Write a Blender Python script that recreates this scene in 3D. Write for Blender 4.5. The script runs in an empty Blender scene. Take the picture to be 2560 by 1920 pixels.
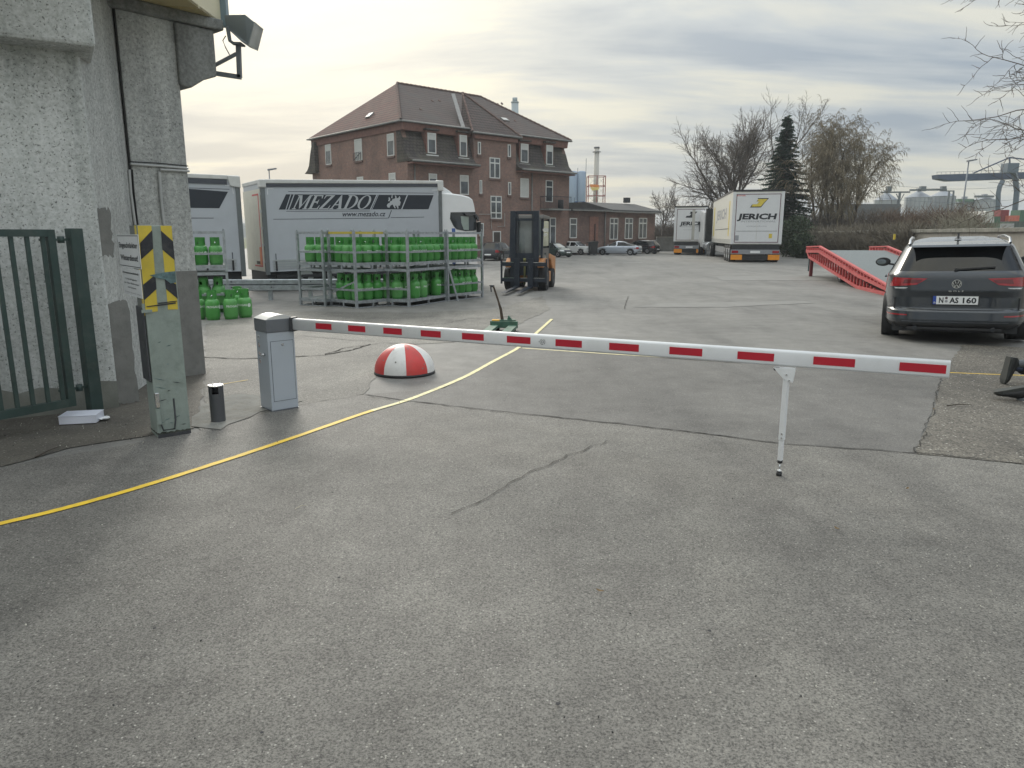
import bpy, bmesh, math, random
from mathutils import Vector, Matrix, Euler, noise
R = math.radians
scene = bpy.context.scene
COL = scene.collection
RNG = random.Random(7)

# ---------------------------------------------------------------- camera, sky, sun, exposure
CAM_H = 1.7
FPX = 1800.0
PITCH = math.atan(372 / 1800)
cam_d = bpy.data.cameras.new('camera')
cam_d.sensor_width = 36; cam_d.lens = 36 * FPX / 2560
cam_d.clip_start = 0.05; cam_d.clip_end = 3000
cam = bpy.data.objects.new('camera', cam_d); COL.objects.link(cam)
cam.location = (0, 0, CAM_H); cam.rotation_euler = (math.pi / 2 - PITCH, 0, 0)
scene.camera = cam

SUN_AZ, SUN_EL = R(-17), R(24)          # behind thin cloud, ahead and a little left
world = bpy.data.worlds.new('World'); scene.world = world
world.use_nodes = True
def build_world():
    nt = world.node_tree; N = nt.nodes; L = nt.links; N.clear()
    out = N.new('ShaderNodeOutputWorld'); bg = N.new('ShaderNodeBackground')
    bg.inputs['Strength'].default_value = 0.1
    sky = N.new('ShaderNodeTexSky'); sky.sky_type = 'NISHITA'; sky.sun_disc = False
    sky.sun_elevation = SUN_EL; sky.sun_rotation = SUN_AZ
    sky.air_density = 1.0; sky.dust_density = 2.0
    tc = N.new('ShaderNodeTexCoord')
    def math_(op, a, b=None, clamp=False):
        n = N.new('ShaderNodeMath'); n.operation = op; n.use_clamp = clamp
        for i, v in enumerate((a, b)):
            if v is None: continue
            if isinstance(v, (int, float)): n.inputs[i].default_value = v
            else: L.new(v, n.inputs[i])
        return n.outputs[0]
    sep = N.new('ShaderNodeSeparateXYZ'); L.new(tc.outputs['Generated'], sep.inputs[0])
    z = math_('MAXIMUM', sep.outputs['Z'], 0.0)
    # cloud sheet seen in perspective: project the direction on a high plane
    zz = math_('ADD', z, 0.17)
    px = math_('DIVIDE', sep.outputs['X'], zz); py = math_('DIVIDE', sep.outputs['Y'], zz)
    cmb = N.new('ShaderNodeCombineXYZ'); L.new(px, cmb.inputs[0]); L.new(py, cmb.inputs[1])
    mp = N.new('ShaderNodeMapping'); L.new(cmb.outputs[0], mp.inputs[0])
    mp.inputs['Rotation'].default_value = (0, 0, R(18)); mp.inputs['Scale'].default_value = (0.42, 1.15, 1)
    mp.inputs['Location'].default_value = (3.1, 1.7, 0)
    def nz(scale, detail, rough, dist=0.0, src=None):
        n = N.new('ShaderNodeTexNoise'); n.inputs['Scale'].default_value = scale
        n.inputs['Detail'].default_value = detail; n.inputs['Roughness'].default_value = rough
        n.inputs['Distortion'].default_value = dist
        L.new(src or mp.outputs[0], n.inputs['Vector']); return n.outputs['Fac']
    a = nz(1.25, 8, 0.55, 0.7); b = nz(3.2, 6, 0.55, 0.6)
    m = math_('ADD', math_('MULTIPLY', a, 0.72), math_('MULTIPLY', b, 0.28))
    # glow of the veiled sun
    sd = Vector((math.sin(SUN_AZ) * math.cos(SUN_EL), math.cos(SUN_AZ) * math.cos(SUN_EL), math.sin(SUN_EL)))
    dot = N.new('ShaderNodeVectorMath'); dot.operation = 'DOT_PRODUCT'
    nrm = N.new('ShaderNodeVectorMath'); nrm.operation = 'NORMALIZE'; L.new(tc.outputs['Generated'], nrm.inputs[0])
    L.new(nrm.outputs[0], dot.inputs[0]); dot.inputs[1].default_value = sd
    d = math_('MAXIMUM', dot.outputs['Value'], 0.0)
    glow = math_('POWER', d, 9.0)
    # left-ahead quarter warmer, right cooler
    ramp = N.new('ShaderNodeValToRGB'); L.new(m, ramp.inputs[0])
    e = ramp.color_ramp.elements
    e[0].position = 0.40; e[0].color = (2.85, 3.35, 3.95, 1)
    e[1].position = 0.585; e[1].color = (6.3, 6.2, 5.4, 1)
    k = e.new(0.49); k.color = (4.3, 4.65, 4.85, 1)
    mixg = N.new('ShaderNodeMix'); mixg.data_type = 'RGBA'; mixg.blend_type = 'ADD'
    L.new(math_('MULTIPLY', glow, 1.0), mixg.inputs['Factor'])
    L.new(ramp.outputs[0], mixg.inputs['A']); mixg.inputs['B'].default_value = (2.4, 2.0, 1.0, 1)
    # overcast dome: brighter towards the zenith
    zen = math_('ADD', math_('MULTIPLY', math_('POWER', z, 1.9), 2.7), 0.84)
    sc_ = N.new('ShaderNodeVectorMath'); sc_.operation = 'SCALE'
    L.new(mixg.outputs['Result'], sc_.inputs[0]); L.new(zen, sc_.inputs['Scale'])
    fin = N.new('ShaderNodeMix'); fin.data_type = 'RGBA'; fin.inputs['Factor'].default_value = 0.9
    L.new(sky.outputs[0], fin.inputs['A']); L.new(sc_.outputs[0], fin.inputs['B'])
    L.new(fin.outputs['Result'], bg.inputs['Color']); L.new(bg.outputs[0], out.inputs['Surface'])
build_world()
sun_d = bpy.data.lights.new('sun', 'SUN'); sun_d.energy = 1.5; sun_d.angle = R(18); sun_d.color = (1, .95, .86)
sun = bpy.data.objects.new('sun', sun_d); COL.objects.link(sun)
sun.rotation_euler = (math.pi / 2 - SUN_EL, 0, math.pi - SUN_AZ)
vs = scene.view_settings
vs.view_transform = 'Standard'; vs.look = 'None'; vs.gamma = 1; vs.use_curve_mapping = False
vs.exposure = 0.3
scene.cycles.use_denoising = True
scene.cycles.max_bounces = 6

# ---------------------------------------------------------------- survey helpers (photo measurements -> metres)
_c, _s = math.cos(PITCH), math.sin(PITCH)
def ray(x, y):
    a = (x - 1280) / FPX; b = (960 - y) / FPX
    return Vector((a, _c + b * _s, -_s + b * _c))
def gp(x, y, z=0.0):
    d = ray(x, y); t = (z - CAM_H) / d.z
    return Vector((d.x * t, d.y * t, z))
def at_y(x, y, Y):
    d = ray(x, y); t = Y / d.y
    return Vector((d.x * t, Y, CAM_H + d.z * t))
class VPlane:
    """vertical plane through p with horizontal direction u; hit(px,py)->(u,z)"""
    def __init__(s, p, az):
        s.p = Vector((p[0], p[1], 0)); s.u = Vector((math.sin(R(az)), math.cos(R(az)), 0))
        s.n = Vector((s.u.y, -s.u.x, 0)); s.az = az
    def hit(s, x, y, off=0.0):
        d = ray(x, y); o = Vector((0, 0, CAM_H)); p = s.p + s.n * off
        t = (p - o).dot(s.n) / d.dot(s.n); q = o + d * t
        return ((q - p).dot(s.u), q.z)

# ---------------------------------------------------------------- mesh builder
class MB:
    def __init__(s): s.v = []; s.f = []; s.m = []; s.sm = []
    def add(s, vs_, fs, m=0, smooth=False):
        o = len(s.v); s.v += [tuple(v) for v in vs_]
        for f in fs: s.f.append([i + o for i in f]); s.m.append(m); s.sm.append(smooth)
        return s
    def box(s, x0, x1, y0, y1, z0, z1, m=0, mat=None):
        vs_ = [Vector((x, y, z)) for z in (z0, z1) for y in (y0, y1) for x in (x0, x1)]
        if mat is not None: vs_ = [mat @ v for v in vs_]
        return s.add(vs_, [(0, 2, 3, 1), (4, 5, 7, 6), (0, 1, 5, 4), (2, 6, 7, 3), (0, 4, 6, 2), (1, 3, 7, 5)], m)
    def cbox(s, c, sx, sy, sz, m=0, rot=None):
        M_ = Matrix.Translation(c)
        if rot is not None: M_ = M_ @ rot.to_4x4()
        return s.box(-sx / 2, sx / 2, -sy / 2, sy / 2, -sz / 2, sz / 2, m, M_)
    def beam(s, p, q, w, h, m=0, up=(0, 0, 1)):
        p = Vector(p); q = Vector(q); d = (q - p)
        if d.length < 1e-6: return s
        d.normalize(); u = Vector(up)
        if abs(d.dot(u)) > .98: u = Vector((0, 1, 0))
        a = d.cross(u).normalized() * w / 2; b = a.cross(d).normalized() * h / 2
        vs_ = [p - a - b, p + a - b, p + a + b, p - a + b, q - a - b, q + a - b, q + a + b, q - a + b]
        return s.add(vs_, [(0, 1, 2, 3), (4, 7, 6, 5), (0, 4, 5, 1), (1, 5, 6, 2), (2, 6, 7, 3), (3, 7, 4, 0)], m)
    def cyl(s, p, q, r, r2=None, n=12, m=0, caps=True, smooth=True):
        p = Vector(p); q = Vector(q); r2 = r if r2 is None else r2
        d = (q - p).normalized(); u = Vector((0, 0, 1)) if abs(d.z) < .9 else Vector((1, 0, 0))
        a = d.cross(u).normalized(); b = d.cross(a)
        vs_ = []
        for c_, rr in ((p, r), (q, r2)):
            for i in range(n):
                t = 2 * math.pi * i / n; vs_.append(c_ + (a * math.cos(t) + b * math.sin(t)) * rr)
        fs = [(i, (i + 1) % n, n + (i + 1) % n, n + i) for i in range(n)]
        s.add(vs_, fs, m, smooth)
        if caps:
            o = len(s.v) - 2 * n
            s.f.append([o + i for i in range(n)][::-1]); s.m.append(m); s.sm.append(False)
            s.f.append([o + n + i for i in range(n)]); s.m.append(m); s.sm.append(False)
        return s
    def tube(s, pts, rs, n=5, m=0, smooth=True):
        pts = [Vector(p) for p in pts]
        if isinstance(rs, (int, float)): rs = [rs] * len(pts)
        o = len(s.v); ref = None
        for i, p in enumerate(pts):
            d = (pts[min(i + 1, len(pts) - 1)] - pts[max(i - 1, 0)])
            d = d.normalized() if d.length > 1e-9 else Vector((0, 0, 1))
            if ref is None: ref = Vector((0, 0, 1)) if abs(d.z) < .9 else Vector((1, 0, 0))
            a = d.cross(ref)
            if a.length < 1e-3: a = d.cross(Vector((0.3, 1, 0.2)))
            a.normalize(); b = d.cross(a)
            for k in range(n):
                t = 2 * math.pi * k / n; s.v.append(tuple(p + (a * math.cos(t) + b * math.sin(t)) * rs[i]))
        for i in range(len(pts) - 1):
            for k in range(n):
                s.f.append([o + i * n + k, o + i * n + (k + 1) % n, o + (i + 1) * n + (k + 1) % n, o + (i + 1) * n + k])
                s.m.append(m); s.sm.append(smooth)
        return s
    def lathe(s, prof, n=16, c=(0, 0, 0), m=0, smooth=True, mfun=None):
        o = len(s.v); c = Vector(c)
        for r, z in prof:
            for i in range(n):
                t = 2 * math.pi * i / n; s.v.append((c.x + r * math.cos(t), c.y + r * math.sin(t), c.z + z))
        for j in range(len(prof) - 1):
            for i in range(n):
                s.f.append([o + j * n + i, o + j * n + (i + 1) % n, o + (j + 1) * n + (i + 1) % n, o + (j + 1) * n + i])
                s.m.append(mfun(i, j) if mfun else m); s.sm.append(smooth)
        return s
    def prism(s, poly, axis, a, b, m=0, mat=None):
        """poly of 2-D points extruded along axis ('x','y','z') from a to b"""
        def P(u, v, w): return {'x': Vector((w, u, v)), 'y': Vector((u, w, v)), 'z': Vector((u, v, w))}[axis]
        n = len(poly); vs_ = [P(u, v, a) for u, v in poly] + [P(u, v, b) for u, v in poly]
        if mat is not None: vs_ = [mat @ v for v in vs_]
        fs = [(i, (i + 1) % n, n + (i + 1) % n, n + i) for i in range(n)]
        return s.add(vs_, fs + [tuple(range(n))[::-1], tuple(range(n, 2 * n))], m)
    def poly(s, pts, m=0): return s.add(pts, [tuple(range(len(pts)))], m)
    def slab(s, pts, n, t, m=0):
        """polygon pts (3-D) thickened by t against normal n"""
        n = Vector(n); k = len(pts); pts = [Vector(p) for p in pts]
        vs_ = pts + [p - n * t for p in pts]
        return s.add(vs_, [tuple(range(k)), tuple(range(k, 2 * k))[::-1]] + [(i, k + i, k + (i + 1) % k, (i + 1) % k) for i in range(k)], m)
    def grid(s, rows, m=0, smooth=True, closed=False):
        o = len(s.v); w = len(rows[0])
        for r in rows: s.v += [tuple(p) for p in r]
        for j in range(len(rows) - 1):
            for i in range(w if closed else w - 1):
                i2 = (i + 1) % w
                s.f.append([o + j * w + i, o + j * w + i2, o + (j + 1) * w + i2, o + (j + 1) * w + i]); s.m.append(m); s.sm.append(smooth)
        return s
    def join(s, o_, mat=None):
        k = len(s.v); s.v += [tuple(mat @ Vector(v)) if mat is not None else v for v in o_.v]
        s.f += [[i + k for i in f] for f in o_.f]; s.m += o_.m; s.sm += o_.sm; return s
    def mesh(s, name, mats, fix=True):
        me = bpy.data.meshes.new(name)
        me.from_pydata([tuple(v) for v in s.v], [], s.f)
        for mt in (mats if isinstance(mats, (list, tuple)) else [mats]): me.materials.append(mt)
        me.polygons.foreach_set('material_index', s.m); me.polygons.foreach_set('use_smooth', s.sm)
        if fix:
            bm = bmesh.new(); bm.from_mesh(me); bmesh.ops.recalc_face_normals(bm, faces=bm.faces); bm.to_mesh(me); bm.free()
        me.update(); return me
    def build(s, name, mats, parent=None, world=False, bevel=0, fix=True, **props):
        me = s.mesh(name, mats, fix)
        return link(name, me, parent, world, bevel, **props)
def wm(o):
    M_ = Matrix.LocRotScale(o.location, o.rotation_euler, o.scale)
    return wm(o.parent) @ M_ if o.parent else M_
def link(name, me, parent=None, world=False, bevel=0, **props):
    o = bpy.data.objects.new(name, me); COL.objects.link(o)
    if parent is not None:
        if world: me.transform(wm(parent).inverted())
        o.parent = parent
    elif world and me.vertices:
        # top-level mesh: put its origin at its base
        xs = [v.co for v in me.vertices]
        c = Vector((sum(p.x for p in xs) / len(xs), sum(p.y for p in xs) / len(xs), min(p.z for p in xs)))
        me.transform(Matrix.Translation(-c)); o.location = c
    if bevel:
        b = o.modifiers.new('bevel', 'BEVEL'); b.width = bevel; b.segments = 2; b.limit_method = 'ANGLE'; b.angle_limit = R(40)
    for k, v in props.items(): o[k] = v
    return o
def thing(name, label, cat, loc=(0, 0, 0), rz=0.0, group=None, rot=None):
    o = bpy.data.objects.new(name, None); COL.objects.link(o); o.empty_display_size = .2
    o.location = loc; o.rotation_euler = rot if rot else (0, 0, rz)
    o['label'] = label; o['category'] = cat
    if group: o['group'] = group
    return o
def tag(o, label, cat, group=None):
    o['label'] = label; o['category'] = cat
    if group: o['group'] = group
    return o
def dup(root, loc, rz=None, label=None, group=None, scale=None):
    def cp(o, par):
        c = o.copy(); COL.objects.link(c); c.parent = par
        for ch in CH.get(o.name, ()): cp(ch, c)
        return c
    CH = {}
    for o in list(COL.objects):
        if o.parent: CH.setdefault(o.parent.name, []).append(o)
    r = cp(root, None); r.location = loc
    if rz is not None: r.rotation_euler = (0, 0, rz)
    if label: r['label'] = label
    if group: r['group'] = group
    if scale: r.scale = (scale,) * 3
    return r

# ---------------------------------------------------------------- text as real lettering
_tc = {}
def text_raw(txt, bold=0.0, spacing=1.0):
    k = (txt, bold, spacing)
    if k not in _tc:
        cu = bpy.data.curves.new('t', 'FONT'); cu.body = txt; cu.size = 1; cu.resolution_u = 2
        cu.offset = bold; cu.space_character = spacing
        o = bpy.data.objects.new('t', cu); COL.objects.link(o)
        me = bpy.data.meshes.new_from_object(o)
        _tc[k] = ([v.co.copy() for v in me.vertices], [tuple(p.vertices) for p in me.polygons])
        bpy.data.objects.remove(o); bpy.data.meshes.remove(me); bpy.data.curves.remove(cu)
    return _tc[k]
def text(mb, txt, o, u, v, w=None, h=None, shear=0.0, bold=0.0, spacing=1.0, m=0, off=0.0, center=False):
    """write txt into mb: origin o, unit directions u,v; fit to width w and/or cap height h"""
    vs_, fs = text_raw(txt, bold, spacing)
    x0 = min(p.x for p in vs_); x1 = max(p.x for p in vs_); y0 = min(p.y for p in vs_); y1 = max(p.y for p in vs_)
    asc = .73 if h else (y1 - y0)
    sy = (h / asc) if h else None; sx = (w / (x1 - x0)) if w else sy
    if sy is None: sy = sx
    u = Vector(u).normalized(); v = Vector(v).normalized(); n = u.cross(v)
    o = Vector(o); dx = -(x1 - x0) / 2 * sx if center else 0
    mb.add([o + u * ((p.x - x0) * sx + dx + shear * p.y * sy) + v * (p.y * sy) + n * off for p in vs_], fs, m)
    return mb

# ---------------------------------------------------------------- materials
def nodes(name):
    m = bpy.data.materials.new(name); m.use_nodes = True
    nt = m.node_tree; return m, nt, nt.nodes, nt.links, nt.nodes['Principled BSDF']
def tex(N, L, kind, vec, **kw):
    n = N.new(kind)
    for k, v in kw.items():
        k = k.replace('_', ' ')
        if k in n.inputs: n.inputs[k].default_value = v
    L.new(vec, n.inputs['Vector']); return n
def ramp(N, L, src, stops):
    r = N.new('ShaderNodeValToRGB'); e = r.color_ramp.elements
    while len(e) < len(stops): e.new(.5)
    for el, (p, c) in zip(e, stops): el.position = p; el.color = c if len(c) == 4 else (*c, 1)
    L.new(src, r.inputs[0]); return r
def mix(N, L, fac, a, b, mode='MIX'):
    n = N.new('ShaderNodeMix'); n.data_type = 'RGBA'; n.blend_type = mode
    for k, v in (('Factor', fac), ('A', a), ('B', b)):
        if isinstance(v, (int, float)): n.inputs[k].default_value = v
        elif isinstance(v, tuple): n.inputs[k].default_value = v if len(v) == 4 else (*v, 1)
        else: L.new(v, n.inputs[k])
    return n.outputs['Result']
def M(name, col, rough=.6, metal=0.0, var=.12, scale=3.0, bump=0.0, bscale=40.0, coat=0.0, dirt=0.0, dirtcol=(.12, .1, .08), spec=.5):
    m, nt, N, L, B = nodes(name)
    tc = N.new('ShaderNodeTexCoord').outputs['Object']
    n1 = tex(N, L, 'ShaderNodeTexNoise', tc, Scale=scale, Detail=5.0, Roughness=.6)
    lo = tuple(c * (1 - var) for c in col); hi = tuple(min(1, c * (1 + var)) for c in col)
    r = ramp(N, L, n1.outputs['Fac'], [(.3, lo), (.7, hi)]); cur = r.outputs[0]
    if dirt:
        n2 = tex(N, L, 'ShaderNodeTexNoise', tc, Scale=scale * 2.3, Detail=8.0, Roughness=.7)
        r2 = ramp(N, L, n2.outputs['Fac'], [(.48, (0, 0, 0)), (.68, (dirt,) * 3)])
        cur = mix(N, L, r2.outputs[0], cur, dirtcol)
    L.new(cur, B.inputs['Base Color'])
    B.inputs['Roughness'].default_value = rough; B.inputs['Metallic'].default_value = metal
    B.inputs['Coat Weight'].default_value = coat; B.inputs['Coat Roughness'].default_value = .08
    B.inputs['Specular IOR Level'].default_value = spec
    if bump:
        n3 = tex(N, L, 'ShaderNodeTexNoise', tc, Scale=bscale, Detail=4.0, Roughness=.6)
        bp = N.new('ShaderNodeBump'); bp.inputs['Strength'].default_value = bump; bp.inputs['Distance'].default_value = .02
        L.new(n3.outputs['Fac'], bp.inputs['Height']); L.new(bp.outputs[0], B.inputs['Normal'])
    return m
def asphalt(name, base, speck=.5, coarse=1.0, tint=(1, 1, 1), patchy=.25, rough=.72, light=.3, bumps=.5):
    m, nt, N, L, B = nodes(name)
    tc = N.new('ShaderNodeTexCoord').outputs['Object']
    big = tex(N, L, 'ShaderNodeTexNoise', tc, Scale=.45, Detail=4.0, Roughness=.62, Distortion=.6)
    mid = tex(N, L, 'ShaderNodeTexNoise', tc, Scale=3.1, Detail=3.0, Roughness=.65)
    fine = tex(N, L, 'ShaderNodeTexNoise', tc, Scale=95.0 / coarse, Detail=2.0, Roughness=.75)
    vor = tex(N, L, 'ShaderNodeTexVoronoi', tc, Scale=75.0 / coarse)
    b = [base * t for t in tint]
    c0 = ramp(N, L, big.outputs['Fac'], [(.3, [x * (1 - patchy) for x in b]), (.5, b), (.72, [x * (1 + patchy) for x in b])]).outputs[0]
    c1 = mix(N, L, .5, c0, ramp(N, L, mid.outputs['Fac'], [(.32, (.36, .35, .34)), (.68, (.64, .64, .62))]).outputs[0], 'OVERLAY')
    mpt = N.new('ShaderNodeMapping'); mpt.inputs['Rotation'].default_value = (0, 0, R(-38)); mpt.inputs['Scale'].default_value = (.9, .16, 1); L.new(tc, mpt.inputs[0])
    trk = tex(N, L, 'ShaderNodeTexNoise', mpt.outputs[0], Scale=1.3, Detail=4.0, Roughness=.6)
    c1 = mix(N, L, .75, c1, ramp(N, L, trk.outputs['Fac'], [(.3, (.34, .34, .34)), (.46, (.5, .5, .5)), (.7, (.6, .6, .59))]).outputs[0], 'OVERLAY')
    f = ramp(N, L, fine.outputs['Fac'], [(.34, (.5 - speck * .5,) * 3), (.5, (.5,) * 3), (.68, (.5 + speck * .42,) * 3)]).outputs[0]
    c2 = mix(N, L, .8, c1, f, 'OVERLAY')
    # single pale stones in the binder
    cr = N.new('ShaderNodeSeparateColor'); L.new(vor.outputs['Color'], cr.inputs[0])
    st = ramp(N, L, cr.outputs[0], [(.86, (0, 0, 0)), (.99, (light,) * 3)]).outputs[0]
    dd = ramp(N, L, vor.outputs['Distance'], [(.25, (1, 1, 1)), (.42, (0, 0, 0))]).outputs[0]
    sm = mix(N, L, 1.0, st, dd, 'MULTIPLY')
    c3 = mix(N, L, sm, c2, (.55, .53, .48))
    L.new(c3, B.inputs['Base Color']); B.inputs['Roughness'].default_value = rough
    B.inputs['Specular IOR Level'].default_value = .5
    bp = N.new('ShaderNodeBump'); bp.inputs['Strength'].default_value = bumps; bp.inputs['Distance'].default_value = .006 * coarse
    L.new(fine.outputs['Fac'], bp.inputs['Height']); L.new(bp.outputs[0], B.inputs['Normal'])
    return m
def roughcast(name, base, speck=1.0):
    m, nt, N, L, B = nodes(name)
    tc = N.new('ShaderNodeTexCoord').outputs['Object']
    big = tex(N, L, 'ShaderNodeTexNoise', tc, Scale=.8, Detail=6.0, Roughness=.6)
    # streaks running down the wall
    mp = N.new('ShaderNodeMapping'); mp.inputs['Scale'].default_value = (2.2, 2.2, .25); L.new(tc, mp.inputs[0])
    stx = tex(N, L, 'ShaderNodeTexNoise', mp.outputs[0], Scale=1.5, Detail=6.0, Roughness=.6)
    fine = tex(N, L, 'ShaderNodeTexNoise', tc, Scale=26.0, Detail=5.0, Roughness=.7)
    vor = tex(N, L, 'ShaderNodeTexNoise', tc, Scale=55.0, Detail=2.0, Roughness=.6, Distortion=.3)
    c0 = ramp(N, L, big.outputs['Fac'], [(.3, [x * .82 for x in base]), (.7, [min(1, x * 1.12) for x in base])]).outputs[0]
    c1 = mix(N, L, .55, c0, ramp(N, L, stx.outputs['Fac'], [(.33, (.3, .3, .3)), (.6, (.59, .59, .58))]).outputs[0], 'OVERLAY')
    c2 = mix(N, L, .6, c1, ramp(N, L, fine.outputs['Fac'], [(.35, (.3,) * 3), (.65, (.7,) * 3)]).outputs[0], 'OVERLAY')
    pit = ramp(N, L, vor.outputs['Fac'], [(.32, (1,) * 3), (.4, (0,) * 3)]).outputs[0]
    pit2 = mix(N, L, 1.0, pit, (speck * .75,) * 3, 'MULTIPLY')
    c3 = mix(N, L, pit2, c2, (.075, .08, .07))
    L.new(c3, B.inputs['Base Color']); B.inputs['Roughness'].default_value = .9
    h = N.new('ShaderNodeMath'); h.operation = 'SUBTRACT'; L.new(fine.outputs['Fac'], h.inputs[0]); L.new(pit, h.inputs[1])
    bp = N.new('ShaderNodeBump'); bp.inputs['Strength'].default_value = .6; bp.inputs['Distance'].default_value = .012
    L.new(h.outputs[0], bp.inputs['Height']); L.new(bp.outputs[0], B.inputs['Normal'])
    return m
def brickmat(name, c1, c2, mortar, w=.25, h=.077, soot=.5):
    m, nt, N, L, B = nodes(name)
    tc = N.new('ShaderNodeTexCoord').outputs['Object']
    sp = N.new('ShaderNodeSeparateXYZ'); L.new(tc, sp.inputs[0])
    ad = N.new('ShaderNodeMath'); ad.operation = 'ADD'; L.new(sp.outputs[0], ad.inputs[0]); L.new(sp.outputs[1], ad.inputs[1])
    cb = N.new('ShaderNodeCombineXYZ'); L.new(ad.outputs[0], cb.inputs[0]); L.new(sp.outputs[2], cb.inputs[1])
    br = N.new('ShaderNodeTexBrick'); L.new(cb.outputs[0], br.inputs['Vector'])
    br.inputs['Scale'].default_value = 1; br.inputs['Brick Width'].default_value = w; br.inputs['Row Height'].default_value = h
    br.inputs['Mortar Size'].default_value = .008; br.inputs['Color1'].default_value = (*c1, 1); br.inputs['Color2'].default_value = (*c2, 1)
    br.inputs['Mortar'].default_value = (*mortar, 1)
    n1 = tex(N, L, 'ShaderNodeTexNoise', tc, Scale=.55, Detail=6.0, Roughness=.65)
    n2 = tex(N, L, 'ShaderNodeTexNoise', tc, Scale=5.0, Detail=5.0, Roughness=.7)
    c = mix(N, L, .7, br.outputs['Color'], ramp(N, L, n1.outputs['Fac'], [(.33, (.5 - soot * .4,) * 3), (.66, (.58, .56, .54))]).outputs[0], 'OVERLAY')
    c = mix(N, L, .45, c, ramp(N, L, n2.outputs['Fac'], [(.35, (.35,) * 3), (.65, (.66,) * 3)]).outputs[0], 'OVERLAY')
    L.new(c, B.inputs['Base Color']); B.inputs['Roughness'].default_value = .9
    bp = N.new('ShaderNodeBump'); bp.inputs['Strength'].default_value = .5; bp.inputs['Distance'].default_value = .01
    L.new(br.outputs['Fac'], bp.inputs['Height']); bp.invert = True; L.new(bp.outputs[0], B.inputs['Normal'])
    return m
def tilemat(name, c1, c2, moss=(.1, .11, .06), mossy=.5):
    m, nt, N, L, B = nodes(name)
    tc = N.new('ShaderNodeTexCoord').outputs['Object']
    sp = N.new('ShaderNodeSeparateXYZ'); L.new(tc, sp.inputs[0])
    ad = N.new('ShaderNodeMath'); ad.operation = 'ADD'; L.new(sp.outputs[0], ad.inputs[0]); L.new(sp.outputs[1], ad.inputs[1])
    cb = N.new('ShaderNodeCombineXYZ'); L.new(ad.outputs[0], cb.inputs[0]); L.new(sp.outputs[2], cb.inputs[1])
    br = N.new('ShaderNodeTexBrick'); L.new(cb.outputs[0], br.inputs['Vector'])
    br.inputs['Scale'].default_value = 1; br.inputs['Brick Width'].default_value = .3; br.inputs['Row Height'].default_value = .22
    br.inputs['Mortar Size'].default_value = .022; br.inputs['Color1'].default_value = (*c1, 1); br.inputs['Color2'].default_value = (*c2, 1)
    br.inputs['Mortar'].default_value = (.03, .025, .022, 1)
    n1 = tex(N, L, 'ShaderNodeTexNoise', tc, Scale=.8, Detail=8.0, Roughness=.7)
    c = mix(N, L, ramp(N, L, n1.outputs['Fac'], [(.45, (0, 0, 0)), (.66, (mossy,) * 3)]).outputs[0], br.outputs['Color'], moss)
    L.new(c, B.inputs['Base Color']); B.inputs['Roughness'].default_value = .85
    bp = N.new('ShaderNodeBump'); bp.inputs['Strength'].default_value = .8; bp.inputs['Distance'].default_value = .03
    L.new(br.outputs['Fac'], bp.inputs['Height']); bp.invert = True; L.new(bp.outputs[0], B.inputs['Normal'])
    return m
def glassmat(name, col=(.03, .035, .04), rough=.04):
    m, nt, N, L, B = nodes(name)
    tc = N.new('ShaderNodeTexCoord').outputs['Object']
    n1 = tex(N, L, 'ShaderNodeTexNoise', tc, Scale=1.3, Detail=3.0)
    L.new(ramp(N, L, n1.outputs['Fac'], [(.35, [c * .6 for c in col]), (.65, [c * 1.5 for c in col])]).outputs[0], B.inputs['Base Color'])
    B.inputs['Roughness'].default_value = rough; B.inputs['Coat Weight'].default_value = .6; B.inputs['Coat Roughness'].default_value = .02
    return m
def lampmat(name, col, rough=.2): return M(name, col, rough, coat=.6, var=.1, scale=8)

steel = M('galvanised_steel', (.36, .39, .41), .45, .55, var=.25, scale=9, dirt=.35, dirtcol=(.16, .15, .14))
dsteel = M('dark_steel', (.05, .055, .065), .5, .3, var=.2, dirt=.3, dirtcol=(.14, .12, .1))
white_p = M('white_paint', (.74, .75, .76), .38, coat=.15, var=.05, scale=2.2, dirt=.22, dirtcol=(.5, .49, .45))
offwhite = M('off_white_paint', (.62, .61, .56), .5, var=.08, dirt=.25, dirtcol=(.35, .32, .27))
cream = M('cream_panel', (.66, .64, .55), .45, var=.06, dirt=.12, dirtcol=(.4, .37, .3))
black_p = M('black_plastic', (.02, .02, .022), .5, var=.2)
rubber = M('tyre_rubber', (.018, .018, .019), .8, var=.25, bump=.2)
red_foil = M('red_reflective_foil', (.46, .012, .03), .35, var=.06)
black_ink = M('black_print', (.018, .02, .025), .5, var=.1)
white_ink = M('white_print', (.75, .76, .76), .5, var=.04)
chrome = M('bright_metal', (.7, .71, .72), .2, 1.0, var=.05)

# ---------------------------------------------------------------- ground
K = 2560 / 2212.0                       # enlarged view -> photo pixels
def G2(x, y, z=0.0): return gp(x * K, y * K, z)
def jag(pts, amp=.02, step=.18, seed=1, closed=True):
    r = random.Random(seed); out = []
    n = len(pts)
    for i in range(n if closed else n - 1):
        a = Vector(pts[i]); b = Vector(pts[(i + 1) % n]); k = max(1, int((b - a).length / step))
        k = min(k, 60)
        for j in range(k):
            p = a.lerp(b, j / k); out.append(p + Vector((r.uniform(-amp, amp), r.uniform(-amp, amp), 0)))
    if not closed: out.append(Vector(pts[-1]))
    return out
def sheet(name, pts, z, m, amp=.02, seed=1, top=None):
    pp = [Vector((p[0], p[1], z)) for p in pts]
    mb = MB(); mb.poly(jag(pp, amp, seed=seed)); o = mb.build(name, m, kind='structure'); return o
a_main = asphalt('yard_asphalt', .155, speck=.3, coarse=1.5, tint=(1.03, 1.0, .95), patchy=.2, light=.2, bumps=.35)
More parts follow.
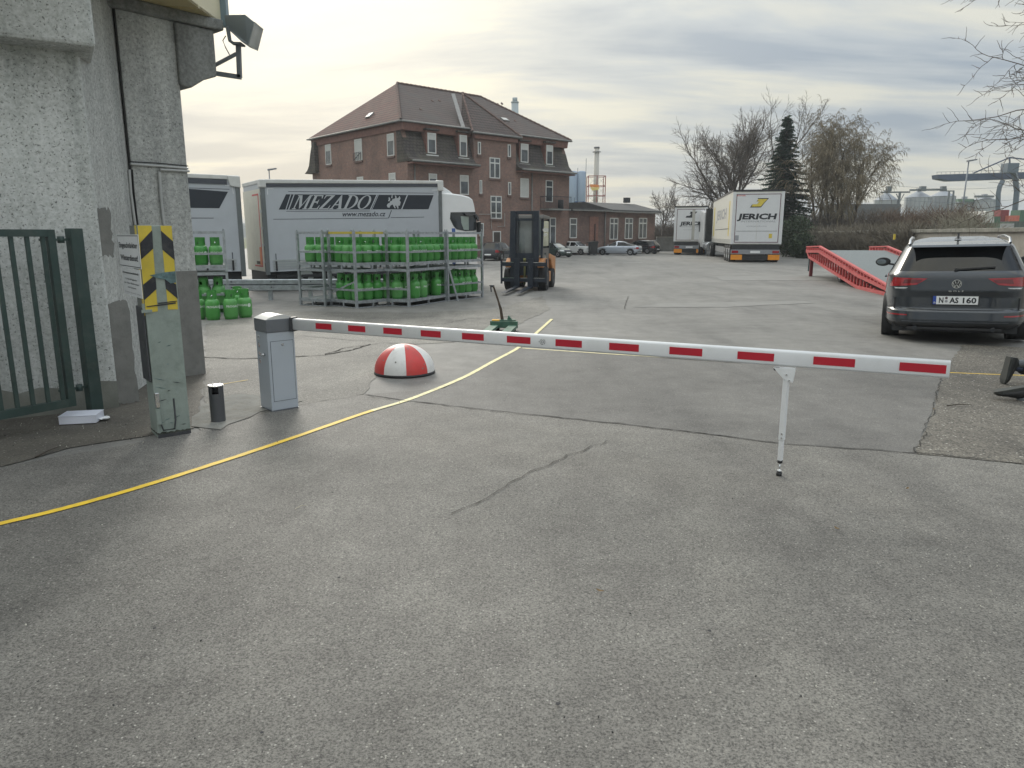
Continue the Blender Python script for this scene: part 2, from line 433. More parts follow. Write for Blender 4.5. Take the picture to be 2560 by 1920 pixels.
a_fore = asphalt('foreground_asphalt', .131, speck=.8, coarse=.9, tint=(1.05, 1.0, .92), patchy=.24, light=.5, bumps=.8)
a_mid = asphalt('smooth_asphalt', .112, speck=.45, coarse=1.0, tint=(1.04, 1.0, .95), patchy=.2, light=.4, bumps=.5)
a_rough = asphalt('worn_coarse_asphalt', .1, speck=1.0, coarse=1.7, tint=(1.1, 1.0, .85), patchy=.25, light=.9, bumps=1.0)
a_left = asphalt('crumbling_asphalt', .13, speck=.8, coarse=1.5, tint=(1.05, 1.0, .9), patchy=.35, light=.7, bumps=.9)
a_dark = asphalt('dirty_asphalt', .085, speck=.5, coarse=1.3, tint=(1.1, 1.0, .84), patchy=.4, light=.5, bumps=.8)
conc = M('pale_concrete', (.24, .235, .215), .9, var=.2, scale=4, bump=.3, dirt=.6, dirtcol=(.17, .15, .12))
grassy = M('rough_grass', (.13, .14, .07), .95, var=.4, scale=2, bump=.6)
g = MB(); g.poly([(-700, -60, -.012), (900, -60, -.012), (900, 1500, -.012), (-700, 1500, -.012)])
g.build('ground', grassy, kind='structure')
sheet('yard_ground', [(-40, -8), (26, -8), (34, 30), (30, 72), (24, 95), (-40, 95)], 0.0, a_main, amp=0)
fore = [G2(785, 853), G2(890, 868), G2(1290, 912), G2(1500, 935), G2(1690, 960), G2(1980, 981), G2(2212, 1004), (9, 3.9), (9, -6), (-12, -6), (-12, 4.4),
        G2(0, 1010), G2(420, 935), G2(560, 885), G2(650, 875)]
sheet('road', fore, .004, a_fore, amp=.012, seed=3)
sheet('pavement', [G2(2040, 800), G2(2010, 900), G2(1975, 981), G2(2212, 1004), (8.8, 4.2), (9.2, 10.5), G2(2080, 745)], .008, a_rough, amp=.02, seed=4)
sheet('pavement', [G2(785, 853), G2(890, 868), G2(1290, 912), G2(1500, 935), G2(1690, 960), G2(1975, 980), G2(2010, 900), G2(2040, 796), G2(1600, 786), G2(1124, 753), G2(1075, 775), G2(960, 840)], .006, a_mid, amp=.01, seed=5)
sheet('pavement', [G2(440, 812), G2(445, 700), G2(620, 672), G2(900, 676), G2(1070, 668), G2(1170, 640), G2(1190, 668), G2(1050, 735), G2(900, 745), G2(815, 800), G2(785, 853), G2(650, 874), G2(430, 930)], .005, a_left, amp=.04, seed=6)
sheet('pavement', [G2(415, 925), G2(430, 880), G2(520, 850), G2(660, 868), G2(560, 892), G2(470, 930)], .010, conc, amp=.035, seed=8)
sheet('ground', [G2(0, 1010), (-7, 5.2), (-6.5, 9.5), (-3.9, 9.2), G2(443, 812), G2(430, 900), G2(415, 925), G2(300, 945), G2(150, 968)], .007, a_dark, amp=.03, seed=9)
pale_c = M('far_concrete_strip', (.205, .2, .188), .85, var=.12, scale=2, bump=.2)
sheet('pavement', [G2(1545, 598), G2(1760, 592), G2(1880, 606), G2(1560, 606)], .006, pale_c, amp=.05, seed=10)
sheet('pavement', [G2(1365, 664), G2(1440, 655), G2(1740, 650), G2(1760, 655), G2(1560, 664)], .006, pale_c, amp=.03, seed=12)
# cracks: narrow broken grooves, dark with dirt
crackm = M('crack_dirt', (.03, .028, .024), .95, var=.4, scale=20)
groovem = M('worn_groove', (.075, .071, .064), .95, var=.3, scale=20)
def ribbon(name, pts, w, z, m, amp=.015, seed=2, step=.08, vary=.5, **kw):
    pts = jag([Vector((p[0], p[1], z)) for p in pts], amp, step, seed, closed=False); r = random.Random(seed)
    mb = MB(); n = len(pts); vs_ = []
    for i, p in enumerate(pts):
        d = (pts[min(n - 1, i + 1)] - pts[max(0, i - 1)]).normalized(); a = Vector((-d.y, d.x, 0))
        ww = w * (1 - vary * r.random()) / 2
        vs_ += [p + a * ww, p - a * ww]
    mb.add(vs_, [(2 * i, 2 * i + 1, 2 * i + 3, 2 * i + 2) for i in range(n - 1)])
    return mb.build(name, m, **kw)
for i, (pp, w) in enumerate([
        ([(785, 853), (810, 860), (890, 868), (1100, 893), (1290, 912), (1400, 924), (1500, 935), (1690, 960), (1860, 972), (1980, 981), (2100, 992), (2212, 1004)], .016),
        ([(441, 773), (520, 776), (600, 774), (700, 768), (760, 757), (800, 745)], .05),
        ([(700, 768), (745, 752), (830, 742), (900, 744)], .03),
        ([(640, 725), (760, 736), (810, 738)], .02),
        ([(860, 708), (960, 700), (1010, 690), (1060, 689), (1110, 683)], .03),
        ([(880, 715), (950, 712), (1000, 706)], .02),
        ([(1975, 981), (1990, 950), (2012, 900), (2025, 850), (2040, 796)], .012),
        ([(1310, 955), (1230, 985), (1150, 1020), (1060, 1070), (975, 1112)], .014),
        ([(1350, 668), (1352, 655), (1358, 640)], .02)]):
    ribbon('crack', [G2(*p) for p in pp], w, .012, groovem if i == 7 else crackm, amp=.02, seed=20 + i, vary=.75, kind='structure')
def smooth_px(pts, k=8):
    pts = [Vector((p[0], p[1], 0)) for p in pts]; out = []
    for i in range(len(pts) - 1):
        p0 = pts[max(0, i - 1)]; p1 = pts[i]; p2 = pts[i + 1]; p3 = pts[min(len(pts) - 1, i + 2)]
        for j in range(k):
            t = j / k
            out.append(.5 * ((2 * p1) + (p2 - p0) * t + (2 * p0 - 5 * p1 + 4 * p2 - p3) * t * t + (3 * p1 - p0 - 3 * p2 + p3) * t ** 3))
    out.append(pts[-1]); return out
yl = M('yellow_road_paint', (.78, .52, .035), .6, var=.1, scale=6, dirt=.35, dirtcol=(.3, .25, .14), bump=.3, bscale=120)
yl2 = M('faded_and_glare_yellow_paint', (.74, .66, .34), .6, var=.12, scale=6, dirt=.5, dirtcol=(.25, .23, .19), bump=.3, bscale=120)
mainl = [G2(*p) for p in [(-60, 1150), (0, 1134), (110, 1108), (225, 1077), (340, 1043), (500, 992), (640, 945), (790, 893), (890, 862), (1000, 817), (1065, 782), (1120, 752), (1152, 726), (1192, 690)]]
sm_ = smooth_px(mainl)
ribbon('line_marking', sm_[:58], .062, .0095, yl, amp=.0015, seed=31, step=.05, vary=.06, kind='structure')
ribbon('line_marking', sm_[57:], .066, .0095, yl2, amp=.0015, seed=36, step=.05, vary=.1, kind='structure')  # far half of the line: glare painted in as a paler yellow
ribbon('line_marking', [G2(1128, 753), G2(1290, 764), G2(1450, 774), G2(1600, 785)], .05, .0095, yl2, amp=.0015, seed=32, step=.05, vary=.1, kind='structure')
ribbon('line_marking', [G2(2046, 806), G2(2120, 809), G2(2200, 812), (7.4, 8.5)], .034, .0095, yl, amp=.002, seed=33, step=.05, vary=.1, kind='structure')
ribbon('line_marking', [G2(478, 832), G2(505, 827), G2(536, 822)], .03, .0095, yl, amp=.006, seed=34, step=.05, vary=.6, kind='structure')
wl = M('white_road_paint', (.5, .5, .48), .7, var=.15, scale=6, dirt=.5, dirtcol=(.25, .24, .22))
ribbon('line_marking', [gp(1560, 658), gp(1606, 656)], .12, .0095, wl, amp=.003, seed=35, kind='structure')
# loose grit and chips lying on the asphalt (nobody could count them)
grit = MB(); r = random.Random(5)
for i in range(420):
    x = r.uniform(0, 2560); y = 900 + 1020 * r.random() ** 1.3
    if r.random() < .35: x = r.uniform(0, 700); y = r.uniform(960, 1120)
    p = gp(x, y); s_ = r.uniform(.0015, .0042)
    rot = Euler((r.random() * 3, r.random() * 3, r.random() * 6)).to_matrix()
    grit.cbox((p.x, p.y, .012 + s_ * .4), s_ * 2, s_ * 1.4, s_, 0 if r.random() < .75 else 1, rot)
grit.build('gravel', [M('pale_grit', (.5, .48, .42), .9), M('dark_grit', (.03, .03, .03), .8)], kind='stuff')

# ---------------------------------------------------------------- concrete gatehouse on the left
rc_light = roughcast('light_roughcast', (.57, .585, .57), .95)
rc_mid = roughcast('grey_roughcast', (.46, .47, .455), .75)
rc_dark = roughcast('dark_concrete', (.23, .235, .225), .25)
greyp = M('grey_base_paint', (.215, .213, .2), .85, var=.12, scale=4, bump=.25, bscale=60, dirt=.3, dirtcol=(.09, .09, .085))
jointm = M('dark_wall_joint', (.03, .03, .03), .9)  # dark line of the joint between recess and pier
def onz0(px, py, P, az):
    pl = VPlane(P, az); u, z = pl.hit(px, py); return P + pl.u * u
E1 = gp(299, 1019); E2 = gp(380, 985); E3 = gp(514, 935)
E3 = E3; E2 = onz0(383, 980, E3, 40); wdir = (E3 - E2).normalized(); WAZ = math.degrees(math.atan2(wdir.x, wdir.y)); wn = Vector((wdir.y, -wdir.x, 0))
gh = thing('gatehouse', 'weathered roughcast concrete gatehouse wall behind the green gate, with a projecting yellow canopy', 'building', (E2.x, E2.y, 0))
HT = 5.6
def wallblock(name, a, b, depth, z0, z1, m):
    a = Vector(a); b = Vector(b); n = Vector((b.y - a.y, -(b.x - a.x), 0)).normalized()
    q = [a, b, b - n * depth, a - n * depth]
    mb = MB(); mb.prism([(p.x, p.y) for p in q], 'z', z0, z1); return mb
# big left block in front
WDA = Vector((math.sin(R(58)), math.cos(R(58)), 0)); WNA = Vector((WDA.y, -WDA.x, 0))
LB = E1 - WDA * 6.5
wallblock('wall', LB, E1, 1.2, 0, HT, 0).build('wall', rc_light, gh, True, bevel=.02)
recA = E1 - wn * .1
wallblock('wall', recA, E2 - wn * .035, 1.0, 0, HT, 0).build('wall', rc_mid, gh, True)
mbp = wallblock('wall', E2 + wdir * .012, E3, .55, 0, HT, 0)
mbp.build('pier', rc_mid, gh, True, bevel=.015)
# lower grey paint on the pier: a coat 3 mm proud, and its return
zt = 1.28
wallblock('x', E2 + wdir * .3 + wn * .003, E3 + wdir * .003 + wn * .003, .56, .0, zt, 0).build('painted_base', greyp, gh, True)
mbx = MB(); q0 = E1 - wdir * .03 + wn * .004
for zz0, zz1, u0, u1 in ((.0, 1.05, -.02, .17), (1.5, 1.95, -.05, .1)):
    a = recA + wdir * (.05 + u0) + wn * .004; b = recA + wdir * (.05 + u1) + wn * .004
    rj = random.Random(int(zz1 * 100)); out_ = []
    cs = [(0, zz0), (1, zz0), (1, zz1), (0, zz1)]
    for (s0, t0), (s1, t1) in zip(cs, cs[1:] + cs[:1]):
        for q in range(9):
            f = q / 9; ss = s0 + (s1 - s0) * f + rj.uniform(-.09, .09); tt = max(.0, t0 + (t1 - t0) * f + rj.uniform(-.025, .025)); p_ = a.lerp(b, ss); out_.append(Vector((p_.x, p_.y, tt)))
    mbx.slab(out_, wn, .003)
mbx.build('painted_base', greyp, gh, True)
basem = M('damp_soiled_render', (.22, .225, .2), .9, var=.35, scale=2.5, bump=.3, dirt=.6, dirtcol=(.2, .2, .17))
mb = MB(); rj = random.Random(12); nn_ = 40; up_ = []
for k in range(nn_ + 1):
    p = LB.lerp(E1, k / nn_) + WNA * .004; up_.append(Vector((p.x, p.y, .28 + .1 * noise.noise(Vector((k * .35, 0, 0))) + rj.uniform(-.03, .03))))
mb.slab([Vector((LB.x, LB.y, 0)) + WNA * .004, Vector((E1.x, E1.y, 0)) + WNA * .004] + up_[::-1], WNA, .003)
mb.build('dark_base_band', basem, gh, True)  # darker ragged band along the foot of the left block
# ledge over the left block
zl = 1.7 + (588 - 128) * (E1.y * _c) / 1838 * .985
def fz(px, py, P): # height seen at pixel row py above ground point P
    d = ray(px, py); return CAM_H + d.z * (P.y / d.y)
zl = fz(196, 132, E1)
lb = MB(); a = LB + WNA * .3; b = E1 + WDA * .12 + WNA * .3
lb.prism([(p.x, p.y) for p in (a, b, b - WNA * 1.0, a - WNA * 1.0)], 'z', zl, zl + 1.3)
lb.build('lintel', rc_light, gh, True, bevel=.035)
# top beam behind the canopy, and the corbel to the right of the pier
ztop = fz(425, 60, E3)
zcan_ = fz(554, 62, E3 + wdir * .75)
cb = MB(); a = E2 + wn * .09 - wdir * .9; b = E3 + wn * .09 + wdir * .55
cb.prism([(p.x, p.y) for p in (a, b, b - wn * .5, a - wn * .5)], 'z', ztop + .02, zcan_)
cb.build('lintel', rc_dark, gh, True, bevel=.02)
zc0 = fz(455, 214, E3)
corb = MB(); u0 = -.02; u1 = .44
ww = [(u0, zc0), (u0 + .12, zc0 - .02), (u0 + .3, zc0 + .1), (u1, zc0 + .16), (u1, ztop + .015), (u0, ztop + .015)]
Mx = Matrix.Translation(E3 - wn * .45) @ Matrix(((wdir.x, wn.x, 0, 0), (wdir.y, wn.y, 0, 0), (0, 0, 1, 0), (0, 0, 0, 1)))
corb.prism([(u, z) for u, z in ww], 'y', .0, .5, 0, Mx)
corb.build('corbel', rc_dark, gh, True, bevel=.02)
for (u, w_) in ((0.0, .012),):
    j = MB(); a = E2; j.box(-.006, .012, -.02, .006, 0, HT, 0, Matrix.Translation(a) @ Matrix(((wdir.x, wn.x, 0, 0), (wdir.y, wn.y, 0, 0), (0, 0, 1, 0), (0, 0, 0, 1))))
    j.build('wall_joint', jointm, gh, True)
# canopy: soffit panels and fascia
ycan = M('yellowish_soffit_panel', (.5, .42, .22), .5, var=.06, scale=1.5, dirt=.15, dirtcol=(.3, .27, .2))
yfas = M('cream_fascia_panel', (.66, .6, .42), .45, var=.05, scale=1.5)
blueg = M('blue_grey_flashing', (.2, .27, .31), .5, var=.1)
zcan = zcan_
C1 = gp(554, 62, zcan) if False else None
def onz(px, py, z):
    d = ray(px, py); t = (z - CAM_H) / d.z; return Vector((d.x * t, d.y * t, z))
far = onz(554, 62, zcan); near = onz(469, 0, zcan); fdir = (far - near).normalized()
nearx = far - fdir * 4.6
s1 = onz(351, 0, zcan); s2 = onz(425, 52, zcan); s3 = onz(506, 62, zcan)
sdir = (s2 - s1).normalized(); sn = s2 - sdir * 4.2
def lerp(a, b, t): return a + (b - a) * t
cuts = [0, .3, .52, .72, .86, 1.0]
for i in range(5):
    t0, t1 = cuts[i] + .003, cuts[i + 1] - .003
    mb = MB(); q = [lerp(sn, s2, t0), lerp(nearx, far, t0), lerp(nearx, far, t1), lerp(sn, s2, t1)]
    mb.slab([Vector((p.x, p.y, zcan + .03)) for p in q], (0, 0, 1), .03); mb.build('soffit_panel', ycan, gh, True)
for i in range(4):
    t0, t1 = i / 4 + .002, (i + 1) / 4 - .002
    a = lerp(nearx, far, t0); b = lerp(nearx, far, t1); nn = Vector((fdir.y, -fdir.x, 0))
    mb = MB(); mb.slab([Vector((a.x, a.y, zcan)), Vector((b.x, b.y, zcan)), Vector((b.x, b.y, zcan + .75)), Vector((a.x, a.y, zcan + .75))], nn, .03)
    mb.build('fascia_panel', yfas, gh, True)
mb = MB(); mb.cbox(far + fdir * .05 + Vector((.02, 0, .38)), .09, .09, .78, 0, Matrix.Rotation(-math.atan2(fdir.x, fdir.y), 3, 'Z')); mb.build('corner_trim', blueg, gh, True)
mb = MB(); a = nearx + Vector((0, 0, .78)); b = far + Vector((0, 0, .78)); nn = Vector((fdir.y, -fdir.x, 0))
mb.slab([a - nn * 3, a + nn * .05, b + nn * .05, b - nn * 3], (0, 0, 1), .06); mb.build('canopy_roof', rc_dark, gh, True)
# conduits
cm = M('grey_plastic_conduit', (.45, .46, .45), .5, var=.08)
def wallpt(px, py, off): 
    o = VPlane(E2 + wn * off, WAZ); u, z = o.hit(px, py); p = o.p + o.u * u; return Vector((p.x, p.y, z))
for pts, rr in (([(326, 410), (400, 415), (470, 421)], .014), ([(400, 424), (440, 426), (473, 428)], .014), ([(323, 424), (327, 480), (338, 562)], .015), ([(398, 430), (402, 490), (410, 562)], .017)):
    mb = MB(); mb.tube([wallpt(x, y, .02) for x, y in pts], rr, 8); mb.build('conduit', cm, gh, True)
mb = MB(); mb.tube([wallpt(326, 404, .015), wallpt(400, 408, .015), wallpt(470, 415, .015)], .006, 6); mb.build('cable', black_p, gh, True)
mb = MB(); mb.tube([wallpt(331, 424, .015), wallpt(335, 480, .015), wallpt(345, 562, .015)], .006, 6); mb.build('cable', black_p, gh, True)

# floodlight on its steel bracket
YF = (E3 + wdir * .62).y
fl = thing('floodlight', 'large grey floodlight on a steel bracket at the gatehouse corner, tilted down to the yard', 'floodlight', at_y(548, 190, YF))
Z1 = 640 / 1896
def F(x, y, dy=0.0): return at_y(x * Z1, y * Z1, YF + dy)
sbr = M('painted_steel_bracket', (.2, .22, .24), .5, .3, dirt=.3)
mb = MB(); mb.beam(F(1540, 535), F(1785, 572), .05, .05); mb.beam(F(1765, 330), F(1775, 575), .05, .05); mb.beam(F(1560, 500), F(1752, 398), .035, .035); mb.build('bracket', sbr, fl, True)
mb = MB(); mb.beam(F(1680, 195, -.16), F(1700, 300, -.16), .03, .02); mb.beam(F(1700, 300, -.16), F(1740, 330, 0), .03, .02); mb.beam(F(1740, 328), F(1800, 330), .16, .02); mb.beam(F(1690, 195, .16), F(1705, 300, .16), .03, .02); mb.beam(F(1705, 300, .16), F(1740, 330, 0), .03, .02); mb.build('yoke', sbr, fl, True)
hm = M('floodlight_housing', (.2, .23, .25), .4, .5, var=.12)
front = [F(1810, 108, -.2), F(1893, 160, -.2), F(1848, 340, -.2), F(1770, 300, -.2)]
mb = MB()
A = [F(1660, 110, -.1), F(1812, 106, -.14), F(1880, 160, -.14), F(1838, 328, -.14), F(1785, 305, -.14), F(1672, 200, -.1)]
B_ = [Vector((p.x, p.y + (.2 if i in (0, 5) else .3), p.z)) for i, p in enumerate(A)]
mb.add(A + B_, [tuple(range(6)), tuple(range(6, 12))[::-1]] + [(i, 6 + i, 6 + (i + 1) % 6, (i + 1) % 6) for i in range(6)])
mb.build('housing', hm, fl, True, bevel=.008)
mb = MB(); d_ = (A[2] - A[3]).normalized()
o_ = Vector((.012, 0, -.004)); mb.slab([A[2] + o_, A[3] + o_, B_[3] + o_, B_[2] + o_], (1, 0, -.3), .01); mb.build('lens', glassmat('floodlight_glass', (.3, .32, .32), .15), fl, True)
mb = MB(); mb.tube([F(1672, 265), F(1650, 300), F(1670, 350), F(1700, 405)], .006, 5); mb.build('cable', black_p, fl, True)

# ---------------------------------------------------------------- green steel gate leaf and its post
green = M('dark_green_gate_paint', (.035, .062, .056), .5, var=.3, scale=3, dirt=.35, dirtcol=(.12, .13, .11), bump=.1)
GB = gp(187, 1004, .22); GA = gp(0, 1038, .22)
gdir = (GB - GA); gdir.z = 0; gdir.normalize(); GAZ = math.degrees(math.atan2(gdir.x, gdir.y))
gpl = VPlane(GB, GAZ)
def GT(px, py): u, z = gpl.hit(px, py); return u, z
ztopg = GT(150, 574)[1]
gt = thing('gate_leaf', 'dark green steel bar gate leaf standing open against the concrete wall', 'gate', (GB.x, GB.y, 0), math.atan2(gdir.y, gdir.x))
# local x along the leaf, negative = away from hinge
W = 3.2
mb = MB(); mb.beam((-W, 0, ztopg - .03), (0, 0, ztopg - .03), .05, .06); mb.build('top_rail', green, gt)
mb = MB(); mb.beam((-W, 0, .22), (0, 0, .22), .05, .07); mb.build('bottom_rail', green, gt)
for x in (-.03, -W + .03):
    mb = MB(); mb.beam((x, 0, .19), (x, 0, ztopg), .06, .055, up=(0, 1, 0)); mb.build('stile', green, gt)
ubar = [GT(x * .3736, 571)[0] for x in (275, 170, 60)]
step_ = (ubar[0] - ubar[2]) / 2
mb0 = MB(); mb0.beam((0, 0, .255), (0, 0, ztopg - .06), .03, .03, up=(0, 1, 0)); bme = mb0.mesh('bar', green)
for k in range(int((W + ubar[0]) / step_)):
    b = link('bar', bme, gt); b.location = (ubar[0] - k * step_, 0, 0)
gpo = gp(240, 1040)
post = thing('gate_post', 'dark green square gate post leaning slightly beside the gate hinge', 'post', (gpo.x, gpo.y, 0), math.atan2(gdir.y, gdir.x))
zp = fz(205, 571, gpo)
mb = MB(); mb.box(-.055, .055, -.055, .055, 0, zp); mb.build('post', green, post, bevel=.006)
for hz in (zp - .1, .3):
    mb = MB(); mb.beam((-.3, .0, hz), (-.05, 0, hz), .022, .022); mb.cyl((-.2, 0, hz - .04), (-.2, 0, hz + .04), .025, n=10); mb.cyl((-.12, 0, hz - .03), (-.12, 0, hz + .03), .03, n=8)
    mb.build('hinge', green, post)

# ---------------------------------------------------------------- striped gate pillar with the signs
PF = gp(396, 1096); PL = gp(349, 1085); PR = gp(478, 1083)
paz = math.atan2((PR - PF).y, (PR - PF).x)
pw = (PR - PF).length; pd = .25
pil = thing('gate_pillar', 'battered sage green steel gate pillar with yellow and black hazard chevrons on its upper half', 'pillar', PF, paz)
sage = M('sage_green_paint', (.265, .31, .28), .5, var=.15, scale=2.5, dirt=.45, dirtcol=(.1, .13, .11), bump=.15, bscale=25)
greyg = M('grey_steel_sheet', (.2, .21, .2), .55, .3, var=.12, scale=3, dirt=.3)
ylw = M('yellow_hazard_paint', (.62, .47, .05), .45, var=.07, scale=5, dirt=.18, dirtcol=(.25, .22, .1))
blk = M('black_hazard_paint', (.02, .022, .03), .45, var=.2, scale=5, dirt=.25, dirtcol=(.15, .15, .13))
zt_ = fz(397, 563, PF); pl_r = VPlane(PF, 90 - math.degrees(paz)); 
PIL = Matrix.Translation(PF) @ Matrix.Rotation(paz, 4, 'Z'); PILi = PIL.inverted()
mb = MB(); mb.box(0, pw, 0, pd, 0, zt_); mb.build('pillar_body', sage, pil, bevel=.008)
Z6x, Z6y = 220 / 1404, 260 / 1659
def PRP(x, y):  # enlarged view 6 -> local (x,z) on the right-hand face
    d = ray(280 + x * Z6x, 540 + y * Z6y); o = PILi @ Vector((0, 0, CAM_H)); dl = PILi.to_3x3() @ d; t = -o.y / dl.y; q = o + dl * t; return (q.x, q.z)
def face_poly(name, pts, m, lift=.003, lab=None):
    mb = MB(); pp = [PRP(*p) for p in pts]; mb.prism([(min(max(a, .002), pw - .002), min(b, zt_ - .002)) for a, b in pp], 'y', -lift, .001); o = mb.build(name, m, pil)
    return o
face_poly('yellow_panel', [(405, 135), (625, 140), (730, 1520), (525, 1545)], ylw)
face_poly('yellow_panel', [(772, 140), (950, 148), (1050, 1488), (893, 1492)], ylw)
for q in ([(638, 225), (655, 520), (462, 695), (445, 430)], [(690, 935), (707, 1165), (515, 1340), (495, 1095), (600, 1010)], [(780, 235), (972, 405), (1000, 705), (805, 540)], [(840, 990), (1020, 1090), (1045, 1320), (862, 1165)]):
    face_poly('chevron_stripe', q, blk, .006)
face_poly('scraped_dent', [(600, 945), (820, 900), (1005, 880), (1015, 1060), (930, 1075), (850, 1010), (700, 985)], M('scraped_steel', (.12, .19, .2), .4, .4, var=.5, scale=9, dirt=.5, dirtcol=(.02, .03, .03)), .009)
face_poly('scratch', [(545, 1440), (1010, 1375), (1015, 1395), (900, 1412), (560, 1452)], blk, .008)
face_poly('scratch', [(730, 1385), (1030, 1350), (1030, 1362), (740, 1398)], blk, .0085)
rs_ = random.Random(9)
for k in range(14):
    x_, z_ = rs_.uniform(.01, pw - .05), rs_.uniform(.04, 1.0); l_ = rs_.uniform(.015, .09); sl = rs_.uniform(-.4, .4)
    mb = MB(); mb.prism([(x_, z_), (x_ + l_ * .5, z_ + sl * l_ * .5 + .003), (min(x_ + l_, pw - .004), z_ + sl * l_), (x_ + l_ * .5, z_ + sl * l_ * .5 - .004)], 'y', -.002, .001); mb.build('scratch', (bpy.data.materials['scraped_steel'] if k % 3 else blk), pil)
grm = M('base_grime', (.05, .055, .045), .9, var=.4, scale=9, bump=.3)
pts_ = [(.0, .03)] + [(pw, .03)] + [(pw - pw * q / 16, .045 + rs_.uniform(-.006, .008)) for q in range(17)]
mb = MB(); mb.prism(pts_, 'y', -.0015, .001); mb.build('grime', grm, pil)
mb = MB(); mb.prism([(0, .03), (pd, .03)] + [(pd - pd * q / 12, .042 + rs_.uniform(-.006, .008)) for q in range(13)], 'x', -.0015, .001); mb.build('grime', grm, pil)
# left face: grey sheet, dark box cover, signs
def PLP(x, y, off=0.0, z6=True):
    X, Y = (280 + x * Z6x, 540 + y * Z6y) if z6 else (x * .3736, 500 + y * .3736)
    d = ray(X, Y); o = PILi @ Vector((0, 0, CAM_H)); dl = PILi.to_3x3() @ d; t = (-off - o.x) / dl.x; q = o + dl * t; return (q.y, q.z)
mb = MB(); mb.box(-.004, .0, .0, pd, 1.05, zt_ - .001); mb.build('side_sheet', greyg, pil)
mb = MB(); mb.box(-.007, -.004, .0, .055, 1.05, zt_ - .002); mb.build('yellow_panel', ylw, pil)
dbx = M('dark_cover', (.055, .058, .065), .5, .2, var=.15, scale=5, dirt=.3, dirtcol=(.12, .11, .1))
z0_, z1_ = PLP(1015, 1215, 0, False)[1], PLP(975, 720, 0, False)[1]
mb = MB(); mb.box(-.022, -.0045, .004, pd - .004, z0_, z1_); mb.build('box_cover', dbx, pil, bevel=.006)
mb = MB(); text(mb, 'VS', (-.0235, .15, (z0_ + z1_) / 2 - .03), (0, -1, 0), (0, 0, 1), h=.055); 
ring_o = .05; mb.build('emblem', M('dull_emblem', (.11, .11, .12), .4, .3), pil)
mb = MB(); mb.box(-.02, 0, -.004, .02, z1_ - .02, z1_ + .03); mb.box(-.03, .05, -.012, -.004, z1_ - .045, z1_ - .02); mb.build('latch', sage, pil)
mb = MB(); mb.box(.0, .035, -.03, -.002, .27, .4); mb.build('handle', chrome, pil, bevel=.006)
mb = MB(); mb.box(.0, .035, -.02, -.002, .12, .26); mb.build('bracket', sage, pil, bevel=.004)
mb = MB(); mb.tube([(.03, -.003, .13), (.04, -.03, .07), (.13, -.03, .07), (.15, -.003, .14), (.15, -.003, .33)], .007, 5); mb.build('cable_loop', dbx, pil)
mb = MB(); mb.box(.0, pw, -.0035, 0, .0, .03); mb.build('base_edge', dbx, pil)
def sign(corners, txts, label, name, border):
    pts = [PLP(*c, off=.012) for c in corners]
    y0 = sum(p[0] for p in (pts[0], pts[3])) / 2; y1 = sum(p[0] for p in (pts[1], pts[2])) / 2
    zt__ = (pts[0][1] + pts[1][1]) / 2; zb = (pts[2][1] + pts[3][1]) / 2
    w = y0 - y1; h = zt__ - zb
    loc = PIL @ Vector((-.012, (y0 + y1) / 2, (zt__ + zb) / 2))
    s_ = thing(name, label, 'sign', loc, paz)
    mb = MB(); mb.box(-.0, .004, -w / 2, w / 2, -h / 2, h / 2); mb.build('plate', white_p, s_)
    if border:
        mb = MB(); b = .006; e = .008
        for q in ((-w / 2 + e, w / 2 - e, h / 2 - e - b, h / 2 - e), (-w / 2 + e, w / 2 - e, -h / 2 + e, -h / 2 + e + b)): mb.box(-.001, .0, q[0], q[1], q[2], q[3])
        for q in ((-w / 2 + e, -w / 2 + e + b), (w / 2 - e - b, w / 2 - e)): mb.box(-.001, .0, q[0], q[1], -h / 2 + e + b, h / 2 - e - b)
        mb.build('border', black_ink, s_)
    mb = MB()
    for t, zc, hh, wf, bd in txts:
        text(mb, t, (-.0015, 0, zc * h), (0, -1, 0), (0, 0, 1), w=w * wf, h=hh * h, bold=bd, center=True)
    mb.build('lettering', black_ink, s_)
    return s_
sign([(75, 300), (410, 290), (462, 825), (130, 820)], [('Eingeschränkter', .1, .17, .86, .022), ('Winterdienst!', -.28, .17, .82, .022)], 'larger white sign with black border reading Eingeschränkter Winterdienst!, on the pillar side', 'winter_service_sign', True)
sign([(148, 835), (440, 838), (482, 1285), (200, 1270)], [('Firmengrundstück', .3, .07, .86, .03), ('Unbefugten', .08, .06, .6, .01), ('ist das Betreten', -.07, .06, .78, .01), ('verboten', -.22, .06, .46, .01), ('Der Inhaber haftet nicht für Schäden', -.4, .03, .84, .0)], 'smaller white sign reading Firmengrundstück, fixed directly below the bordered sign', 'trespass_sign', False)

# ---------------------------------------------------------------- ashtray bin
ab = gp(540, 1058) + Vector((0, .06, 0))
ash = thing('ashtray_bin', 'slim dark grey cylindrical ashtray bin with a flat silver lid, right of the hazard pillar', 'ashtray', ab, R(15))
hz_ = fz(530, 962, ab); rr = .065
dgm = M('anthracite_metal', (.11, .115, .125), .4, .4, var=.08)
mb = MB(); n = 28
rows = []
zs = [0, hz_ * .78, hz_ * .97]
for z in zs: rows.append([Vector((rr * math.cos(2 * math.pi * i / n), rr * math.sin(2 * math.pi * i / n), z)) for i in range(n)])
o_ = 0
mb.grid(rows, closed=True); mb.f = [f for k, f in enumerate(mb.f) if not (k >= n and 19 <= (k - n) <= 22)]; mb.m = mb.m[:len(mb.f)]; mb.sm = mb.sm[:len(mb.f)]
mb.build('body', dgm, ash)
mb = MB(); mb.cyl((0, 0, hz_ * .97), (0, 0, hz_), rr + .004, n=28); mb.build('lid', chrome, ash)
mb = MB(); mb.cyl((0, 0, .01), (0, 0, hz_ * .76), rr * .93, n=20); mb.build('inner_tray', black_p, ash)
mb = MB()
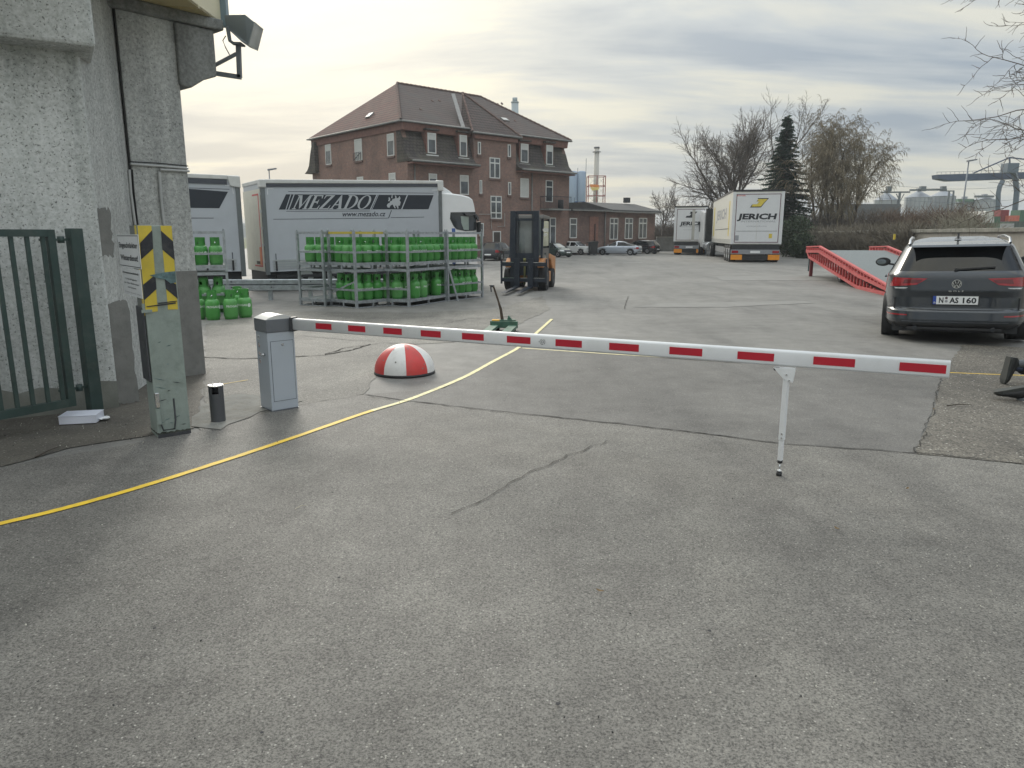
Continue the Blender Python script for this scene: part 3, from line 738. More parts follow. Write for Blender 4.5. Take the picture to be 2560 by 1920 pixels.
for a in (0.3, 2.2, 4.2): mb.cyl((rr * .7 * math.cos(a), rr * .7 * math.sin(a), hz_), (rr * .7 * math.cos(a), rr * .7 * math.sin(a), hz_ + .02), .003, n=6)
mb.build('lid_pin', chrome, ash)

# ---------------------------------------------------------------- barrier cabinet
CF = gp(681, 1031); CL = gp(638, 1022); CR = gp(747, 1020)
caz = math.atan2((CR - CF).y, (CR - CF).x); cw = (CR - CF).length; cd = .27
bar = thing('barrier', 'car park barrier with light grey cabinet and long white boom with red reflective strips', 'barrier', CF, caz)
BM = Matrix.Translation(CF) @ Matrix.Rotation(caz, 4, 'Z'); BMi = BM.inverted()
lg = M('light_grey_powder_coat', (.42, .46, .51), .38, var=.02, coat=.25)
dg = M('dark_grey_hood_paint', (.13, .14, .155), .4, var=.03, coat=.2)
zb1 = fz(669, 833, CF); zb2 = fz(666, 800, CF)
mb = MB(); mb.box(0, cw, 0, cd, .012, zb1); mb.build('cabinet_body', lg, bar, bevel=.006)
mb = MB(); mb.box(-.004, cw + .004, -.004, cd + .004, 0, .011); mb.build('base_plate', dg, bar)
mb = MB(); mb.box(-.008, cw + .008, -.008, cd + .008, zb1 + .001, zb2); mb.build('hood', dg, bar, bevel=.006)
mb = MB(); n = 12
arc = [(-.008 + (cw + .016) * i / n, zb2 + .042 * math.sin(math.pi * i / n)) for i in range(n + 1)]
mb.prism(arc, 'y', -.006, cd + .006); mb.build('hood_top', M('pale_grey_cover', (.6, .6, .58), .35, coat=.3, var=.03), bar)
ZCx, ZCy = 210 / 1161, 300 / 1659
def CRP(x, y):
    d = ray(590 + x * ZCx, 760 + y * ZCy); o = BMi @ Vector((0, 0, CAM_H)); dl = BMi.to_3x3() @ d; t = -o.y / dl.y; q = o + dl * t; return (q.x, q.z)
def CLP(x, y):
    d = ray(590 + x * ZCx, 760 + y * ZCy); o = BMi @ Vector((0, 0, CAM_H)); dl = BMi.to_3x3() @ d; t = -o.x / dl.x; q = o + dl * t; return (q.y, q.z)
x0, z1 = CRP(475, 525); x1, z0 = CRP(845, 1300); x1 = min(x1, cw - .02)
x0 = max(.02, x0)
mb = MB()
for q in ((x0 - .003, x0, z0 - .003, z1 + .003), (x1, x1 + .003, z0 - .003, z1 + .003), (x0, x1, z0 - .003, z0), (x0, x1, z1, z1 + .003)): mb.box(q[0], q[1], -.0012, 0, q[2], q[3])
mb.build('door_gap', black_ink, bar)
mb = MB(); mb.box(x0 + .001, x1 - .001, -.003, 0, z0 + .001, z1 - .001); dr = mb.build('door', lg, bar)
lx, lz = CRP(638, 553); mb = MB(); mb.cyl((lx, -.003, lz), (lx, -.012, lz), .011, n=16); mb.build('lock', chrome, dr)
mb = MB(); ky, kz = CLP(398, 700); mb.cyl((0, ky, kz), (-.03, ky, kz), .014, n=14); mb.cyl((-.03, ky, kz), (-.036, ky, kz), .02, n=14); mb.build('key_switch', chrome, bar)
# pictograms
redr = M('red_prohibition_ring', (.4, .06, .05), .5)
def py(x, y): return CLP(x, y)
yy, zz = py(312, 458); mb = MB(); mb.box(-.0015, 0, yy - .022, yy + .022, zz - .022, zz + .022); mb.build('sticker', white_ink, bar)
mb = MB(); mb.box(-.0028, -.0016, yy - .016, yy - .010, zz - .016, zz + .01); mb.cyl((-.0016, yy + .005, zz + .012), (-.0028, yy + .005, zz + .012), .004, n=8)
mb.beam((-.0022, yy + .016, zz + .002), (-.0022, yy - .004, zz + .006), .001, .004); mb.beam((-.0022, yy + .005, zz + .006), (-.0022, yy + .012, zz - .01), .001, .004); mb.build('pictogram', black_ink, bar)
for k, (sx, sy) in enumerate(((320, 565), (328, 680), (336, 785))):
    yy, zz = py(sx, sy); mb = MB(); mb.cyl((0, yy, zz), (-.0015, yy, zz), .024, n=24); mb.build('sticker', white_ink, bar)
    mb = MB(); nseg = 24
    for i in range(nseg):
        a0, a1 = 2 * math.pi * i / nseg, 2 * math.pi * (i + 1) / nseg
        mb.poly([(-.002, yy + rr_ * math.cos(a), zz + rr_ * math.sin(a)) for rr_, a in ((.024, a0), (.020, a0), (.020, a1), (.024, a1))])
    mb.build('prohibition_ring', black_ink, bar, fix=False)
    mb = MB(); mb.beam((-.0025, yy + .015, zz + .014), (-.0025, yy - .015, zz - .014), .001, .004); mb.build('slash', redr, bar)
    mb = MB()
    if k == 0: mb.cyl((-.0016, yy, zz + .011), (-.0021, yy, zz + .011), .003, n=8); mb.beam((-.0019, yy, zz + .007), (-.0019, yy, zz - .003), .001, .006); mb.beam((-.0019, yy, zz - .003), (-.0019, yy - .005, zz - .013), .001, .003); mb.beam((-.0019, yy, zz - .003), (-.0019, yy + .005, zz - .013), .001, .003)
    elif k == 1: mb.beam((-.0019, yy - .009, zz - .006), (-.0019, yy + .009, zz + .004), .001, .004); mb.beam((-.0019, yy + .002, zz + .001), (-.0019, yy + .006, zz + .011), .001, .003)
    else: mb.box(-.0021, -.0016, yy - .007, yy + .005, zz - .01, zz + .002); [mb.beam((-.0019, yy - .006 + .004 * q, zz), (-.0019, yy - .006 + .0045 * q, zz + .011), .001, .0025) for q in range(4)]
    mb.build('pictogram', black_ink, bar)
# boom
boomL = Vector((-2.18, 7.1, .85)); A0 = Vector((-2.12, 7.0, .85)); A1 = Vector((2.83, 4.58, .85))
bdir = (A1 - A0).normalized(); bl = (A1 - A0).length; bh = .115; bw = .062; bnn = Vector((bdir.y, -bdir.x, 0))
BO = Matrix.Translation(A0) @ Matrix(((bdir.x, -bnn.x, 0, 0), (bdir.y, -bnn.y, 0, 0), (0, 0, 1, 0), (0, 0, 0, 1)))
BL = BMi @ BO
prof = []
for (cx, cz, a0) in ((bw / 2 - .018, bh / 2 - .018, 0), (-bw / 2 + .018, bh / 2 - .018, 90), (-bw / 2 + .018, -bh / 2 + .018, 180), (bw / 2 - .018, -bh / 2 + .018, 270)):
    for k in range(4): a = R(a0 + k * 30); prof.append((cx + .018 * math.cos(a), cz + .018 * math.sin(a)))
mb = MB(); mb.grid([[BL @ Vector((x, y, z)) for y, z in prof] for x in (.0, bl)], closed=True, smooth=True)
k = len(prof); mb.f.append(list(range(k))); mb.f.append(list(range(k, 2 * k))); mb.m += [0, 0]; mb.sm += [False, False]
boom = mb.build('boom', white_p, bar)
mb = MB(); mb.box(-.03, -.0, -bw / 2 - .008, bw / 2 + .008, -bh / 2 - .012, bh / 2 + .012, 0, BL); mb.build('boom_flange', dbx, bar)
def boom_u(px):
    k_ = (px - 1280) / FPX; # X = k*zc
    lo, hi = -1.0, bl + 1
    for _ in range(50):
        mid_ = (lo + hi) / 2; p = A0 + bdir * mid_ + bnn * bw / 2; zc = p.y * _c - (p.z - CAM_H) * _s
        if p.x - k_ * zc > 0: hi = mid_
        else: lo = mid_
    return lo
for a_, b_ in ((682, 716), (752, 789), (828, 868), (909, 952), (998, 1045), (1095, 1146), (1200, 1257), (1316, 1380), (1446, 1517), (1593, 1672), (1757, 1847), (1943, 2044)):
    ua, ub = boom_u(a_ * K), boom_u(b_ * K)
    mb = MB(); mb.box(ua, ub, -bw / 2 - .0015, -bw / 2 + .001, -.026, .03, 0, BL); mb.build('reflective_strip', red_foil, boom)
ul = boom_u(1172 * K); mb = MB()
for rr_, w_ in ((.024, .004), (.012, .004)):
    for i in range(20):
        if rr_ > .02 and i in (4, 5, 9, 10, 16): continue
        a0, a1 = 2 * math.pi * i / 20, 2 * math.pi * (i + 1) / 20
        mb.poly([BL @ Vector((ul + q * math.cos(a), -bw / 2 - .001, q * math.sin(a))) for q, a in ((rr_, a0), (rr_ - w_, a0), (rr_ - w_, a1), (rr_, a1))])
mb.box(ul - .034, ul - .02, -bw / 2 - .001, -bw / 2 + .001, -.002, .002, 0, BL)
mb.build('emblem', black_ink, boom, fix=False)
mb = MB(); mb.box(.02, bl - .005, -bw / 2 - .002, -bw / 2, -.047, -.044, 0, BL); mb.build('edge_groove', M('groove_grey', (.45, .46, .47), .5), boom)
# folding support leg
fp = gp(1947, 1190); ufp = (fp - A0).dot(bdir); fx = ufp
ls = thing('support_leg_temp', 'x', 'x'); bpy.data.objects.remove(ls)
lp = Vector((fp.x, fp.y, 0)); lt = lp.copy(); zbm = .85 - bh / 2
legm = BMi
def LG(dx, dz, dy=0.0): return BMi @ (Vector((fp.x, fp.y, 0)) + bdir * dx + Vector((0, 0, dz)) + bnn * dy)
legroot = MB(); legroot.beam(LG(0, .27), LG(0, zbm - .02), .036, .036, up=(0, 1, 0)); leg = legroot.build('support_leg', white_p, bar, bevel=.004)
mb = MB(); mb.beam(LG(0, .12), LG(0, .27), .028, .028, up=(0, 1, 0)); mb.build('leg_tube', white_p, leg)
mb = MB(); mb.cyl(LG(0, .1), LG(0, .12), .018, n=14); mb.build('leg_cap', black_p, leg)
mb = MB(); mb.cyl(LG(0, .03), LG(0, .1), .006, n=10); mb.cyl(LG(0, .035), LG(0, .045), .016, n=14); mb.build('adjusting_screw', chrome, leg)
mb = MB(); mb.cyl(LG(0, .0), LG(0, .032), .02, n=16); mb.build('foot', black_p, leg)
mb = MB()
zz_ = zbm
for dy in (.022, -.03):
    pl_ = [(-.09, zz_ + .0), (.055, zz_ + .0), (.045, zz_ - .095), (.01, zz_ - .095), (-.02, zz_ - .075)]
    q = [LG(a, b, dy) for a, b in pl_]; mb.slab(q, BMi.to_3x3() @ bnn, .004)
mb.build('hinge_bracket', white_p, leg)
mb = MB()
for a, b in ((0, zz_ - .045), (.02, zz_ - .085), (0, .32), (0, .29)): mb.cyl(LG(a, b, .018), LG(a, b, .03), .006, n=8)
mb.build('bolt', chrome, leg)
mb = MB(); q = LG(-.07, zz_ - .012); mb.cbox(q, .025, .03, .022); mb.build('rubber_stop', black_p, leg)

# ---------------------------------------------------------------- concrete half-dome
dc = gp(1002, 945) + Vector((0, .33, 0)); dR = .375
dome = thing('half_dome_bollard', 'red and white segmented concrete half dome standing on the asphalt behind the boom', 'bollard', dc, R(11.5))
dred = M('weathered_red_paint', (.55, .045, .04), .45, var=.12, scale=4, dirt=.25, dirtcol=(.25, .12, .1))
dwh = M('weathered_white_paint', (.7, .69, .67), .45, var=.06, scale=4, dirt=.3, dirtcol=(.35, .33, .3))
zs_ = [(.035 + .335 * math.sin(a), dR * math.cos(a)) for a in [R(90 * k / 12) for k in range(12)]]
for sgm in range(8):
    mb = MB(); a0 = R(45 * sgm); a1 = R(45 * (sgm + 1)); rows = []
    for z, rr_ in zs_ + [(.37, .002)]:
        rows.append([Vector((rr_ * math.cos(a0 + (a1 - a0) * k / 8), rr_ * math.sin(a0 + (a1 - a0) * k / 8), z)) for k in range(9)])
    mb.grid(rows); mb.build('segment', dred if sgm % 2 == 0 else dwh, dome)
mb = MB(); mb.lathe([(.0, 0), (dR + .004, 0), (dR + .006, .02), (dR, .034), (.3, .034)], 40); mb.build('base_ring', black_p, dome)
mb = MB(); r = random.Random(3)
for a, e, s_ in ((-100, 28, .016), (-132, 30, .014), (-66, 62, .016), (-38, 20, .012), (-45, 12, .014), (-120, 58, .01)):
    a = R(a - 11.5); e = R(e); p = Vector((dR * math.cos(e) * math.cos(a), dR * math.cos(e) * math.sin(a), .035 + .335 * math.sin(e)))
    nn = Vector((p.x, p.y, (p.z - .035) * 1.2)).normalized(); mb.cyl(p - nn * .004, p + nn * .0015, s_ * .7, n=7)
mb.build('chip', M('chipped_concrete', (.2, .19, .18), .9), dome)

# ---------------------------------------------------------------- hand pallet truck (its forks point at us behind the boom)
jp = gp(1262, 826); pj = thing('pallet_truck', 'green hand pallet truck with a leaning handle and a yellow cap behind the boom', 'pallet truck', jp, R(-8))
jg = M('old_green_paint', (.05, .13, .09), .5, var=.3, scale=8, dirt=.4, dirtcol=(.1, .08, .05))
jy = M('amber_yellow_plastic', (.75, .4, .03), .45, var=.1)
mb = MB()
for x in (-.17, .17): mb.beam((x, -.1, .09), (x, -1.15, .085), .15, .05); mb.beam((x, -1.15, .085), (x, -1.22, .05), .1, .03)
mb.beam((-.25, -.1, .12), (.25, -.1, .12), .06, .12); mb.build('fork', jg, pj)
mb = MB(); mb.box(-.09, .2, -.06, .06, .05, .2); mb.prism([(.02, .12), (.22, .1), (.07, .28)], 'y', -.03, .03); mb.build('pump_body', jg, pj, bevel=.008)
mb = MB(); mb.cyl((.12, 0, .08), (.2, 0, .08), .08, n=16); mb.cyl((-.1, 0, .08), (-.16, 0, .08), .08, n=16); mb.build('steer_wheel', rubber, pj)
mb = MB(); mb.box(-.23, -.09, -.07, .03, .13, .2); mb.build('cap', jy, pj, bevel=.008)
mb = MB(); mb.box(-.22, -.1, -.05, .02, .05, .13); mb.build('bracket', offwhite, pj)
hp = [(-.04, 0, .15), (-.07, -.01, .38), (-.11, -.02, .52), (-.2, -.03, .8)]
mb = MB(); mb.tube(hp, [.03, .025, .018, .016], 8); mb.build('handle_tube', M('brown_rusty_steel', (.07, .05, .035), .7, .2, var=.4, scale=12), pj)
mb = MB(); mb.cyl((-.2, -.03, .8), (-.26, -.03, .8), .02, n=8); mb.beam((-.25, -.03, .8), (-.24, -.03, .7), .02, .02); mb.cbox((-.23, -.03, .815), .09, .03, .012); mb.build('grip', dsteel, pj)

# ---------------------------------------------------------------- litter by the gate
bx = gp(190, 1063)
pb = thing('paper_box', 'white cardboard box lying flat on the dirt in front of the gate', 'box', bx + Vector((0, .1, 0)), R(12))
wp = M('white_cardboard', (.66, .68, .76), .6, var=.03)
mb = MB(); mb.box(-.155, .155, -.11, .11, 0.014, .085); mb.build('carton', wp, pb, bevel=.004)
mb = MB(); mb.box(-.158, .158, -.113, .113, .0855, .09); mb.build('lid', wp, pb)
def crumple(name, px, py, s_, m, label, cat):
    p = gp(px, py); r = random.Random(int(px)); bm = bmesh.new(); bmesh.ops.create_icosphere(bm, subdivisions=2, radius=1)
    for v in bm.verts:
        n_ = noise.noise(v.co * 2 + Vector((px, 0, 0))); v.co *= (1 + .5 * n_); v.co.z = abs(v.co.z) * .35 + .3
    me = bpy.data.meshes.new(name); bm.to_mesh(me); bm.free(); me.materials.append(m); me.transform(Matrix.Scale(s_ * (.62 if name == 'pebble' else 1), 4))
    o = bpy.data.objects.new(name, me); COL.objects.link(o); o.location = p + Vector((0, 0, .012)); tag(o, label, cat)
crumple('paper_tissue', 262, 1053, .05, white_ink, 'crumpled white paper tissue on the ground right of the white box', 'litter')
def stick(px, py, px2, py2, w, label, m):
    a = gp(px, py, .02); b = gp(px2, py2, .02); mid_ = (a + b) / 2 + Vector((0, .02, .006))
    mb = MB(); mb.tube([a, mid_, b], [w, w * .8, w * .4], 5); tag(mb.build('twig', m, world=True), label, 'twig')
tw = M('dry_twig', (.05, .04, .03), .8)
stick(88, 1143, 148, 1116, .006, 'dark curved twig on the dirty asphalt at the far left', tw)
stick(738, 1272, 768, 1264, .0025, 'thin pale straw lying alone on the foreground asphalt', M('pale_straw', (.5, .45, .35), .8))
stick(2368, 1014, 2430, 1012, .006, 'thin bare twig on the coarse asphalt patch under the boom end', tw)
stick(1862, 1446, 1900, 1426, .0012, 'very thin bent straw on the asphalt right of the middle', M('grey_straw', (.3, .28, .25), .8))
for i, (x, y, s_, lb) in enumerate(((387, 1578, .012, 'lone dark pebble on the foreground asphalt at the lower left'), (1395, 1768, .014, 'largest dark pebble near the bottom middle of the asphalt'), (655, 1840, .011, 'dark pebble near the bottom edge left of the middle'),
        (1773, 1584, .012, 'grey pebble right of the middle of the foreground asphalt'), (2057, 1192, .012, 'black pebble right of the barrier support foot'), (2275, 1555, .01, 'small pebble on the coarse asphalt at the lower right'), (831, 1236, .01, 'black pebble just below the yellow line middle'), (848, 1450, .012, 'black stone chip with a curved cut in the asphalt'))):
    crumple('pebble', x, y, s_, M('dark_stone', (.04, .04, .042), .8) if i == 0 else bpy.data.materials['dark_stone'], lb, 'stone')
leafm = M('dry_leaf', (.16, .1, .04), .7)
for i, (x, y, lb) in enumerate(((2092, 1322, 'small brown curled leaf on the asphalt right of the support leg'), (2268, 1222, 'small dark leaf lying below the coarse patch corner'), (1500, 1478, 'tiny brown leaf on the asphalt below the crack'), (2335, 1023, 'little brown leaf at the edge of the coarse patch'))):
    p = gp(x, y, .018); a = random.Random(i).random() * 6; mb = MB()
    mb.grid([[p + Matrix.Rotation(a, 3, 'Z') @ Vector((u * .022, v * .009 * (1 - u * u) , .006 * u * u + .004 * abs(v))) for v in (-1, -.3, .3, 1)] for u in (-1, -.5, 0, .5, 1)])
    tag(mb.build('fallen_leaf', leafm, world=True), lb, 'leaf')

# ---------------------------------------------------------------- MEZADO swap body trucks
tarp = M('silver_grey_tarpaulin', (.44, .465, .5), .45, var=.045, scale=.9, coat=.1, bump=.6, bscale=1.3, dirt=.12, dirtcol=(.3, .3, .3))
tarpw = M('white_tarpaulin', (.62, .62, .6), .5, var=.08, scale=2, dirt=.3, dirtcol=(.4, .38, .33))
tint_dark = M('dark_tarp_band', (.06, .065, .08), .5, var=.15)
alu = M('aluminium_profile', (.5, .52, .54), .35, .6, var=.1)
truckw = M('white_truck_paint', (.78, .79, .79), .25, coat=.5, var=.02)
chassis = M('chassis_black', (.025, .027, .03), .6, .2, var=.3, dirt=.3, dirtcol=(.1, .09, .08))
redtape = M('red_outline_tape', (.55, .05, .04), .4)
ortape = M('orange_red_plate', (.75, .2, .05), .4)
zt3 = .3616
def Z3(x, y): return (460 + x * zt3, 400 + y * zt3)
SERIF = {  # unit cap height outlines, thick and thin strokes with slab serifs
 'M': (1.15, [[(.02, 0), (.3, 0), (.3, .06), (.2, .06), (.2, .94), (.3, 1), (.02, 1), (.02, .94), (.11, .94), (.11, .06), (.02, .06)],
             [(.14, 1), (.34, 1), (.62, .3), (.55, 0)], [(.55, 0), (.62, .3), (.88, 1), (.95, 1), (.95, .94)],
             [(.8, 0), (1.13, 0), (1.13, .06), (1.05, .06), (1.05, .94), (1.13, .94), (1.13, 1), (.88, 1), (.88, .06), (.8, .06)]]),
 'E': (.85, [[(.03, 0), (.8, 0), (.82, .28), (.78, .28), (.7, .07), (.32, .07), (.32, .93), (.66, .93), (.73, .76), (.77, .76), (.76, 1), (.03, 1), (.03, .95), (.13, .93), (.13, .07), (.03, .05)],
             [(.32, .47), (.5, .47), (.56, .36), (.59, .36), (.59, .68), (.56, .68), (.5, .55), (.32, .55)]]),
 'Z': (.8, [[(.03, 0), (.74, 0), (.77, .28), (.73, .28), (.66, .07), (.26, .07), (.76, .96), (.76, 1), (.08, 1), (.05, .74), (.09, .74), (.17, .93), (.52, .93), (.03, .05)]]),
 'A': (.95, [[(.0, 0), (.3, 0), (.3, .05), (.2, .06), (.47, .75), (.44, 1), (.4, .93), (.11, .08), (.0, .05)],
             [(.44, 1), (.5, 1), (.86, .06), (.95, .05), (.95, 0), (.55, 0), (.55, .05), (.65, .06), (.4, .75)], [(.27, .28), (.6, .28), (.58, .35), (.3, .35)]]),
}
def ring(cx, w, thick, half=False):
    out = []; n = 20
    a0, a1 = (-90, 90) if half else (-90, 270)
    for i in range(n):
        t0, t1 = R(a0 + (a1 - a0) * i / n), R(a0 + (a1 - a0) * (i + 1) / n)
        P = lambda t, rx, ry: (cx + rx * math.cos(t), .5 + ry * math.sin(t))
        out.append([P(t0, w, .5), P(t1, w, .5), P(t1, w - thick, .45), P(t0, w - thick, .45)])
    return out
SERIF['O'] = (.96, ring(.48, .45, .17))
SERIF['D'] = (.95, [[(.02, 0), (.36, 0), (.36, .06), (.31, .06), (.31, .94), (.36, .94), (.36, 1), (.02, 1), (.02, .95), (.12, .93), (.12, .07), (.02, .05)]] + ring(.36, .56, .18, True))
def serif(mb, word, P, x0, x1, y0, y1, shear):
    """P(u,v)->3-D; letters squeezed between x0..x1"""
    tot = sum(SERIF[c][0] for c in word); k = (x1 - x0) / tot; x = x0
    for c in word:
        w, polys = SERIF[c]
        for q in polys: mb.poly([P(x + (a) * k + shear * b, y0 + (y1 - y0) * b) for a, b in q])
        x += w * k
EUROPE = [[(.0, .28), (.06, .14), (.2, .1), (.26, .24), (.34, .3), (.42, .34), (.5, .2), (.6, .04), (.66, .08), (.6, .2), (.66, .28), (.74, .16), (.8, .02), (.86, .06), (.84, .24), (.96, .26), (1.0, .5), (.92, .62), (.98, .78), (.9, .95), (.82, .8), (.7, .78), (.66, .94), (.56, 1.0), (.6, .8), (.5, .72), (.42, .76), (.36, .6), (.24, .56), (.2, .44), (.1, .42)],
          [(.12, .56), (.22, .6), (.24, .74), (.16, .86), (.1, .8), (.14, .7), (.08, .62)], [(.3, .78), (.4, .82), (.38, .98), (.5, 1.06), (.6, 1.1), (.5, 1.14), (.34, 1.04)]]
def vplane_from(px, py, Y, az):
    p = at_y(px, py, Y); return VPlane(p, az)
TRK_AZ = 57
# plane of the curtain side of the near truck (left rear corner to right front corner)
TP = vplane_from(661, 684, 22.0, TRK_AZ)
def truck_root(name, label, group, P0, az): return thing(name, label, 'truck', (P0.x, P0.y, 0), R(90 - az), group)
mz = truck_root('curtain_truck', 'white cab lorry with silver grey MEZADO curtain body behind the gas cages', 'MEZADO lorries', TP.p, TRK_AZ)
def L3(pt, off=0.0):  # enlarged view 3 -> local (u, z) on the curtain plane
    return TP.hit(*Z3(*pt), off)
def V(u, z, y=0.0): return Vector((u, y, z))
lt_, lb_ = L3((535, 150)), L3((600, 775)); rt_, rb_ = L3((1785, 150)), L3((1800, 700))
uL, uR = TP.hit(661, 588)[0], TP.hit(1106, 588)[0]
zTL, zTR = TP.hit(661, 450)[1], TP.hit(1104, 452)[1]; zBL = TP.hit(680, 680)[1]; zBR = zBL + .0
BD = 2.2
mb = MB(); mb.prism([(uL, zBL), (uR, zBL + .1), (uR, zTR - .1), (uL, zTL - .1)], 'y', .0, BD); mb.build('curtain_body', tarp, mz)
mb = MB(); mb.prism([(uL - .02, zTL - .1), (uR + .02, zTR - .1), (uR + .03, zTR), (uL - .03, zTL + .02)], 'y', -.03, BD + .03); mb.build('roof_tarp', tarpw, mz, bevel=.02)
mb = MB(); mb.prism([(uL + .12, zTL - .2), (uR - .1, zTR - .2), (uR - .1, zTR - .1), (uL + .12, zTL - .1)], 'y', -.02, 0); mb.build('curtain_rail', tint_dark, mz)
for u_ in (uL, uR - .1):
    mb = MB(); mb.box(u_ - .02, u_ + .1, -.02, .06, zBL - .08, (zTL if u_ == uL else zTR) - .18); mb.build('corner_post', M('grey_post', (.16, .175, .18), .5, .4) if u_ == uL else bpy.data.materials['grey_post'], mz)
mb = MB(); mb.box(uR - .16, uR + .06, -.05, .2, zTR - .34, zTR + .01); mb.build('tarp_flap', tarpw, mz, bevel=.03)
mb = MB(); mb.box(uL - .06, uL + .14, -.05, .2, zTL - .22, zTL + .02); mb.build('tarp_flap', tarpw, mz, bevel=.03)
dk = M('printed_navy_black', (.018, .024, .035), .45, var=.08)
def onface(pts, m, name, lift=.004, parent=None, solid=True):
    mb = MB(); mb.prism([L3(p) for p in pts], 'y', -lift, -lift + .002); return mb.build(name, m, parent or mz)
band = onface([(655, 343), (705, 237), (1725, 243), (1690, 340)], dk, 'print_band', .004)
def P3(x, y, lift=.008):
    u, z = L3((x, y)); return Vector((u, -lift, z))
silver_ink = tarp
# diagonal separators and the white frame round the name
for a, b, w in (((735, 238), (700, 345), 6), ((757, 238), (718, 345), 8), ((1330, 240), (1283, 345), 8), ((1342, 240), (1296, 345), 4), ((1540, 242), (1500, 342), 8)):
    onface([(b[0], b[1]), (b[0] + w, b[1]), (a[0] + w, a[1]), (a[0], a[1])], silver_ink, 'print_line', .008)
mb = MB(); serif(mb, 'MEZADO', lambda x, y: P3(x, y, .009), 742, 1268, 340, 243, 46); mb.build('company_name', M('silver_print', (.46, .48, .5), .45, var=.03), mz, kind='stuff')
mb = MB()
for q in EUROPE: mb.poly([P3(1400 + a * 95 + 4 * b, 340 - b * 97, .009) for a, b in q])
mb.build('europe_map', bpy.data.materials['silver_print'], mz, kind='stuff')
for a, b in (((720, 216), (1725, 228)), ((706, 353), (1285, 351)), ((617, 408), (1415, 400)), ((1430, 397), (1660, 393))):
    onface([a, b, (b[0], b[1] + 3), (a[0], a[1] + 3)], dk, 'print_line', .004)
onface([(1412, 400), (1417, 400), (1437, 348), (1432, 348)], dk, 'print_line', .004)
mb = MB(); p0 = P3(1090, 390, .004); p1 = P3(1410, 388, .004); text(mb, 'www.mezado.cz', p0, p1 - p0, (0, 0, 1), w=(p1 - p0).length * .93, h=abs(P3(1090, 352).z - p0.z) * .95, shear=.3, bold=.012); mb.build('web_address', dk, mz, kind='stuff')
pale_ = M('reflective_grey_corner', (.6, .61, .63), .4)
onface([(572, 195), (620, 197), (620, 203), (580, 203), (582, 240), (575, 240)], pale_, 'corner_mark')
onface([(1715, 205), (1760, 205), (1760, 245), (1752, 245), (1752, 212), (1715, 212)], pale_, 'corner_mark')
for k in range(4):
    mb = MB(); z_ = zBL + .09 + k * .075; mb.box(uL + .2, uR - .2, -.012, -.001, z_, z_ + .05); mb.build('side_board', alu, mz)
    if k < 3: pass
for k in range(9):
    u_ = uL + .3 + k * (uR - uL - .6) / 8; mb = MB(); mb.box(u_ - .025, u_ + .025, -.03, -.0125, zBL + .03, zBL + .32); mb.build('tension_buckle', black_p, mz)
    mb = MB(); mb.box(u_ - .012, u_ + .012, -.008, -.001, zBL + .34, zBL + .55); mb.build('strap', tint_dark, mz)
# rear doors on the left end
mb = MB(); mb.box(uL - .035, uL - .021, .08, BD - .05, zBL + .02, zTL - .25); dd_ = mb.build('rear_door', cream, mz)
rx = uL - .037
mb = MB(); zt_r = zTL - .38; zb_r = zBL + .14
mb.box(rx - .003, rx, .25, 1.0, zt_r - .05, zt_r); mb.box(rx - .003, rx, .25, .33, zb_r + .0, zt_r - .05); mb.box(rx - .003, rx, .33, 1.2, zb_r, zb_r + .05); mb.build('outline_tape', redtape, dd_)
mb = MB(); mb.box(rx - .007, rx - .0035, .3, .52, zb_r + .06, zb_r + .6); mb.build('marker_plate', ortape, dd_)
mb = MB(); mb.box(rx - .006, rx - .001, .55, .95, zb_r + .08, zb_r + .17); mb.build('number_strip', M('brown_strip', (.1, .09, .07), .6), dd_)
for k in range(5):
    z_ = zBL + .3 + k * (zTL - zBL - .7) / 4; mb = MB(); mb.box(uL - .05, uL + .02, .02, .12, z_ - .04, z_ + .04); mb.build('door_hinge', alu, mz)
mb = MB(); mb.box(uL + .05, uR, .12, BD - .1, .22, zBL - .01); mb.build('underbody', chassis, mz)
# chassis, wheels
mb = MB(); mb.box(uL + .1, uR + 1.6, .5, 1.7, .35, .52); mb.box(uL + .3, uR, .0, .3, .42, .5); mb.build('chassis', chassis, mz)
def wheel(parent, x, y, z, r_, w, name='wheel', axis='y', rimc=None):
    a = Vector((0, w / 2, 0)) if axis == 'y' else Vector((w / 2, 0, 0)); c = Vector((x, y, z))
    mb = MB(); 
    mb.cyl(c - a, c + a, r_, n=28); wo = mb.build(name, rubber, parent, bevel=.0)
    mb = MB(); mb.cyl(c - a * 1.04, c + a * 1.04, r_ * .6, n=24); mb.build('rim', rimc or alu, wo)
    mb = MB(); mb.cyl(c - a * 1.1, c + a * 1.1, r_ * .2, n=12); mb.build('hub', chassis, wo)
    return wo
for u_ in (uL + 1.2, uL + 2.2, uR + .6): 
    for y_ in (.25, BD - .25): wheel(mz, u_, y_, .42, .42, .3)
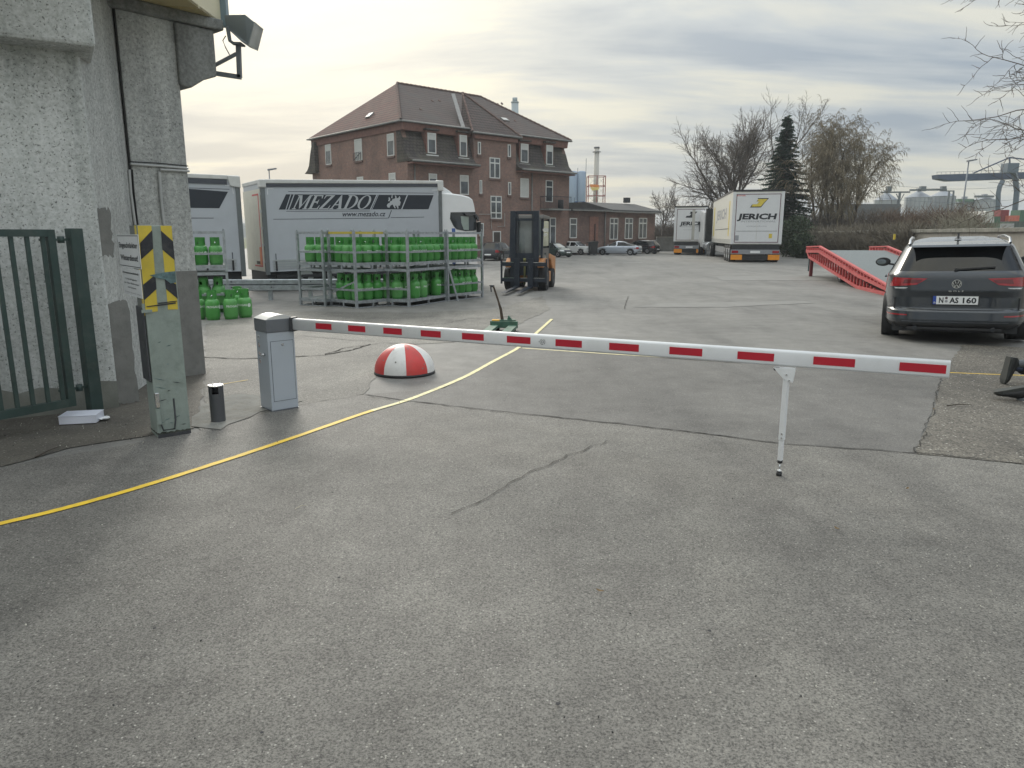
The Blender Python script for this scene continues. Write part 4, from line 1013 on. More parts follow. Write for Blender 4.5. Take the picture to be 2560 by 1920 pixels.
# tractor cab, side outline read from the photograph
ZC = lambda x, y: (1100 + x * 160 / 1475, 440 + y * 180 / 1659)
CPo = .1
def LC(x, y): return TP.hit(*ZC(x, y))
outl = [(60, 1320), (45, 420), (60, 380), (370, 410), (480, 425), (600, 450), (700, 480), (770, 530), (805, 640), (835, 800), (850, 960), (880, 1320)]
op = [LC(*p) for p in outl]; op = [(u, z) for u, z in op]
uf = op[-1][0]
mb = MB(); prof = op[1:]; prof = prof + [(uf + .02, .5), (op[0][0], .5)]
mb.prism(prof, 'y', .05, BD - .05); cabo = mb.build('cab', truckw, mz, bevel=.05)
mb = MB(); mb.prism([LC(50, 205), LC(180, 250), LC(300, 330), LC(390, 408), LC(55, 372)], 'y', .25, BD - .25); mb.build('roof_spoiler', truckw, mz, bevel=.02)
mb = MB(); mb.prism([LC(258, 835), LC(430, 832), (LC(830, 828)), LC(850, 960), LC(850, 1240), LC(780, 1262), LC(600, 1268), LC(400, 1230), LC(330, 1160), LC(245, 985)], 'y', .04, .052); mb.build('side_window', glassmat('cab_glass', (.03, .035, .04)), mz)
mb = MB(); mb.prism([LC(490, 925), LC(675, 935), LC(675, 1245), LC(560, 1240), LC(505, 1080)], 'y', .035, .041); mb.build('window_reflection_panel', M('pale_window_reflection', (.3, .36, .33), .4), mz)  # reflection in the side window painted as a pale panel
mb = MB(); mb.prism([LC(850, 1060), LC(895, 1050), LC(890, 1280), LC(855, 1300)], 'y', -.15, .04); mb.build('mirror', black_p, mz)
mb = MB(); mb.prism([LC(545, 850), LC(600, 845), LC(690, 880), LC(830, 880), LC(880, 950), LC(880, 1040), LC(850, 1000), LC(800, 900), LC(640, 915), LC(580, 900)], 'y', -.05, .03); mb.build('mirror_arm', M('dark_grey_trim', (.08, .08, .085), .5), mz)

# second truck to the left, partly behind the pier
TP2 = vplane_from(612, 684, 21.4, TRK_AZ - 1)
m2 = thing('curtain_truck', 'second silver grey curtain body with a dark printed block, half hidden behind the concrete pier', 'truck', (TP2.p.x, TP2.p.y, 0), R(90 - TRK_AZ + 1), 'MEZADO lorries')
def H2(px, py): return TP2.hit(px, py)
ZW = lambda x, y: (400 + x * 360 / 1991, 440 + y * 300 / 1659)
zt2, zb2_ = H2(601, 441)[1], H2(612, 678)[1]; u2 = H2(604, 588)[0]; LL = 6.4
mb = MB(); mb.box(-LL, u2, 0, BD, zb2_, zt2 - .1); mb.build('curtain_body', tarp, m2)
mb = MB(); mb.prism([(-LL, zt2 - .1), (u2 + .03, zt2 - .1), (u2 + .04, zt2 + .02), (-LL, zt2 + .02)], 'y', -.03, BD + .03); mb.build('roof_tarp', tarpw, m2, bevel=.02)
mb = MB(); mb.box(-LL, u2 - .3, -.02, 0, zt2 - .24, zt2 - .1); mb.build('curtain_rail', tint_dark, m2)
mb = MB(); mb.box(u2 - .08, u2 + .05, -.02, .06, zb2_ - .15, zt2 - .3); mb.build('corner_post', bpy.data.materials['grey_post'], m2)
mb = MB(); mb.prism([(u2 - .3, zt2 + .01), (u2 + .06, zt2 + .0), (u2 + .07, zt2 - .32), (u2 - .1, zt2 - .3), (u2 - .22, zt2 - .28)], 'y', -.06, .25); mb.build('tarp_flap', tarpw, m2, bevel=.02)
def on2(pts, m, name, lift=.004): 
    mb = MB(); mb.prism([H2(*ZW(*p)) for p in pts], 'y', -lift, -lift + .002); return mb.build(name, m, m2)
on2([(60, 150), (940, 218), (820, 446), (60, 436)], dk, 'print_block')
on2([(60, 150), (960, 180), (960, 187), (60, 157)], dk, 'print_line')
on2([(60, 575), (742, 578), (742, 586), (60, 583)], dk, 'print_line')
on2([(900, 125), (1000, 128), (1022, 245), (1008, 245), (988, 140), (900, 137)], pale_, 'corner_mark')
for k in range(4):
    mb = MB(); z_ = zb2_ + .09 + k * .075; mb.box(-LL + .1, u2 - .2, -.012, -.001, z_, z_ + .05); mb.build('side_board', alu, m2)
for k in range(9):
    u_ = -LL + .4 + k * (LL + u2 - .7) / 8; mb = MB(); mb.box(u_ - .025, u_ + .025, -.03, -.0125, zb2_ + .03, zb2_ + .32); mb.build('tension_buckle', black_p, m2)
    mb = MB(); mb.box(u_ - .012, u_ + .012, -.008, -.001, zb2_ + .34, zb2_ + .55); mb.build('strap', tint_dark, m2)
mb = MB(); mb.box(-LL, u2 - .1, .5, 1.7, .35, .52); mb.build('chassis', chassis, m2)
mb = MB(); mb.box(-LL, u2 - .05, .12, BD - .1, .22, zb2_ - .01); mb.build('underbody', chassis, m2)
for u_ in (-LL + 1.5, u2 - 1.6):
    for y_ in (.25, BD - .25): wheel(m2, u_, y_, .42, .42, .3)
# crash barrier in front of the trucks
CBp = VPlane(at_y(575, 720, 19.2), 86)
cba = thing('guard_rail', 'galvanised steel guard rail with two long beams running behind the gas cages', 'guard rail', CBp.p, R(90 - 86))
u0 = CBp.hit(430, 700)[0]; u1 = CBp.hit(1010, 700)[0]
def HC(x, y): return CBp.hit(*Z3(x, y))[1]
za, zb_, zc_, zd = HC(330, 825), HC(330, 855), HC(330, 870), HC(330, 905)
prof = [(0, zd), (-.05, zd + .02), (-.05, zc_ + .01), (0, zc_ + .03), (.0, zb_ - .03), (-.05, zb_ - .01), (-.05, za - .02), (0, za)]
mb = MB(); mb.grid([[Vector((u, y, z)) for y, z in prof] for u in (u0, u1)], smooth=False); mb.build('rail', steel, cba)
for k in range(6):
    u = u0 + .4 + k * (u1 - u0 - .8) / 5; mb = MB(); mb.box(u - .05, u + .05, .005, .1, 0, za); mb.build('post', steel, cba)
for k in range(6):
    u = u0 + .5 + k * (u1 - u0 - .9) / 5
    for z in (za - .06, zc_ - .04):
        mb = MB(); mb.cyl((u, -.05, z), (u, -.065, z), .018, n=8); mb.build('bolt', dsteel, cba)

# ---------------------------------------------------------------- gas bottles
gcol = M('bottle_green', (.062, .29, .052), .35, var=.08, scale=6, coat=.35, dirt=.12, dirtcol=(.03, .1, .03))
gcolb = M('bottle_green_faded', (.1, .34, .085), .45, var=.12, scale=6, coat=.2, dirt=.25, dirtcol=(.06, .16, .05)); gcolc = M('bottle_green_deep', (.045, .26, .04), .35, var=.1, scale=6, coat=.35, dirt=.2, dirtcol=(.03, .1, .03))
gcol2 = M('bottle_green_collar', (.05, .25, .045), .4, var=.1, scale=6, dirt=.2, dirtcol=(.02, .06, .02))
pw_ = M('pale_bottle_print', (.6, .68, .6), .5)
BR, BH = .142, .6
def bottle_meshes():
    prof = [(.1, .03), (BR - .012, .035), (BR, .06), (BR, .33)]
    for k in range(1, 7):
        a = R(90 * k / 6); prof.append((.05 + (BR - .05) * math.cos(a), .33 + .105 * math.sin(a)))
    prof.append((.0, .437))
    mb = MB(); mb.lathe(prof, 20); body = mb.mesh('bottle_body', gcol)
    mb = MB(); n = 20; rc = .098
    for i in range(n):
        a0, a1 = 2 * math.pi * i / n, 2 * math.pi * (i + 1) / n
        zt, zb = BH, .405
        holes = (0, 1, 10, 11)
        if i in holes or i in (5, 15):
            segs = ((zb, .46), (.535 if i in holes else .52, zt))
        else: segs = ((zb, zt),)
        for z0, z1 in segs:
            p = lambda r_, a, z: (r_ * math.cos(a), r_ * math.sin(a), z)
            mb.add([p(rc, a0, z0), p(rc, a1, z0), p(rc, a1, z1), p(rc, a0, z1), p(rc - .008, a0, z0), p(rc - .008, a1, z0), p(rc - .008, a1, z1), p(rc - .008, a0, z1)],
                   [(0, 1, 2, 3), (4, 7, 6, 5), (3, 2, 6, 7), (0, 4, 5, 1)], 0)
    collar = mb.mesh('bottle_collar', gcol2)
    mb = MB(); mb.lathe([(.118, 0), (.126, .0), (.126, .05), (.118, .05), (.118, 0)], 16); foot = mb.mesh('bottle_foot', gcol2)
    mb = MB(); mb.cyl((0, 0, .43), (0, 0, .5), .022, n=8); mb.cyl((-.04, 0, .48), (.04, 0, .48), .014, n=6); valve = mb.mesh('bottle_valve', bpy.data.materials['bright_metal'])
    # print wrapped round the shell
    mb = MB(); text(mb, 'PROGAS', (0, 0, 0), (1, 0, 0), (0, 1, 0), w=.235, h=.042, bold=.04)
    rr_ = BR + .0015; mb.v = [(rr_ * math.cos(v[0] / BR - math.pi / 2 - .7), rr_ * math.sin(v[0] / BR - math.pi / 2 - .7), .25 + v[1]) for v in mb.v]
    for i in range(14):
        a0, a1 = 2 * math.pi * i / 14, 2 * math.pi * (i + 1) / 14
        q = [(0, 0), (.04 * math.cos(a0), .04 * math.sin(a0)), (.04 * math.cos(a1), .04 * math.sin(a1))]
        mb.add([(rr_ * math.cos(x / BR - math.pi / 2 + 1.32), rr_ * math.sin(x / BR - math.pi / 2 + 1.32), .265 + y) for x, y in q], [(0, 1, 2)], 0)
        q = [(q[0][0] * .3, q[0][1])] if False else q
    prt = mb.mesh('bottle_print', pw_, fix=False)
    return body, collar, foot, valve, prt
BMS = bottle_meshes()
BODIES = [BMS[0], BMS[0].copy(), BMS[0].copy()]
BODIES[1].materials[0] = gcolb; BODIES[2].materials[0] = gcolc
brand = random.Random(77)
bprint_inner = None
def bottle(loc, rz, label, group, show_print=True):
    t = thing('gas_bottle', label, 'gas bottle', loc, rz, group)
    for nm, me in zip(('body', 'collar', 'foot_ring', 'valve', 'print'), BMS):
        if nm == 'print' and not show_print: continue
        if nm == 'body': me = brand.choice(BODIES)
        o = link(nm, me, t)
        if nm == 'print': o['kind'] = 'stuff'
    return t

# ---------------------------------------------------------------- wire racks for the bottles
zt4 = 540 / 2212
def Z7(x, y): return (720 + x * zt4, 560 + y * zt4)
yel_s = M('yellow_painted_steel', (.5, .4, .06), .5, var=.15, dirt=.3, dirtcol=(.2, .18, .1))
blu_s = M('blue_painted_steel', (.05, .1, .3), .5, var=.2)
rk_names = ('left', 'second', 'third', 'right')
def rack(P, ax, w, d, z0, h, label, group, bars=(True, True), top_m=None, brace=False):
    """P front-left floor corner, ax heading of its front edge, w wide, d deep"""
    t = thing('bottle_rack', label, 'rack', (P.x, P.y, z0), ax, group)
    pw2 = .055
    for i, (x, y) in enumerate(((0, 0), (w, 0), (w, d), (0, d))):
        mb = MB(); mb.beam((x, y, 0), (x, y, h + .03), pw2, pw2, up=(0, 1, 0)); mb.build('post', steel, t)
        mb = MB(); mb.cyl((x, y, h + .03), (x, y, h + .09), .018, .006, n=8); mb.build('stacking_cone', steel, t)
    mb = MB(); mb.box(.0, w, .0, d, .155, .17); mb.build('floor_sheet', M('rack_floor', (.25, .28, .28), .5, .5, dirt=.3) if 'rack_floor' not in bpy.data.materials else bpy.data.materials['rack_floor'], t)
    e = pw2 / 2
    sides = {'front': ((e, 0), (w - e, 0)), 'right': ((w, e), (w, d - e)), 'back': ((w - e, d), (e, d)), 'left': ((0, d - e), (0, e))}
    for nm, (a, b) in sides.items():
        mb = MB(); mb.beam((*a, .145), (*b, .145), .03, .07); mb.build('base_rail', steel, t)
        mb = MB(); mb.beam((*a, .012), (*b, .012), .03, .02); mb.build('skid_rail', steel, t)
        mb = MB(); mb.beam((*a, h - .015), (*b, h - .015), .035, .055); mb.build('top_rail', top_m if (top_m and nm in ('front', 'left')) else steel, t)
        if nm != 'back' and bars[0 if nm in ('front',) else 1]:
            mb = MB(); mb.beam((*a, .42), (*b, .42), .02, .045); mb.build('side_bar', steel, t)
        mx, my = (a[0] + b[0]) / 2, (a[1] + b[1]) / 2
        mb = MB(); mb.beam((mx, my, .022), (mx, my, .11), .05, .03, up=(1, 0, 0)); mb.build('foot_block', steel, t)
    if brace:
        mb = MB(); mb.beam((0, d - .05, .33), (0, .05, .62), .02, .035); mb.build('brace', steel, t)
    return t
TH = .885
def place_rack(front, right=None, back=None, az=None, w=1.2, d=1.0, **k): pass
racks = []
def rect(F, A, w, d, from_right=False): return F, A, w, d
g1 = gp(*Z7(135, 830)); g2 = gp(*Z7(385, 845))
g3 = gp(*Z7(705, 865)); g4 = gp(*Z7(1030, 835)); g5 = gp(*Z7(425, 845))
g6 = gp(*Z7(1240, 850)); g7 = gp(*Z7(1620, 790)); g8 = gp(*Z7(1045, 830))
g9 = gp(*Z7(1640, 790)); g10 = gp(*Z7(1990, 750)); g11 = gp(*Z7(2115, 700))
def ang(a, b): return math.atan2(b.y - a.y, b.x - a.x)
specs = [ # front-left corner, heading of front edge, width, depth
    (g1 + Vector((0, 0, 0)), ang(g1, g2), (g2 - g1).length, 1.05, 'left'),
    (g3, ang(g3, g4), (g4 - g3).length, 1.0, 'second'),
    (g6, ang(g6, g7), (g7 - g6).length, .95, 'third'),
    (g9, ang(g9, g10), (g10 - g9).length, 1.0, 'right')]
print('racks', [(tuple(round(c, 2) for c in s_[0]), round(math.degrees(s_[1])), round(s_[2], 2)) for s_ in specs], g5, g8, g11)
import itertools
miss = {(0, 0): {(0, 0), (1, 0), (0, 1), (0, 2), (1, 1)}, (2, 0): {(0, 0), (3, 0), (3, 1)}, (3, 0): {(0, 0), (3, 2)}, (1, 0): set()}
br_ = random.Random(11)
for ri, (P, a, w, d, nm) in enumerate(specs):
    for tier in (0, 1):
        tl = ('lower', 'upper')[tier]
        racks.append(rack(P, a, w, d, tier * TH, TH, 'galvanised bottle cage rack, %s tier of the %s stack before the lorry' % (tl, nm if nm != 'second' else 'second'),
             'stacked steel bottle racks', bars=((ri != 2 or tier == 1), True), top_m=(yel_s if ri == 1 and tier == 1 else None), brace=(ri == 1 and tier == 0)))
        nx = max(2, int((w - .04) / .286)); ny = max(2, int((d - .04) / .286)); sx = (w - .08) / nx; sy = (d - .08) / ny
        Mr = Matrix.Translation((P.x, P.y, tier * TH)) @ Matrix.Rotation(a, 4, 'Z')
        for i in range(nx):
            for j in range(ny):
                if tier == 0 and (i, j) in miss.get((ri, 0), ()): continue
                p = Mr @ Vector((.04 + sx * (i + .5), .04 + sy * (j + .5), .171))
                col = 'front row' if j == 0 else ('back row' if j == ny - 1 else 'inner row'); cw_ = ('leftmost', 'second', 'third', 'fourth', 'fifth')[i] if i < nx - 1 else 'rightmost'
                bottle(p, a + br_.uniform(-1.2, 1.2), 'green gas bottle, %s of the %s, %s tier, %s rack stack' % (cw_, col, tl, nm), 'gas bottles in the %s tier of the %s rack stack' % (tl, nm), show_print=(j <= 1 or i == 0 or i == nx - 1))
# blue corner joints and leaning bar on the right stack
P, a, w, d, nm = specs[3]; Mr = Matrix.Translation((P.x, P.y, 0)) @ Matrix.Rotation(a, 4, 'Z')
tr = racks[7]
for z in (.0, TH - .02): mb = MB(); mb.box(w - .035, w + .035, d - .035, d + .035, z - .02, z + .14); mb.build('joint_collar', blu_s, tr)
mb = MB(); q = gp(*Z7(1740, 785)); top = at_y(*Z7(1622, 365), P.y - .03); mb.beam(q, top, .03, .05); tag(mb.build('steel_bar', steel, world=True), 'loose galvanised bar leaning against the front of the right rack stack', 'steel bar')
# rack behind the pier at the left with loose bottles in front
LRp = gp(*Z3(325, 985)); 
lr_c = at_y(*Z3(325, 915), 16.2); lrz = 0
PX = at_y(568, 700, 16.0)
aL = R(21.5)
wL = 1.3
PLk = Vector((PX.x - wL * math.cos(aL), 16.0 - wL * math.sin(aL), 0))
for tier in (0, 1):
    z0 = tier * TH
    racks.append(rack(PLk, aL, wL, 1.0, z0, TH, 'galvanised steel cage rack standing alone near the pier, %s tier' % ('lower', 'upper')[tier], 'steel racks near the pier'))
    Mr = Matrix.Translation((PLk.x, PLk.y, z0)) @ Matrix.Rotation(aL, 4, 'Z')
    for i in range(4):
        for j in range(3):
            p = Mr @ Vector((.04 + .305 * (i + .5), .04 + .305 * (j + .5), .171)); bottle(p, aL + br_.uniform(-1, 1), 'green gas bottle, %s in the %s row, %s tier, lone rack near pier' % (('leftmost', 'second', 'third', 'rightmost')[i], ('front', 'middle', 'back')[j], ('lower', 'upper')[tier]), 'gas bottles in the %s tier of the rack near the pier' % ('lower', 'upper')[tier])
for k, (px, py, lb) in enumerate(((527, 801, 'green gas bottle on the ground, third from the right in the front line'), (572, 799, 'green gas bottle on the ground, second from the right of the loose group'), (608, 795, 'green gas bottle on the ground, rightmost of the loose group'),
        (490, 800, 'green gas bottle on the ground, partly cut off by the pier'), (592, 786, 'green gas bottle on the ground, half hidden between two at the right'), (545, 782, 'green gas bottle on the ground in the second row of the loose group'), (510, 782, 'green gas bottle on the ground, second row, nearest the pier'), (470, 792, 'green gas bottle on the ground, almost wholly hidden by the pier'))):
    bottle(gp(px, py) + Vector((0, BR, 0)), (.2, .5, -.3, .4, .1, 0, 2, 0)[k], lb, 'loose gas bottles on the ground')

# ---------------------------------------------------------------- forklift
fkL = gp(1248, 729); hd = Vector((-.22, -.975, 0)); 
fk = thing('forklift', 'dark blue and orange forklift with enclosed cab and long forks beside the gas bottle racks', 'forklift', gp(1307, 728) + Vector((.12, .5, 0)), math.atan2(hd.x, -hd.y) * 1.0)
# local frame: -Y is forward (towards the camera), X to the right in the picture
fnavy = M('navy_black_paint', (.02, .027, .04), .45, .2, var=.2, dirt=.25, dirtcol=(.08, .08, .08))
forg = M('orange_machine_paint', (.5, .22, .08), .45, var=.15, dirt=.3, dirtcol=(.2, .12, .08))
fgrey = M('grey_cab_paint', (.12, .115, .105), .45, var=.1, dirt=.3, dirtcol=(.07, .07, .07))
fgl = glassmat('cab_window_glass', (.16, .18, .18), .08)
HM = 2.43
for x in (-.36, .36):
    mb = MB(); mb.beam((x, -.28, .12), (x, -.28, HM), .17, .12, up=(0, 1, 0)); mb.build('mast_channel', fnavy, fk, bevel=.008)
    mb = MB(); mb.beam((x * .72, -.22, .12), (x * .72, -.22, HM - .05), .09, .09, up=(0, 1, 0)); mb.build('inner_mast', dsteel, fk)
for z, h in ((HM - .05, .1), (HM - .26, .07), (1.02, .28), (.62, .3)):
    mb = MB(); mb.beam((-.36, -.25, z), (.36, -.25, z), .06, h); mb.build('cross_member', fnavy, fk)
mb = MB(); mb.cyl((0, -.27, .2), (0, -.27, .95), .035, n=10); mb.cyl((0, -.27, .9), (0, -.27, 1.0), .05, n=10); mb.build('lift_cylinder', M('yellow_green_metal', (.2, .2, .08), .5, .3), fk)
for z in (.34, .82): mb = MB(); mb.beam((-.7, -.42, z), (.7, -.42, z), .05, .11); mb.build('carriage_bar', fnavy, fk)
for z in (.395, .875):
    mb = MB(); mb.beam((-.66, -.425, z + .006), (.66, -.425, z + .006), .045, .012); mb.build('worn_edge', chrome, fk)
for x in (-.71, .71): mb = MB(); mb.beam((x, -.4, .22), (x, -.4, .98), .04, .1, up=(0, 1, 0)); mb.build('carriage_side', fnavy, fk)
for x in (-.2, .22):
    mb = MB(); mb.beam((x, -.48, .1), (x, -.48, 1.0), .17, .06, up=(0, 1, 0)); mb.prism([(-.45, .1), (-.45, .16), (-2.25, .1), (-2.32, .085), (-2.25, .075)], 'x', x - .07, x + .07); mb.build('fork', fnavy, fk, bevel=.004)
for x in (-.53, .53): wheel(fk, x, .05, .36, .36, .26, 'front_wheel', axis='x', rimc=dsteel)
for x in (-.5, .5): wheel(fk, x, 1.55, .31, .31, .22, 'rear_wheel', axis='x', rimc=dsteel)
mb = MB(); mb.prism([(-.18, .25), (-.18, 1.0), (1.2, 1.05), (2.0, 1.02), (2.05, .9), (2.05, .3), (1.2, .3), (1.1, .75), (.6, .25)], 'x', -.42, .42); mb.build('body', forg, fk, bevel=.02)
mb = MB(); mb.prism([(1.85, .3), (2.1, .35), (2.12, 1.0), (1.1, 1.12), (1.05, .95), (1.2, .9)], 'x', -.58, .58); mb.build('counterweight', forg, fk, bevel=.04)
mb = MB()
for s_ in (-1, 1): mb.prism([(-.38, .72), (-.3, .9), (-.1, 1.0), (.4, .98), (.62, .7), (.5, .7), (.35, .86), (-.1, .86), (-.25, .72)], 'x', s_ * .42, s_ * .6) if s_ > 0 else mb.prism([(-.38, .72), (-.3, .9), (-.1, 1.0), (.4, .98), (.62, .7), (.5, .7), (.35, .86), (-.1, .86), (-.25, .72)], 'x', -.6, -.42)
mb.build('mudguard', forg, fk, bevel=.01)
mb = MB(); mb.box(.42, .58, .62, 1.18, .22, .55); mb.build('step', forg, fk, bevel=.02)
# cab
for x in (-.5, .5):
    for y0, y1 in ((-.1, .1), (1.15, 1.1)):
        mb = MB(); mb.beam((x, y0, 1.0), (x, y1, 2.22), .06, .07, up=(0, 1, 0)); mb.build('cab_pillar', fnavy, fk)
mb = MB(); mb.prism([(.0, 2.2), (.05, 2.32), (1.12, 2.3), (1.2, 2.2)], 'x', -.54, .54); mb.build('roof', fgrey, fk, bevel=.02)
mb = MB(); mb.box(-.47, .47, -.1, -.085, 1.08, 2.2); mb.build('windscreen', fgl, fk)
mb = MB(); mb.box(-.47, .47, 1.12, 1.135, 1.3, 2.18); mb.build('rear_window', fgl, fk)
for s_ in (-1, 1):
    mb = MB(); mb.prism([(-.02, .45), (-.05, 1.3), (1.1, 1.3), (1.05, .5), (.6, .35), (.4, .7), (.1, .72)], 'x', s_ * .51 - .012, s_ * .51 + .012); dd_ = mb.build('door', fgrey, fk)
    mb = MB(); mb.prism([(.06, 1.36), (.14, 2.14), (1.03, 2.14), (1.05, 1.36)], 'x', s_ * .51 - .006, s_ * .51 + .006); mb.build('window', M('pale_yellow_side_glass', (.5, .5, .36), .15, var=.15) if s_ > 0 else fgl, dd_)
    mb = MB(); mb.prism([(.2, .85), (.2, 1.15), (.55, 1.15), (.55, .65), (.4, .62)], 'x', s_ * .525 - .004, s_ * .525 + .004); mb.build('lower_window', fgl, dd_)
mb = MB(); mb.cbox((.62, -.06, 1.86), .16, .05, .1); mb.cyl((.5, -.08, 1.86), (.56, -.06, 1.86), .01, n=6); mb.cyl((.6, -.09, 1.72), (.6, -.03, 1.72), .045, n=10); mb.build('work_light', chrome, fk)
mb = MB(); mb.box(-.25, .2, .7, .8, .95, 1.6); mb.box(-.25, .2, .3, .8, .95, 1.08); mb.build('seat', black_p, fk, bevel=.03)
mb = MB(); mb.tube([(.18 * math.cos(a), .18 + .12 * math.sin(a), 1.35 + .1 * math.sin(a)) for a in [2 * math.pi * k / 14 for k in range(15)]], .014, 6); mb.build('steering_wheel', black_p, fk)

# ---------------------------------------------------------------- brick house
HZ = 54.0
HC_ = at_y(1025, 646, HZ * 1.0)
HP = Vector((HC_.x, HC_.y, 0)); AZF, AZL = 48, -42
house = thing('brick_house', 'three storey red brick house with a hipped tile roof and mansard dormers behind the lorry', 'house', HP, R(90 - AZF))
FPn = VPlane(HP, AZF); LPn = VPlane(HP, AZL)
zh = 720 / 2212
def Z4(x, y): return (740 + x * zh, 180 + y * zh)
def FH(x, y, off=0.0): return FPn.hit(*Z4(x, y), off)        # (u, z) on the front wall; off>0 outward
def LH(x, y, off=0.0): return LPn.hit(*Z4(x, y), -off)       # (v, z) on the left end wall
brick1 = brickmat('old_red_brick', (.27, .155, .125), (.215, .135, .115), (.24, .215, .19))
brick2 = brickmat('dark_red_brick', (.23, .14, .12), (.175, .115, .1), (.2, .175, .16), soot=.8)
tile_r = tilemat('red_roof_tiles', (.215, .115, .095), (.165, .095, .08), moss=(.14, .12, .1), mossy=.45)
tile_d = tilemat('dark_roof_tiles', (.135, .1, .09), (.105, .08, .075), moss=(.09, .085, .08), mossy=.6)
tile_m = tilemat('mossy_mansard_tiles', (.09, .075, .07), (.06, .052, .05), moss=(.12, .11, .08), mossy=.8)
fascia = M('brown_red_timber', (.2, .105, .085), .7, var=.2, scale=4)
gutter = M('zinc_gutter', (.24, .24, .23), .5, .4, var=.15)
wfr = M('white_window_frame', (.62, .63, .61), .5, var=.04)
wgl = glassmat('house_window_glass', (.06, .07, .08), .05)
shut = M('white_shutter', (.5, .51, .49), .6, var=.05)
stone = M('sandstone_sill', (.16, .11, .095), .8, var=.15)
HL, HW = 16.9, 14.6
zEave = FH(1000, 400)[1] if False else CAM_H + (588 - 310) * (HZ) / 1838
zLow = 7.05
REC = .95
# walls as solid blocks (local: X along the front, Y into the depth)
u_s0, u_s1 = FH(1366, 700)[0], FH(1690, 700)[0]
mb = MB(); mb.box(0, HL, 0, HW, 0, zLow); mb.build('wall', brick1, house)
mb = MB()
endp = [(0, zLow), (REC, zEave), (HW - REC, zEave), (HW, zLow)]
mb.prism([(y, z) for y, z in endp], 'x', 0.001, .35); mb.build('gable_wall', brick1, house)
mb = MB(); mb.prism(endp, 'x', HL - .35, HL); mb.build('gable_wall', brick1, house)
mb = MB(); mb.box(u_s0, u_s1, 0, 3, zLow, zEave - .32); mb.build('stair_wall', brick1, house)
zStair = FH(1345, 465)[1]
# mansard slopes with a flared foot
for a, b in ((-.05, u_s0), (u_s1, HL + .05)):
    mb = MB()
    prof = [(-.75, zLow - .12), (-.25, zLow + .12), (.12, zLow + .5), (.45, zLow + 1.4), (REC - .05, zEave - .45), (REC + .3, zEave - .45), (REC + .3, zLow - .12)]
    mb.prism(prof, 'x', a, b); mb.build('mansard_roof', tile_m, house)
    mb = MB(); mb.cyl((a, -.8, zLow - .12), (b, -.8, zLow - .12), .075, n=8); mb.build('gutter', gutter, house)
    mb = MB(); mb.box(a + .05, b - .05, -.7, .0, zLow - .3, zLow - .2); mb.build('eave_board', fascia, house)
    mb = MB(); mb.prism([(REC - .62, zEave - .75), (REC - .75, zEave - .1), (REC + .3, zEave - .1), (REC + .3, zEave - .75)], 'x', a + .02, b - .02); mb.build('cornice', fascia, house)
# same foot at the rear left corner (seen in profile)
mb = MB(); mb.prism([(HW + .75, zLow - .12), (HW + .25, zLow + .12), (HW - .12, zLow + .5), (HW - .45, zLow + 1.4), (HW - REC + .05, zEave - .45), (HW - REC - .3, zEave - .45), (HW - REC - .3, zLow - .12)], 'x', -.35, HL + .35); mb.build('mansard_roof', tile_m, house)
# hipped roof
zR = 14.65; yM = HW / 2; e = .35; y0 = REC - .8; y1 = HW - REC + .8; x0 = -e; x1 = HL + e; zE = zEave - .12
ha, hb = FPn.hit(992, 205, -yM), FPn.hit(1201, 238, -yM); zR = (ha[1] + hb[1]) / 2; ra, rb = Vector((ha[0], yM, zR - .12)), Vector((hb[0], yM, zR - .12)); print('ridge', ha, hb)
P00, P10, P11, P01 = Vector((x0, y0, zE)), Vector((x1, y0, zE)), Vector((x1, y1, zE)), Vector((x0, y1, zE))
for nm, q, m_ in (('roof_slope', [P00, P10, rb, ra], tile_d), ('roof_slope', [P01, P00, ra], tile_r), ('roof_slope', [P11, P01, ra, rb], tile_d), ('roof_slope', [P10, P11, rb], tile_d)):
    n = (q[1] - q[0]).cross(q[2] - q[0]).normalized()
    if n.z < 0: n = -n
    mb = MB(); mb.slab(q, n, .14); mb.build(nm, m_, house)
ridge_m = M('ridge_tiles', (.17, .115, .1), .8, var=.35, scale=9)
rdg = bpy.data.meshes.new('x'); 
def ridge_line(a, b, n):
    d = (b - a) / n
    for k in range(n):
        p = a + d * k; mb = MB(); mb.tube([p + Vector((0, 0, .05)), p + d * 1.04 + Vector((0, 0, .03))], [.1, .08], 6)
        yield mb
for a, b in ((P00, ra), (ra, rb), (rb, P10)):
    n = int((b - a).length / .42)
    for k, mb in enumerate(ridge_line(a, b, n)): mb.build('ridge_tile', ridge_m, house)
mb = MB(); mb.cyl(P00 + Vector((0, -.05, -.06)), P10 + Vector((0, -.05, -.06)), .07, n=8); mb.build('gutter', gutter, house)
mb = MB(); mb.cyl(P00 + Vector((-.05, 0, -.06)), P01 + Vector((-.05, 0, -.06)), .07, n=8); mb.build('gutter', gutter, house)
mb = MB(); mb.box(-.12, 0, .25, HW - .3, zE - .62, zE - .12); mb.build('cornice', fascia, house)
